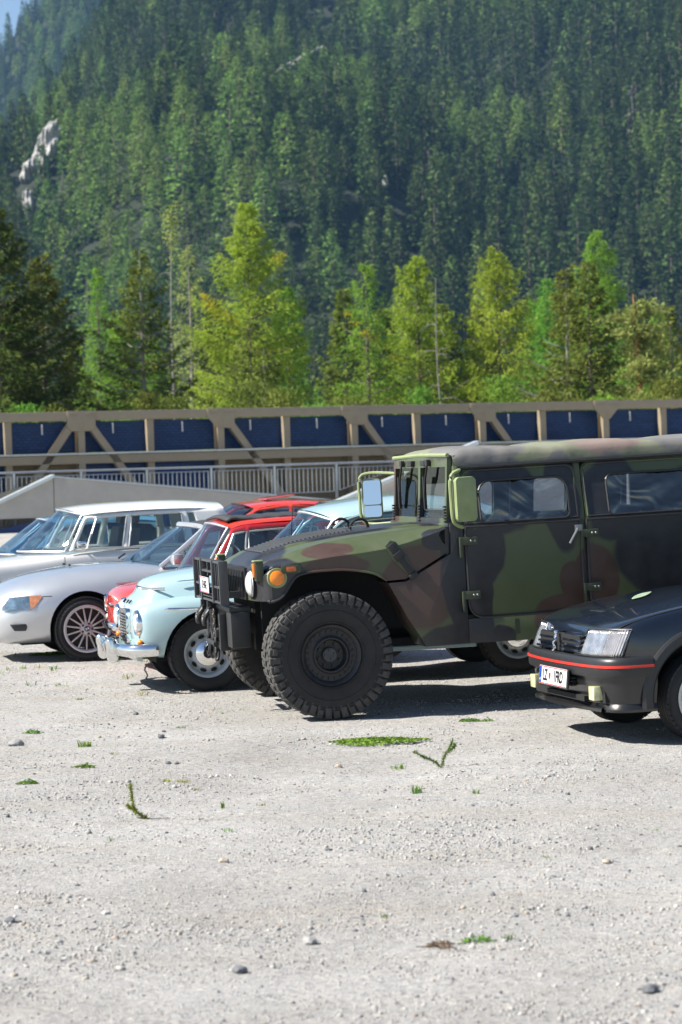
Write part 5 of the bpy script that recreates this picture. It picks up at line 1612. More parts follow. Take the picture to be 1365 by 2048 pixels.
    em.tube([(-.733, .0, .675), (-.735, -.035, .685)], .006, 5).tube([(-.738, .0, .65), (-.74, -.036, .648)], .006, 5).tube([(-.743, .01, .625), (-.745, .035, .605)], .006, 5).sphere((-.725, -.005, .708), .016, 8, 6)
    em.build('emblem', M_CHROME, e)
    # headlamps: sloping glass with indicator at the outer end
    def fluted(name, c1, c2, sc):
        m, t, p = _nodes(name); L = t.links.new
        tc = _n(t, 'ShaderNodeTexCoord'); mp = _n(t, 'ShaderNodeMapping'); L(tc.outputs['Object'], mp.inputs[0])
        wv = _n(t, 'ShaderNodeTexWave', Scale=sc, Distortion=.4); wv.bands_direction = 'Y'; L(mp.outputs[0], wv.inputs['Vector'])
        nz = _n(t, 'ShaderNodeTexNoise', Scale=11.0, Detail=3.0); L(tc.outputs['Object'], nz.inputs['Vector'])
        rr = _n(t, 'ShaderNodeValToRGB'); rr.color_ramp.elements[0].position = .35; rr.color_ramp.elements[1].position = .62
        rr.color_ramp.elements[0].color = rgba(c1); rr.color_ramp.elements[1].color = rgba(c2); L(nz.outputs[0], rr.inputs[0]); L(rr.outputs[0], p.inputs['Base Color'])
        bp = _n(t, 'ShaderNodeBump', Strength=.9, Distance=.006); L(wv.outputs[0], bp.inputs['Height']); L(bp.outputs[0], p.inputs['Normal'])
        p.inputs['Metallic'].default_value = .7; p.inputs['Roughness'].default_value = .16; p.inputs['Coat Weight'].default_value = 1.0
        return m
    MLG = fluted('headlamp_glass', (.34, .38, .43), (.74, .76, .78), 22.0)
    MLI = fluted('indicator_glass', (.40, .36, .34), (.68, .63, .60), 34.0)
    def lx(y, v): return float(np.interp(y, [.33, .45, .56, .66, .72, .755], [-.70, -.695, -.68, -.648, -.605, -.545])) + .075 * v - .012
    def lz(y, v): return .583 + v * (.168 + (.0 if y > .4 else -.008))
    for s in (-1, 1):
        for nm, y0, y1, m_, tilt in (('headlamp', .315, .635, MLG, .07), ('indicator', .640, .752, MLI, .0)):
            rows = []
            for i in range(9):
                row = []
                for j in range(7):
                    v = j / 6; y = y0 + (y1 - y0) * i / 8 + tilt * v * (1 - i / 8)
                    row.append((lx(y, v) + .0, s * y, lz(y, v)))
                rows.append(row)
            o = B().grid(rows).build(nm, m_, e, recalc=True)
            evaluated(o, [('SOLIDIFY', dict(thickness=.05, offset=-1))])
        fr = [(lx(y, v) - .004, s * y, lz(y, v)) for y, v in [(.39, 1), (.5, 1), (.6, 1), (.68, 1), (.755, 1), (.757, .5), (.757, 0), (.68, 0), (.6, 0), (.5, 0), (.4, 0), (.315, 0), (.35, .5)]]
        B().tube(fr, .006, 5, closed=True).build('lamp_rim', MG, e)
        # arch flare
        rows = []
        for k in range(25):
            a = R(188 - k * 196 / 24)
            q = []
            for (rr, yy) in ((.372, .768), (.372, .80), (.385, .812), (.43, .808), (.447, .796), (.45, .78)):
                q.append((rr * math.cos(a), s * yy, .30 + rr * math.sin(a)))
            rows.append(q)
        for cx in (0, 2.42):
            o = B().grid([[(x + cx, y, z) for x, y, z in row] for row in rows]).build('arch_flare', MG, e, recalc=True)
        B().poly(rect(.42, 2.0, .40, .50), 'y', s * .79, s * .805, bev=.004).build('side_moulding', MG, e)
    # green patch on the hood (a flat sticker following the panel)
    def hz(x, y): return float(np.interp(x, [-.48, -.3, 0, .3, .6], [.797, .842, .893, .925, .95])) + .028 * (1 - (y / .70) ** 2) + .004
    rows = []
    for i in range(9):
        u = i / 8; row = []
        for j in range(7):
            v = j / 6 * 2 - 1
            x = -.16 + .22 * u; y = .04 + .20 * u + v * .08 * math.sin(math.pi * min(1, max(.02, u * .9 + .05))) 
            row.append((x, y, hz(x, y) - .001))
        rows.append(row)
    B().grid(rows).build('green_sticker', mat('green_sticker', (.16, .27, .14), .5, col2=(.34, .40, .30), scale=40), e)
    # greenhouse
    sidewall(e, [(.70, -.70, .955), (1.2, -.72, .965), (2.2, -.72, .96), (2.85, -.68, .94)], [(1.15, -.60, 1.33), (1.5, -.58, 1.365), (2.2, -.57, 1.36), (2.75, -.56, 1.30)], [(.10, .55), (.60, .93)], MP, M_GLASS)
    screen(e, ((.55, 0, .965), (.72, .68, .96)), ((1.0, 0, 1.35), (1.15, .59, 1.32)), M_GLASS, M_BLACK)
    screen(e, ((3.0, 0, .92), (2.88, .66, .93)), ((2.75, 0, 1.33), (2.72, .55, 1.29)), M_GLASS, M_BLACK, nm='rear_screen')
    roof_patch(e, [(1.0, [(.60, 1.335, .15), (.45, 1.36, .05), (0, 1.375)]), (1.5, [(.585, 1.368), (.45, 1.39), (0, 1.40)]), (2.2, [(.575, 1.362), (.45, 1.385), (0, 1.395)]), (2.75, [(.565, 1.302), (.45, 1.32), (0, 1.33)])], MP)
    for y in (-.35, .35): seat(e, 1.5, y, .45); seat(e, 2.25, y, .45)
    steering(e, (1.15, -.35, .93), .18, R(-25))
    B().box(-.55, 2.9, -.5, .5, .2, .26).build('floor_pan', M_DARKVOID, e)
    MA = mat('silver_alloy', (.45, .46, .47), .35, metal=.7, var=.05)
    parts = spoke_wheel(.287, .185, .198, MA, 8, .028)
    wheels(e, parts, 2.42, .70, .287, steer=3)
build_hatch()

# ------------------------------------------------------------------ pale blue vintage saloon
def build_saloon():
    e = vehicle('vintage_saloon', (-1.292, 20.683, .040), 13, .65, 'pale blue rounded vintage saloon with chrome bumper beside the military vehicle', 'car')
    MP = paint('pale_blue_paint', (.34, .48, .51), rough=.3)
    # hood and centre body
    def sec(zt, wt, zs=.30, w=.60, zsh=.80):
        return [(0, zs), (w * .8, zs), (w, zs + .1), (w, zsh - .12), (wt + .06, zsh), (wt, (zsh + zt) / 2 + .03), (wt * .62, zt - .025), (0, zt)]
    secs = [(-.565, [(0, .40), (.20, .40), (.24, .43), (.25, .56), (.25, .65), (.23, .68), (.14, .69), (0, .695)]),
            (-.55, [(0, .37), (.30, .37), (.36, .41), (.37, .58), (.36, .68), (.32, .715), (.2, .735), (0, .745)]),
            (-.50, [(0, .34), (.40, .34), (.46, .40), (.47, .60), (.44, .72), (.38, .765), (.22, .79), (0, .80)]),
            (-.44, [(0, .33), (.44, .33), (.52, .40), (.53, .62), (.47, .75), (.38, .80), (.23, .825), (0, .835)]),
            (-.425, [(0, .33), (.44, .33), (.52, .40), (.53, .62), (.47, .76), (.39, .86), (.25, .90), (0, .91)]),
            (-.36, sec(.955, .40, .33, .54, .80)), (-.2, sec(.992, .42, .32, .56, .82)), (.1, sec(1.02, .45, .30, .58, .84)), (.5, sec(1.07, .52, .28, .66, .90)), (.78, sec(1.10, .60, .26, .74, .96)),
            (.95, [(0, .24), (.66, .24), (.74, .32), (.77, .60), (.755, .85), (.72, .98), (.60, 1.03), (0, 1.05)]),
            (1.8, [(0, .24), (.66, .24), (.74, .32), (.78, .60), (.77, .85), (.72, .98), (.60, 1.0), (0, 1.0)]),
            (2.6, [(0, .26), (.62, .26), (.70, .34), (.74, .60), (.73, .85), (.68, .97), (.56, 1.0), (0, 1.0)]),
            (3.2, [(0, .30), (.5, .30), (.58, .38), (.62, .58), (.60, .78), (.54, .88), (.42, .92), (0, .93)]),
            (3.55, [(0, .36), (.3, .36), (.4, .42), (.44, .55), (.42, .66), (.36, .72), (.25, .74), (0, .75)])]
    body = cage('body', secs, MP, e, arches=[(0, .31, .37, .42), (2.68, .31, .36, .5)], level=2)
    # separate rounded wings
    def wing(x0, w):
        out = []
        for (x, cy, ry, zt, zb) in w:
            pts = []
            for k in range(9):
                a = R(-90 + 180 * k / 8)
                pts.append((x, cy, ry, zt, zb, a))
            out.append(pts)
        return out
    for s in (-1, 1):
        for wnm, st in (('front_wing', [(-.565, .60, .02, .64, .56), (-.56, .60, .09, .70, .46), (-.52, .60, .135, .735, .36), (-.44, .60, .165, .765, .28), (-.3, .605, .185, .79, .275), (-.05, .61, .19, .805, .27), (.25, .61, .185, .80, .27), (.55, .60, .18, .78, .26), (.85, .58, .18, .74, .26), (1.15, .56, .16, .68, .28)]),
                        ('rear_wing', [(1.95, .58, .14, .62, .28), (2.2, .60, .18, .72, .27), (2.5, .61, .19, .78, .27), (2.8, .61, .185, .78, .28), (3.1, .58, .17, .72, .3), (3.35, .54, .14, .62, .34), (3.45, .5, .08, .52, .40)])):
            bm = bmesh.new(); rings = []
            for (x, cy, ry, zt, zb) in st:
                ring = []
                zc, hz = (zt + zb) / 2, (zt - zb) / 2
                for k in range(12):
                    a = 2 * math.pi * k / 12
                    ca, sa = math.cos(a), math.sin(a)
                    ring.append(bm.verts.new((x, s * (cy + ry * abs(ca) ** .75 * np.sign(ca)), zc + hz * abs(sa) ** .8 * np.sign(sa))))
                rings.append(ring)
            for a_, b_ in zip(rings[:-1], rings[1:]):
                for k in range(12): bm.faces.new((a_[k], a_[(k + 1) % 12], b_[(k + 1) % 12], b_[k]))
            bm.faces.new(rings[0]); bm.faces.new(list(reversed(rings[-1])))
            bmesh.ops.recalc_face_normals(bm, faces=bm.faces[:])
            me = bpy.data.meshes.new(wnm); bm.to_mesh(me); bm.free()
            o = link(wnm, me, [MP, M_DARKVOID])
            cx = 0 if wnm == 'front_wing' else 2.68
            c = B().lathe([(0, -.3), (.365, -.3), (.365, .5), (0, .5)], 40, M=Matrix.Translation((cx, s * .8, .31))).build('cutter', M_DARKVOID, smooth=False)
            evaluated(o, [('SUBSURF', dict(levels=2, render_levels=2)), ('BOOLEAN', dict(operation='DIFFERENCE', object=c, solver='EXACT', material_mode='TRANSFER'))])
            bpy.data.objects.remove(c)
            o.data.polygons.foreach_set('use_smooth', [True] * len(o.data.polygons)); o.data.set_sharp_from_angle(angle=R(40))
            o.parent = e
        # headlamp
        Mh = Matrix.Translation((-.54, s * .60, .585)) @ Matrix.Rotation(R(-90), 4, 'Z')
        h = B().lathe([(.085, -.035), (.098, -.045), (.108, -.03), (.11, .02)], 30, M=Mh).build('headlamp', M_CHROME, e)
        B().lathe([(0, -.06), (.05, -.055), (.085, -.035)], 30, M=Mh).build('lens', mat('headlamp_dome', (.55, .57, .58), .1, coat=1, var=.2, scale=20), h)
        # turn signal pod low on the wing
        q = B().sphere((-.50, s * .655, .425), .035, 12, 8, (1.5, 1, 1)).build('turn_signal', M_BLACK, e)
        B().sphere((-.55, s * .655, .425), .028, 12, 8, (1, 1, 1)).build('lens', M_AMBER, q)
        # side spear
        B().tube([(-.36, s * .785, .695), (-.33, s * .797, .695), (.2, s * .802, .685), (1.0, s * .79, .67)], [.004, .013, .012, .01], 7).build('side_trim', M_CHROME, e)
        B().tube([(-.20, s * .475, .905), (-.17, s * .482, .906), (.05, s * .50, .915)], [.003, .009, .008], 6).build('hood_trim', M_CHROME, e)
        # drip rail and running board
        B().tube(cr([(.93, s * .72, 1.02), (1.05, s * .68, 1.20), (1.16, s * .645, 1.315), (1.30, s * .62, 1.375), (1.55, s * .61, 1.41), (2.0, s * .60, 1.41), (2.5, s * .58, 1.34), (2.85, s * .56, 1.2), (3.1, s * .55, 1.0)], 5), .014, 6).build('drip_rail', MP, e)
        B().box(.5, 2.3, s * .70 - .05, s * .70 + .05, .235, .275, bev=.01).build('sill', MP, e)
    # chrome hood lip, grille, letters
    sweep(mirror_plan([(-.30, -.50), (-.37, -.44), (-.42, -.34), (-.437, -.18), (-.44, 0)]), [(.0, .838), (.014, .845), (.014, .857), (.0, .862)], M_CHROME, 'hood_lip', e)
    gr = B(); ring_frame(gr, rrect(-.20, .20, .40, .685, .03), rrect(-.17, .17, .43, .655, .02), 'x', -.60, -.56); go = gr.build('grille', M_CHROME, e)
    B().poly(rect(-.17, .17, .43, .655), 'x', -.575, -.56).build('grille_back', M_DARKVOID, go)
    for k in range(9): B().box(-.592, -.578, -.17, .17, .445 + k * .0245, .456 + k * .0245).build('grille_bar', M_CHROME, go)
    for k in range(11): B().box(-.590, -.580, -.158 + k * .0316, -.152 + k * .0316, .43, .655).build('grille_bar', M_CHROME, go)
    for k, ch in enumerate('VOLVO'):
        y = .18 - k * .09
        Mx = Matrix.Translation((-.575 + abs(y) * .10, y, .742)) @ Matrix.Rotation(R(-90), 4, 'Z') @ Matrix.Rotation(R(48), 4, 'X')
        text_mesh('letter', ch, .055, M_INK, e, Mx, depth=.004)
    # bumper: bar wrapping round, two overriders
    half = [(-.42, -.74), (-.52, -.745), (-.62, -.70), (-.68, -.60), (-.71, -.40), (-.72, -.2), (-.72, 0)]
    sweep(mirror_plan(half), [(-.012, .415), (.006, .41), (.018, .385), (.02, .36), (.016, .335), (.004, .315), (-.012, .31)], M_CHROME, 'bumper', e, auto=70)
    for s in (-1, 1):
        B().poly([(-.80, .44), (-.765, .46), (-.70, .44), (-.69, .27), (-.75, .235), (-.785, .27)], 'y', s * .30 - .06, s * .30 + .06, bev=.025, segs=3).build('overrider', M_CHROME, e)
    B().poly(rrect(-.55, .55, .26, .42, .05), 'x', -.57, -.52, bev=.01).build('front_apron', MP, e)
    # greenhouse
    belt = [(.92, -.70, 1.02), (1.3, -.715, 1.0), (1.9, -.71, 1.0), (2.6, -.66, .99), (3.0, -.60, .97)]
    rail = [(1.14, -.63, 1.315), (1.30, -.605, 1.38), (1.8, -.595, 1.405), (2.4, -.575, 1.355), (2.8, -.56, 1.20)]
    sidewall(e, belt, rail, [(.06, .16), (.18, .52), (.58, .88)], MP, M_GLASS, trim=M_CHROME, v0=.06, v1=.86)
    screen(e, ((.60, 0, 1.075), (.90, .66, 1.03)), ((.99, 0, 1.43), (1.14, .56, 1.355)), M_GLASS_B, M_CHROME)
    roof_patch(e, [(.98, [(.60, 1.33, .17), (.52, 1.385, .13), (.35, 1.43, .05), (0, 1.455)]), (1.25, [(.62, 1.38), (.54, 1.435), (.35, 1.485), (0, 1.505)]), (1.7, [(.61, 1.415), (.53, 1.475), (.35, 1.53), (0, 1.55)]), (2.2, [(.60, 1.395), (.52, 1.455), (.33, 1.51), (0, 1.53)]), (2.7, [(.58, 1.27), (.48, 1.335), (.3, 1.385), (0, 1.405)]), (3.1, [(.54, 1.03), (.45, 1.10), (.28, 1.15), (0, 1.165)]), (3.4, [(.48, .80), (.40, .86), (.25, .90), (0, .915)])], MP)
    for y in (-.35, .35): seat(e, 1.45, y, .50, m=M_SEAT_G, head=False); seat(e, 2.3, y, .5, m=M_SEAT_G, head=False)
    steering(e, (1.10, -.36, 1.06), .2, R(-25), M_PLATE)
    B().box(-.4, 3.2, -.48, .48, .24, .30).build('floor_pan', M_DARKVOID, e)
    MW = mat('wheel_grey', (.42, .46, .49), .35, coat=.5)
    parts = steel_wheel(.318, .165, .195, MW, M_CHROME, 10)
    ws = wheels(e, parts, 2.68, .64, .31, steer=0)
    for w_ in ws:
        B().lathe([(0, -.092), (.04, -.0915), (.042, -.08)], 24).build('badge', M_INK, w_)
        B().poly([(-.024, .02), (-.012, .02), (0, -.012), (.012, .02), (.024, .02), (.006, -.026), (-.006, -.026)], 'y', -.0945, -.092).build('badge_mark', M_CHROME, w_)
build_saloon()

# ------------------------------------------------------------------ silver roadster
def build_roadster():
    e = vehicle('silver_roadster', (-2.719, 24.355, .055), 15, .8, 'silver roadster with multi-spoke alloy wheels and dark soft top', 'car')
    MP = paint('silver_paint', (.54, .56, .58), metal=.6, rough=.34)
    S = [(-.905, [(0, .27), (.25, .27), (.36, .32), (.40, .42), (.38, .50), (.32, .555), (.2, .58), (0, .59)]),
         (-.86, [(0, .20), (.45, .20), (.58, .27), (.62, .42), (.60, .53), (.50, .615), (.3, .66), (0, .675)]),
         (-.74, [(0, .18), (.58, .18), (.71, .26), (.745, .42), (.735, .55), (.64, .68), (.40, .745), (0, .765)]),
         (-.55, [(0, .175), (.66, .175), (.785, .27), (.81, .44), (.80, .59), (.71, .735), (.45, .82), (0, .838)]),
         (-.3, [(0, .175), (.70, .175), (.82, .28), (.845, .46), (.84, .63), (.75, .785), (.47, .872), (0, .885)]),
         (0, [(0, .175), (.70, .175), (.82, .29), (.85, .47), (.845, .66), (.76, .815), (.49, .905), (0, .918)]),
         (.35, [(0, .175), (.72, .175), (.81, .29), (.83, .47), (.825, .67), (.75, .83), (.50, .925), (0, .94)]),
         (.70, [(0, .175), (.74, .175), (.81, .29), (.825, .47), (.82, .68), (.76, .845), (.56, .915), (0, .93)]),
         (1.2, [(0, .175), (.74, .175), (.82, .29), (.835, .47), (.83, .68), (.77, .84), (.62, .865), (0, .86)]),
         (1.9, [(0, .175), (.74, .175), (.83, .29), (.855, .47), (.85, .69), (.78, .86), (.60, .90), (0, .90)]),
         (2.45, [(0, .18), (.74, .18), (.85, .3), (.87, .48), (.86, .70), (.77, .87), (.55, .92), (0, .93)]),
         (3.0, [(0, .22), (.66, .22), (.78, .32), (.80, .48), (.78, .68), (.68, .82), (.45, .86), (0, .87)]),
         (3.2, [(0, .28), (.5, .28), (.6, .36), (.62, .48), (.60, .62), (.52, .72), (.35, .75), (0, .76)])]
    body = cage('body', S, MP, e, arches=[(0, .325, .36, .50), (2.45, .325, .36, .5)], level=2)
    for s in (-1, 1):
        # swept headlamp on the corner
        rows = []
        for i in range(11):
            u = i / 10
            row = []
            for j in range(6):
                v = j / 5
                x = -.80 + .37 * u
                top = .655 + .012 * u; bot = .530 + (.0 if u < .75 else (u - .75) * .42)
                z = bot + (top - bot) * v * min(1, .25 + u * 4)
                # body half width there
                w_ = float(np.interp(x, [-.86, -.74, -.55, -.3], [.61, .735, .795, .835])) - (.055 if x < -.7 else .03) * max(0, (z - .55) / .12)
                row.append((x, s * (w_ + .004), z))
            rows.append(row)
        hl = B().grid(rows).build('headlamp', mat('smoky_headlamp', (.12, .19, .26), .08, coat=1.0, var=.5, scale=14), e, recalc=True)
        B().grid([r_[:] for r_ in [[(x, y + .004 * s, z) for x, y, z in row] for row in rows[7:]]]).build('indicator', mat('orange_indicator', (.62, .26, .12), .15, coat=1.0, var=.3, scale=30), e, recalc=True)
        B().tube(cr([(-.43, s * .835, .652), (-.33, s * .848, .652)], 3), .004, 4).tube([(.36, s * .838, .645), (.60, s * .835, .65)], .004, 4).build('shut_line', M_DARKVOID, body)
        # wing gill
        g = B(); ring_frame(g, [(.30, .745), (.62, .755), (.60, .61), (.45, .60)], [(.345, .73), (.60, .74), (.585, .625), (.47, .615)], 'y', s * .822, s * .845); go = g.build('wing_gill', MP, e)
        B().poly([(.335, .735), (.605, .745), (.59, .62), (.465, .61)], 'y', s * .80, s * .828).build('gill_mesh', M_TRIM, go)
        for k in (0, 1): B().poly([(.42 + k * .09, .735), (.435 + k * .09, .735), (.52 + k * .05, .62), (.505 + k * .05, .62)], 'y', s * .83, s * .842).build('gill_bar', MP, go)
        # bumper opening and mirror
        B().poly([(-.74, .395), (-.585, .395), (-.575, .365), (-.59, .325), (-.70, .33)], 'y', s * .70, s * .79, bev=.01).build('bumper_duct', M_TRIM, e)
        mo = B().box(.86, .96, s * .86 - .09, s * .86 + .09, .89, 1.0, bev=.03).build('door_mirror', MP, e)
        B().lathe([(0, -.02), (.012, -.02), (.012, .0)], 12, M=Matrix.Translation((-.05, s * .2, .93)) @ Matrix.Rotation(R(90), 4, 'X')).build('washer_jet', M_BLACK, e)
    for s in (-1, 1):
        k_ = B().poly(rrect(s * .115 - .09, s * .115 + .09, .50, .60, .03), 'x', -.925, -.88, bev=.012).build('kidney_grille', M_CHROME, e)
        B().poly(rrect(s * .115 - .07, s * .115 + .07, .515, .585, .02), 'x', -.928, -.92).build('grille_opening', M_DARKVOID, k_)
    B().poly(rrect(-.42, .42, .26, .36, .03), 'x', -.93, -.86).build('lower_intake', M_DARKVOID, e)
    # windscreen, frame, soft top
    screen(e, ((.52, 0, .935), (.80, .66, .88)), ((1.11, 0, 1.255), (1.26, .60, 1.225)), M_GLASS_B, None)
    for s in (-1, 1): B().tube(cr([(.78, s * .69, .87), (1.0, s * .665, 1.03), (1.2, s * .63, 1.185), (1.25, s * .58, 1.235), (1.18, s * .35, 1.26), (1.12, 0, 1.268)], 5), [.028] * 26, 7).build('screen_frame', MP, e)
    MS = mat('soft_top', (.035, .036, .04), .85, bump=.4, bscale=90)
    roof_patch(e, [(1.12, [(.60, 1.215, .15), (.45, 1.255, .06), (0, 1.275)]), (1.5, [(.60, 1.25), (.47, 1.29), (0, 1.305)]), (1.9, [(.60, 1.20), (.47, 1.25), (0, 1.27)]), (2.3, [(.62, .93), (.48, .99), (0, 1.02)])], MS, 'soft_top')
    B().grid([[(1.9, y, 1.20 if False else z) for y, z in ((-.62, .88), (-.60, 1.2))], [(2.25, y, z) for y, z in ((-.64, .90), (-.62, .95))]]).grid([[(1.9, y, z) for y, z in ((.62, .88), (.60, 1.2))], [(2.25, y, z) for y, z in ((.64, .90), (.62, .95))]]).build('soft_top_side', MS, e)
    for s in (-1, 1):
        B().faces([(.86, s * .72, .885), (1.88, s * .71, .885), (1.85, s * .61, 1.19), (1.27, s * .62, 1.21)], [(0, 1, 2, 3)]).build('side_window', M_GLASS, e)
    B().tube([(.56, -.30, .95), (.66, .05, .985)], .01, 6).tube([(.50, .1, .955), (.62, .42, .985)], .01, 6).build('wiper', M_BLACK, e)
    for y in (-.36, .36): seat(e, 1.55, y, .42)
    steering(e, (1.12, -.36, .88), .18, R(-25))
    B().box(.6, 1.95, -.68, .68, .82, .875).build('cockpit', M_SEAT, e) if False else None
    B().box(-.6, 3.0, -.48, .48, .17, .22).build('floor_pan', M_DARKVOID, e)
    MA = mat('alloy', (.52, .48, .48), .35, metal=.6, var=.04)
    parts = spoke_wheel(.312, .225, .222, MA, 15, .0085)
    ws = wheels(e, parts, 2.45, .735, .315, steer=0)
    MBL, MWH = mat('badge_blue', (.02, .12, .40), .3), mat('badge_white', (.7, .7, .7), .3)
    for w_ in ws:
        b = B().lathe([(0, -.1), (.026, -.1), (.028, -.09)], 20).build('badge', M_INK, w_)
        for k in range(4):
            a0 = k * math.pi / 2
            B().poly([(0, 0)] + [(.019 * math.cos(a0 + q * math.pi / 8), .019 * math.sin(a0 + q * math.pi / 8)) for q in range(5)], 'y', -.102, -.1005).build('badge_quarter', MBL if k % 2 else MWH, w_)
build_roadster()
# ------------------------------------------------------------------ small red car between roadster and saloon
def build_red():
    e = vehicle('small_red_car', (-1.581, 22.46, .05), 15, .8, 'small red vintage car with black roll-back roof behind the pale blue saloon', 'car')
    MP = paint('red_paint', (.62, .045, .025), rough=.28)
    MPS = paint('dark_red_paint', (.33, .012, .015), rough=.28)
    S = [(-.575, [(0, .42), (.18, .42), (.24, .46), (.25, .56), (.23, .64), (.18, .68), (.1, .70), (0, .705)]),
         (-.55, [(0, .34), (.34, .34), (.44, .40), (.46, .55), (.44, .66), (.36, .72), (.2, .745), (0, .755)]),
         (-.47, [(0, .28), (.46, .28), (.57, .36), (.60, .52), (.58, .66), (.50, .75), (.28, .785), (0, .795)]),
         (-.25, [(0, .25), (.52, .25), (.62, .34), (.655, .52), (.64, .70), (.54, .765), (.30, .81), (0, .822)]),
         (.05, [(0, .24), (.54, .24), (.63, .33), (.66, .52), (.64, .70), (.56, .825), (.34, .875), (0, .888)]),
         (.35, [(0, .24), (.55, .24), (.63, .33), (.66, .52), (.655, .76), (.60, .92), (.45, .95), (0, .95)]),
         (1.2, [(0, .24), (.55, .24), (.63, .33), (.66, .52), (.655, .76), (.60, .93), (.45, .93), (0, .93)]),
         (1.9, [(0, .26), (.54, .26), (.62, .34), (.655, .52), (.65, .74), (.57, .90), (.40, .92), (0, .92)]),
         (2.3, [(0, .32), (.44, .32), (.54, .38), (.57, .50), (.54, .64), (.45, .74), (.28, .77), (0, .78)])]
    cage('body', S, MP, e, arches=[(0, .27, .31, .40), (1.84, .27, .31, .40)], level=2)
    for s in (-1, 1):
        Mh = Matrix.Translation((-.50, s * .45, .615)) @ Matrix.Rotation(R(-90), 4, 'Z')
        h = B().lathe([(.07, -.05), (.085, -.055), (.092, -.03), (.09, .08)], 26, M=Mh).build('headlamp', M_CHROME, e)
        B().lathe([(0, -.07), (.04, -.065), (.072, -.05)], 26, M=Mh).build('lens', M_LENS, h)
        q = B().sphere((-.52, s * .47, .49), .03, 12, 8, (1.2, 1, 1)).build('turn_signal', M_PLATE, e)
    # horizontal badge bar and bumper
    B().box(-.60, -.56, -.10, .10, .615, .635, bev=.006).build('badge_bar', M_CHROME, e)
    sweep(mirror_plan([(-.40, -.62), (-.50, -.60), (-.57, -.50), (-.605, -.25), (-.615, 0)]), [(-.01, .46), (.012, .45), (.02, .425), (.016, .40), (-.01, .385)], M_CHROME, 'bumper', e, auto=70)
    belt = [(.24, -.58, .93), (.6, -.615, .925), (1.2, -.61, .92), (1.75, -.57, .92)]
    rail = [(.47, -.52, 1.27), (.65, -.53, 1.305), (1.2, -.53, 1.32), (1.6, -.52, 1.29)]
    sidewall(e, belt, rail, [(.10, .30), (.32, .72), (.78, .95)], MPS, M_GLASS, trim=M_CHROME, v0=.05, v1=.84)
    screen(e, ((.06, 0, .89), (.20, .53, .90)), ((.37, 0, 1.325), (.45, .48, 1.285)), M_GLASS_B, M_CHROME)
    roof_patch(e, [(.36, [(.51, 1.275, .11), (.44, 1.31, .06), (0, 1.34)]), (.62, [(.535, 1.31), (.45, 1.345), (0, 1.37)]), (1.1, [(.54, 1.325), (.45, 1.36), (0, 1.385)]), (1.6, [(.52, 1.295), (.44, 1.33), (0, 1.355)]), (1.95, [(.5, 1.08), (.42, 1.12), (0, 1.15)]), (2.15, [(.48, .86), (.4, .90), (0, .92)])], MP)
    MF = mat('black_fabric_roof', (.03, .031, .034), .7, bump=.4, bscale=60)
    rows = []
    for i, x in enumerate(np.linspace(.44, 1.45, 22)):
        lift = .030 * math.exp(-((x - .50) / .10) ** 2) + .012
        row = []
        for y in np.linspace(-.45, .45, 13):
            zc = float(np.interp(x, [.36, .62, 1.1, 1.6], [1.34, 1.37, 1.385, 1.355]))
            row.append((x, y, zc - .025 * (y / .45) ** 2 + lift + .004 * math.sin(x * 40)))
        rows.append(row)
    o = B().grid(rows).build('fabric_roof', MF, e)
    evaluated(o, [('SOLIDIFY', dict(thickness=.022, offset=-1))])
    for y in (-.3, .3): seat(e, 1.0, y, .42, .42, .5, .45, head=False)
    steering(e, (.62, -.30, .95), .18, R(-25))
    wheels(e, steel_wheel(.262, .135, .16, mat('cream_wheel', (.5, .5, .48), .4), M_CHROME, 8), 1.84, .56, .262)
build_red()

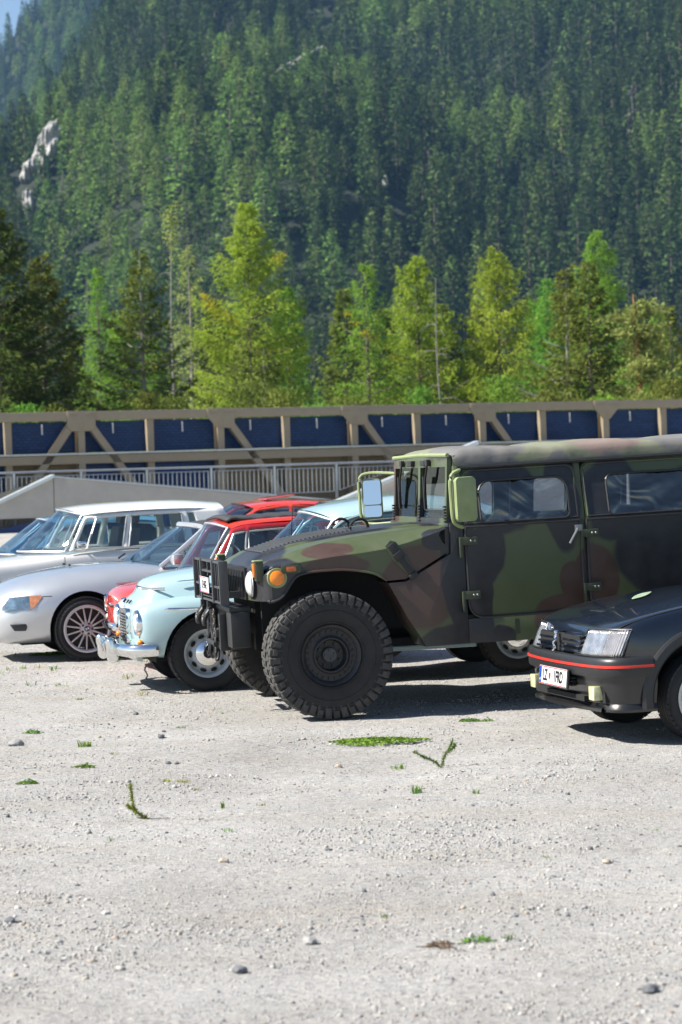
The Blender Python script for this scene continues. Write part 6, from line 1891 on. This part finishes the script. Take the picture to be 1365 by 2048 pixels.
# ------------------------------------------------------------------ white estate car with chrome window frames
def build_estate():
    e = vehicle('white_estate_car', (-4.026, 27.883, .055), 17, .8, 'white vintage estate car with chrome window frames behind the silver roadster', 'car')
    MP = paint('white_paint', (.72, .72, .70), rough=.3)
    MS_ = paint('silver_grey_paint', (.66, .65, .63), metal=.1, rough=.32)
    def hs(zs, w, zsh, wt, zt): return [(0, zs), (w * .85, zs), (w * .97, zs + .08), (w, zs + .28), (w - .005, zsh - .10), (w - .03, zsh - .02), (wt, zsh + .02), (wt * .6, zt - .008), (0, zt)]
    S = [(-.74, hs(.36, .62, .66, .50, .70)), (-.70, hs(.30, .72, .76, .60, .80)), (-.55, hs(.27, .77, .82, .64, .865)), (-.2, hs(.25, .79, .845, .66, .90)), (.3, hs(.25, .79, .87, .66, .93)), (.65, hs(.25, .79, .90, .68, .955)), (.9, hs(.25, .79, .94, .70, .955)), (2.0, hs(.25, .79, .94, .70, .95)), (2.9, hs(.26, .77, .92, .66, .93)), (3.15, hs(.32, .72, .86, .6, .87))]
    body = cage('body', S, MS_, e, arches=[(0, .30, .36, .48), (2.5, .30, .36, .48)], level=2)
    for s in (-1, 1):
        B().tube([(.70, s * .795, .90), (.70, s * .80, .45)], .004, 4).tube([(1.58, s * .795, .93), (1.58, s * .80, .35)], .004, 4).build('shut_line', M_DARKVOID, body)
        Mh = Matrix.Translation((-.75, s * .55, .64)) @ Matrix.Rotation(R(-90), 4, 'Z')
        B().lathe([(0, -.05), (.05, -.045), (.085, -.02), (.1, .0), (.1, .04)], 24, M=Mh).build('headlamp', M_CHROME, e)
        mo = B().tube([(.93, s * .73, .96), (.90, s * .80, 1.0)], .01, 6).box(.84, .94, s * .82 - .06, s * .82 + .06, .985, 1.065, bev=.02).build('door_mirror', M_CHROME, e)
    B().box(-.80, -.74, -.42, .42, .55, .72, bev=.01).build('grille', M_CHROME, e)
    sweep(mirror_plan([(-.55, -.80), (-.7, -.80), (-.80, -.70), (-.83, -.4), (-.84, 0)]), [(-.01, .50), (.015, .48), (.02, .44), (.012, .40), (-.01, .39)], M_CHROME, 'bumper', e, auto=70)
    belt = [(.76, -.735, .955), (1.3, -.74, .955), (2.0, -.73, .955), (2.85, -.70, .95)]
    rail = [(.97, -.635, 1.335), (1.4, -.63, 1.365), (2.0, -.63, 1.37), (2.6, -.62, 1.36)]
    sidewall(e, belt, rail, [(.035, .115), (.125, .375), (.41, .72), (.76, .80)], MP, M_GLASS, trim=M_CHROME, v0=.05, v1=.90)
    screen(e, ((.30, 0, .965), (.72, .70, .955)), ((.80, 0, 1.42), (.95, .61, 1.36)), M_GLASS_B, M_CHROME)
    roof_patch(e, [(.78, [(.63, 1.35, .17), (.5, 1.40, .1), (.3, 1.43, .03), (0, 1.445)]), (1.15, [(.645, 1.372), (.52, 1.425), (.3, 1.46), (0, 1.475)]), (1.7, [(.645, 1.385), (.52, 1.44), (.3, 1.475), (0, 1.487)]), (2.2, [(.64, 1.378), (.52, 1.43), (.3, 1.465), (0, 1.478)]), (2.62, [(.62, 1.355), (.5, 1.395), (.3, 1.425), (0, 1.435)])], MP)
    screen(e, ((3.0, 0, .93), (2.9, .66, .93)), ((2.66, 0, 1.40), (2.6, .58, 1.34)), M_GLASS, M_CHROME, nm='rear_screen')
    B().tube([(.42, -.35, .985), (.62, .02, 1.10)], .008, 5).tube([(.40, .15, .985), (.52, .45, 1.10)], .008, 5).build('wiper', M_STEELG, e)
    for y in (-.36, .36): seat(e, 1.25, y, .48, m=M_SEAT_G); seat(e, 2.1, y, .48, m=M_SEAT_G, head=False)
    steering(e, (.98, -.36, .98), .2, R(-25))
    B().box(.98, 1.0, .60, .64, .95, 1.36).build('pillar', mat('brown_pillar', (.06, .04, .035), .6), e) if False else None
    wheels(e, steel_wheel(.30, .165, .185, MS_, M_CHROME, 8), 2.5, .66, .30)
build_estate()

def simple_saloon(name, loc, yaw, pitch, label, MP, k, gm=None):
    """three-box or two-box car that shows little of itself; k: dict of key sizes"""
    e = vehicle(name, loc, yaw, pitch, label, 'car')
    w, zb, zr = k['w'], k['belt'], k['roof']
    def hs(zs, w, zsh, wt, zt): return [(0, zs), (w * .85, zs), (w * .97, zs + .08), (w, zs + .26), (w - .01, zsh - .12), (w - .04, zsh - .02), (wt, zsh + .02), (wt * .6, zt - .01), (0, zt)]
    xf, xr = k['front'], k['rear']
    S = [(xf, hs(.36, w * .78, zb - .30, w * .6, zb - .26)), (xf + .05, hs(.28, w * .9, zb - .2, w * .7, zb - .15)), (xf + .25, hs(.25, w * .97, zb - .13, w * .8, zb - .07)), (0, hs(.24, w, zb - .08, w * .83, zb - .02)), (k['cowl'], hs(.24, w, zb - .02, w * .87, zb + .02)),
         (k['cowl'] + .5, hs(.24, w, zb, w * .9, zb)), (xr - .8, hs(.24, w, zb, w * .88, zb)), (xr - .2, hs(.26, w * .96, zb - .06, w * .8, zb - .04)), (xr, hs(.34, w * .82, zb - .2, w * .65, zb - .18))]
    cage('body', S, MP, e, arches=[(0, .30, .35, w - .31), (k['wb'], .30, .35, w - .31)], level=2)
    a, b, c, d = k['cowl'], k['hdr'], k['tail'], k['deck']
    wr = w * .78
    sidewall(e, [(a + .15, -w * .92, zb), ((a + d) / 2, -w * .925, zb), (d, -w * .88, zb - .01)], [(b + .1, -wr, zr - .12), ((b + c) / 2, -wr, zr - .075), (c, -wr * .97, zr - .13)], k.get('wins', [(.08, .48), (.53, .93)]), MP, gm or M_GLASS, trim=k.get('trim'), v0=.05, v1=.9)
    screen(e, ((a - .15, 0, zb + .02), (a + .12, w * .88, zb)), ((b - .06, 0, zr - .04), (b + .08, wr * .95, zr - .10)), gm or M_GLASS_B, k.get('trim') or M_BLACK)
    screen(e, ((d + .15, 0, zb - .01), (d, w * .84, zb - .01)), ((c + .08, 0, zr - .05), (c, wr * .92, zr - .12)), M_GLASS, k.get('trim') or M_BLACK, nm='rear_screen')
    roof_patch(e, [(b - .08, [(wr * 1.01, zr - .115, .17), (wr * .8, zr - .065, .08), (0, zr - .03)]), ((b * 2 + c) / 3, [(wr * 1.01, zr - .075), (wr * .8, zr - .03), (0, zr)]), ((b + 2 * c) / 3, [(wr * 1.01, zr - .08), (wr * .8, zr - .035), (0, zr - .004)]), (c + .06, [(wr * .99, zr - .13), (wr * .8, zr - .085), (0, zr - .05)])], MP)
    for s in (-1, 1):
        Mh = Matrix.Translation((xf + .02, s * w * .68, zb - .32)) @ Matrix.Rotation(R(-90), 4, 'Z')
        B().lathe([(0, -.05), (.05, -.045), (.08, -.02), (.09, .02), (.09, .06)], 20, M=Mh).build('headlamp', M_CHROME, e)
    sweep(mirror_plan([(xf + .2, -w), (xf + .05, -w * .97), (xf - .06, -w * .8), (xf - .09, -w * .4), (xf - .1, 0)]), [(-.01, .50), (.015, .48), (.02, .44), (.012, .40), (-.01, .39)], k.get('bump', M_CHROME), 'bumper', e, auto=70)
    for y in (-.36, .36): seat(e, a + .75, y, .45, m=M_SEAT); seat(e, a + 1.5, y, .45, m=M_SEAT, head=False)
    wheels(e, steel_wheel(.30, .165, .185, M_STEELG, M_CHROME, 8), k['wb'], w - .14, .30)
    return e
simple_saloon('blue_saloon', (-4.751, 30.196, .055), 17, .8, 'light blue vintage saloon mostly hidden behind the white estate car', paint('sky_blue_paint', (.16, .36, .52), rough=.3),
              dict(w=.80, belt=.86, roof=1.33, front=-.75, rear=3.45, wb=2.6, cowl=.55, hdr=1.05, tail=2.35, deck=2.8, trim=M_CHROME))
cp = simple_saloon('red_coupe', (-2.658, 33.182, .055), 15, .5, 'bright red coupe with tilted sunroof, only its roof showing', paint('bright_red_paint', (.62, .05, .03), rough=.28),
              dict(w=.83, belt=.93, roof=1.415, front=-.85, rear=3.3, wb=2.5, cowl=.55, hdr=1.28, tail=2.5, deck=3.1, bump=M_BLACK))
o = B().poly([(1.60, 1.415), (1.62, 1.428), (2.02, 1.47), (2.03, 1.455)], 'y', -.36, .36, bev=.006).build('tilted_sunroof', paint('bright_red_roof', (.62, .05, .03)), cp)
simple_saloon('pale_saloon', (-1.25, 30.9, .055), 15, .5, 'pale grey car of which only the windscreen shows behind the blue saloon', paint('pale_grey_paint', (.50, .51, .52), metal=.3),
              dict(w=.80, belt=.95, roof=1.42, front=-.8, rear=3.3, wb=2.5, cowl=.55, hdr=1.1, tail=2.45, deck=2.95, bump=M_BLACK))
# ------------------------------------------------------------------ mountain
M_FLOOR = mat('forest_floor', (.016, .024, .010), .95, var=.4, scale=.05, bump=.3, bscale=.3)
M_ROCK = mat('limestone', (.31, .30, .28), .9, var=.3, scale=.08, bump=.8, bscale=.35, bdist=1.5)
def lumps(x, y, seed=31):
    return waves(x, y, seed, [(420, 26.0), (170, 15.0), (60, 4.0)])
def hill_a(x, y):
    z = np.maximum(0, (y - 640)) * .42 + .00008 * np.maximum(0, y - 640) ** 2 * 0
    xr = -134 + (y - 950) * (44 / 283.0)
    d = np.maximum(0, xr - x)
    z = z - d * .75 - .004 * d ** 2
    z = z + lumps(x, y) * np.clip((y - 640) / 250, 0, 1)
    z = z - np.maximum(0, y - 1650) * .8
    return z
def hill_b(x, y):
    z = np.maximum(0, y - 1560) * .62 + lumps(x, y, 8) * 1.2
    xr = -300 + (y - 2000) * .12
    d = np.maximum(0, xr - x); z = z - d * .9
    z = np.minimum(z, 385 + (x + 310) * 1.2 - np.maximum(0, y - 2250) * .3)
    return z
def terrain(name, fn, x0, x1, y0, y1, n, m):
    xs = np.linspace(x0, x1, n); ys = np.linspace(y0, y1, n)
    X, Y = np.meshgrid(xs, ys); Z = fn(X, Y) - 1.0
    V = np.stack([X, Y, Z], -1).reshape(-1, 3)
    i = np.arange(n - 1)[:, None] * n + np.arange(n - 1)[None, :]
    F = np.stack([i, i + 1, i + n + 1, i + n], -1).reshape(-1, 4)
    o = fast_mesh(name, V, F, m, smooth=True); tag(o, kind='structure')
terrain('mountain_slope', hill_a, -420, 520, 600, 1760, 150, M_FLOOR)
terrain('far_mountain', hill_b, -900, 700, 1540, 2700, 90, M_FLOOR)

M_F_SPRUCE = leaf('far_spruce', (.042, .072, .026), (.105, .155, .046), .2, .45)
M_F_LARCH = leaf('far_larch', (.125, .20, .048), (.195, .285, .066), .3, .2)
M_F_GREY = leaf('far_dead', (.16, .15, .14), (.24, .22, .21), .2, .2)
def far_tree(H, Rb, seed, m, round_=False, n=420, grey=False):
    r = np.random.default_rng(seed)
    t = r.uniform(.04, 1, n) ** 1.15
    prof = (1 - t) ** (.62 if round_ else .85) * (.8 + .2 * np.minimum(1, t * 6)) + .025
    lump = 1 + .22 * np.sin(t * 40 + r.uniform(0, 6)) 
    a = r.uniform(0, 6.28, n); q = Rb * prof * lump * r.uniform(.35, 1.1, n) ** .5
    P = np.stack([np.cos(a) * q, np.sin(a) * q, t * H], -1)
    out = np.stack([np.cos(a), np.sin(a), np.zeros(n)], -1)
    D = out * r.uniform(.5, 1.2, (n, 1)) + r.normal(0, .35, (n, 3)); D[:, 2] -= r.uniform(-.1, .6, n)
    sc = H / 20
    tg = np.stack([-np.sin(a), np.cos(a), np.zeros(n)], -1)
    V, F = tufts(P, D, r.uniform(.9, 1.9, n) * sc * (.55 + .45 * (1 - t)), r.uniform(.28, .6, n) * sc * (.45 + .55 * (1 - t)) * 1.25, r, tg, .35)
    tb = B(); tb.tube([(0, 0, -2), (0, 0, H * .95)], [.28 * sc, .04], 5, cap=False)
    me = bpy.data.meshes.new('mountain_tree')
    tm = bpy.data.meshes.new('tmp'); tb.bm.to_mesh(tm); tb.bm.free()
    tv = np.array([v.co[:] for v in tm.vertices]); tf = np.array([list(p.vertices) for p in tm.polygons]); bpy.data.meshes.remove(tm)
    V2 = np.concatenate([V, tv]); F2 = np.concatenate([F, tf + len(V)])
    o = fast_mesh('tmp', V2, F2, [m, M_BARK_L if grey else M_BARK], midx=np.concatenate([np.zeros(len(F), int), np.ones(len(tf), int)]))
    me = o.data; bpy.data.objects.remove(o)
    me.name = 'mountain_tree'
    return me
FAR = [far_tree(23, 4.0, 1, M_F_SPRUCE, n=560), far_tree(26, 4.3, 2, M_F_SPRUCE, n=600), far_tree(18, 3.7, 3, M_F_SPRUCE, n=480), far_tree(24, 3.6, 4, M_F_SPRUCE, n=520),
       far_tree(22, 4.9, 5, M_F_LARCH, True, 560), far_tree(18, 4.5, 6, M_F_LARCH, True, 520), far_tree(19, 1.7, 7, M_F_GREY, False, 110, True)]
# rock faces: (px, py, distance solved on the hill) kept clear of trees
def hit(px, py, fn):
    d = _f + _r * (px - 682.5) / FPX - _u * (py - 1024) / FPX
    for Y in np.arange(650, 2650, 2.0):
        p = np.array([0, 0, CAM_H]) + d * (Y / d[1])
        if fn(p[0], p[1]) > p[2]: return p
    return p
ROCKS = [(97, 330, 9, 19, 'tall pale limestone cliff on the mountain at the left'), (64, 378, 6, 9, 'lower limestone face beside the tall pale cliff'), (62, 445, 5, 11, 'small broken rock face below the pale cliff'),
         (120, 262, 6, 6, 'little rock knob above the pale cliff'), (585, 160, 22, 9, 'slanting scree patch high on the forested slope'), (771, 398, 2, 4, 'small grey rock among mountain trees'), (650, 12, 12, 6, 'pale scree strip at the top of the slope')]
clear = []
for k, (px, py, wd_, ht, lb) in enumerate(ROCKS):
    p = hit(px, py, hill_a)
    r = np.random.default_rng(70 + k)
    n = 14
    bm = bmesh.new(); bmesh.ops.create_icosphere(bm, subdivisions=4, radius=1)
    co = np.array([v.co[:] for v in bm.verts])
    q = co * np.array([wd_ * .5, 5.0, ht * .5])
    q[:, 0] += q[:, 2] * (.35 if k in (0, 1) else (.9 if k == 4 else 0))
    if k == 4: q[:, 2] *= .55; q[:, 2] += q[:, 0] * .45
    j = waves(q[:, 0] * 1.0, q[:, 2], 90 + k, [(14, .9), (5, .55)]) + waves(q[:, 0] * 3, q[:, 2] * .5, 95 + k, [(4, .5)])
    q *= (1 + .10 * j)[:, None]; q[:, 1] -= 1.0 * j
    for v, c in zip(bm.verts, q): v.co = c
    me = bpy.data.meshes.new('rock_face'); bm.to_mesh(me); bm.free()
    o = link('rock_face', me, M_ROCK); o.location = (p[0], p[1] - 6, p[2] + 5); tag(o, lb, 'rock', 'rock outcrops on the mountain')
    clear.append((p[0], p[1], wd_ * .5 + 2, ht))
def tree_points(fn, x0, x1, y0, y1, step, seed):
    r = np.random.default_rng(seed)
    xs = np.arange(x0, x1, step); ys = np.arange(y0, y1, step * 1.15)
    X, Y = np.meshgrid(xs, ys); X = (X + r.uniform(-.48, .48, X.shape) * step).ravel(); Y = (Y + r.uniform(-.5, .5, Y.shape) * step).ravel()
    Z = fn(X, Y)
    return X, Y, Z, r
def visible(X, Y, Z, pad=60):
    P = np.stack([X, Y, Z - CAM_H], -1)
    d = P @ _f; u = 682.5 + FPX * (P @ _r) / d; v = 1024 - FPX * (P @ _u) / d
    return (u > -pad) & (u < 1365 + pad) & (v > -pad) & (v < 960), u, v
X, Y, Z, r_ = tree_points(hill_a, -300, 420, 700, 1680, 8.6, 2)
ok, U, Vv = visible(X, Y, Z, 90)
Z = np.maximum(Z, 0)
for (cx, cy, cw, ch) in clear:
    # keep the slope in front of each rock open
    ok &= ~((np.abs(X - cx * Y / cy) < cw * .8) & (Y < cy + 3) & (Y > cy - ch * .8 - 16))
X, Y, Z, U, Vv = X[ok], Y[ok], Z[ok], U[ok], Vv[ok]
g = waves(X, Y, 44, [(190, .9), (60, .6)])
lar = g + r_.normal(0, .55, len(X)) > .62
gap = waves(X, Y, 12, [(120, 1.0), (45, .8)]) < -2.5
X, Y, Z, U, Vv, lar = [q[~gap] for q in (X, Y, Z, U, Vv, lar)]
idx = np.where(lar, r_.integers(4, 6, len(X)), r_.integers(0, 4, len(X)))
grey = (waves(X, Y, 63, [(90, 1.0)]) > 1.55) & (r_.uniform(size=len(X)) < .45)
idx = np.where(grey, 6, idx)
scl = np.clip(r_.normal(1.0, .27, len(X)), .42, 1.5)
# the 300 that show largest are single trees, the rest one mass
seen_low = (Vv > 430) & (Vv < 800) & (U > -10) & (U < 1375)
order = np.argsort(np.where(seen_low, Y, 1e9))[:300]
single = np.zeros(len(X), bool); single[order] = True
FARLAB = ['dark spruce low on the forested mountain slope'] * 4 + ['light green larch low on the forested mountain slope'] * 2 + ['bare grey tree low on the forested mountain slope']
for i in np.where(single)[0]:
    o = bpy.data.objects.new('mountain_tree', FAR[idx[i]]); COL.objects.link(o)
    o.location = (X[i], Y[i], Z[i] - 1.5); o.scale = (scl[i],) * 3; o.rotation_euler = (0, 0, r_.uniform(0, 6.28))
    tag(o, FARLAB[idx[i]], 'tree', {0: 'dark spruces', 4: 'light larches', 6: 'bare grey trees'}[0 if idx[i] < 4 else (4 if idx[i] < 6 else 6)] + ' low on the mountain')

def scatter(name, P, scale, idx, variants, label):
    coll = bpy.data.collections.new(name + '_kinds')
    for k, me in enumerate(variants):
        o = bpy.data.objects.new('kind_%02d' % k, me); coll.objects.link(o)
    me = bpy.data.meshes.new(name)
    me.vertices.add(len(P)); me.vertices.foreach_set('co', np.asarray(P, float).ravel())
    for nm, ty, val in (('sc', 'FLOAT', scale), ('rz', 'FLOAT', RNG.uniform(0, 6.28, len(P))), ('ki', 'INT', idx)):
        a = me.attributes.new(nm, ty, 'POINT'); a.data.foreach_set('value', np.asarray(val, np.float32 if ty == 'FLOAT' else np.int32))
    o = link(name, me)
    ng = bpy.data.node_groups.new(name, 'GeometryNodeTree')
    ng.interface.new_socket('Geometry', in_out='INPUT', socket_type='NodeSocketGeometry')
    ng.interface.new_socket('Geometry', in_out='OUTPUT', socket_type='NodeSocketGeometry')
    N = ng.nodes; Lk = ng.links.new
    gi = N.new('NodeGroupInput'); go = N.new('NodeGroupOutput')
    ci = N.new('GeometryNodeCollectionInfo'); ci.inputs['Collection'].default_value = coll
    ci.inputs['Separate Children'].default_value = True; ci.inputs['Reset Children'].default_value = True
    ip = N.new('GeometryNodeInstanceOnPoints'); ip.inputs['Pick Instance'].default_value = True
    def attr(nm, ty):
        q = N.new('GeometryNodeInputNamedAttribute'); q.data_type = ty; q.inputs['Name'].default_value = nm; return q.outputs[0]
    cx = N.new('ShaderNodeCombineXYZ'); Lk(attr('rz', 'FLOAT'), cx.inputs[2])
    e2r = N.new('FunctionNodeEulerToRotation'); Lk(cx.outputs[0], e2r.inputs[0])
    Lk(gi.outputs[0], ip.inputs['Points']); Lk(ci.outputs[0], ip.inputs['Instance']); Lk(attr('ki', 'INT'), ip.inputs['Instance Index'])
    Lk(e2r.outputs[0], ip.inputs['Rotation']); Lk(attr('sc', 'FLOAT'), ip.inputs['Scale']); Lk(ip.outputs[0], go.inputs[0])
    md = o.modifiers.new('scatter', 'NODES'); md.node_group = ng
    tag(o, label, 'forest', kind='stuff')
    return o
s = ~single
scatter('mountain_forest', np.stack([X[s], Y[s], Z[s] - 1.5], -1), scl[s], idx[s], FAR, 'dense conifer forest covering the mountain slope')
X, Y, Z, r2_ = tree_points(hill_b, -520, 260, 1640, 2650, 8.5, 9)
ok, U, Vv = visible(X, Y, Z, 60); ok &= U < 620
X, Y, Z = X[ok], Y[ok], Z[ok]
scatter('far_forest', np.stack([X, Y, Z - 2], -1), r2_.uniform(.8, 1.4, len(X)), np.where(waves(X, Y, 5, [(200, 1.0)]) + r2_.normal(0, .5, len(X)) > .9, 4, r2_.integers(0, 4, len(X))), FAR, 'bluish forest on the farther mountain at upper left')

# ------------------------------------------------------------------ valley air
m, t, p = _nodes('valley_air'); t.nodes.remove(p)
pv = _n(t, 'ShaderNodeVolumePrincipled'); pv.inputs['Color'].default_value = rgba((.30, .58, 1.0)); pv.inputs['Density'].default_value = .00007; pv.inputs['Anisotropy'].default_value = 0.0
t.links.new(pv.outputs[0], t.nodes['Material Output'].inputs['Volume'])
hb = B().box(-1500, 1500, -60, 2900, -120, 960).build('haze', m, smooth=False); tag(hb, kind='stuff', label='thin blue haze filling the valley')
for o in bpy.data.objects:
    if o.name.startswith(('rim_slot', 'wheel_nuts', 'tread')): o['kind'] = 'stuff'
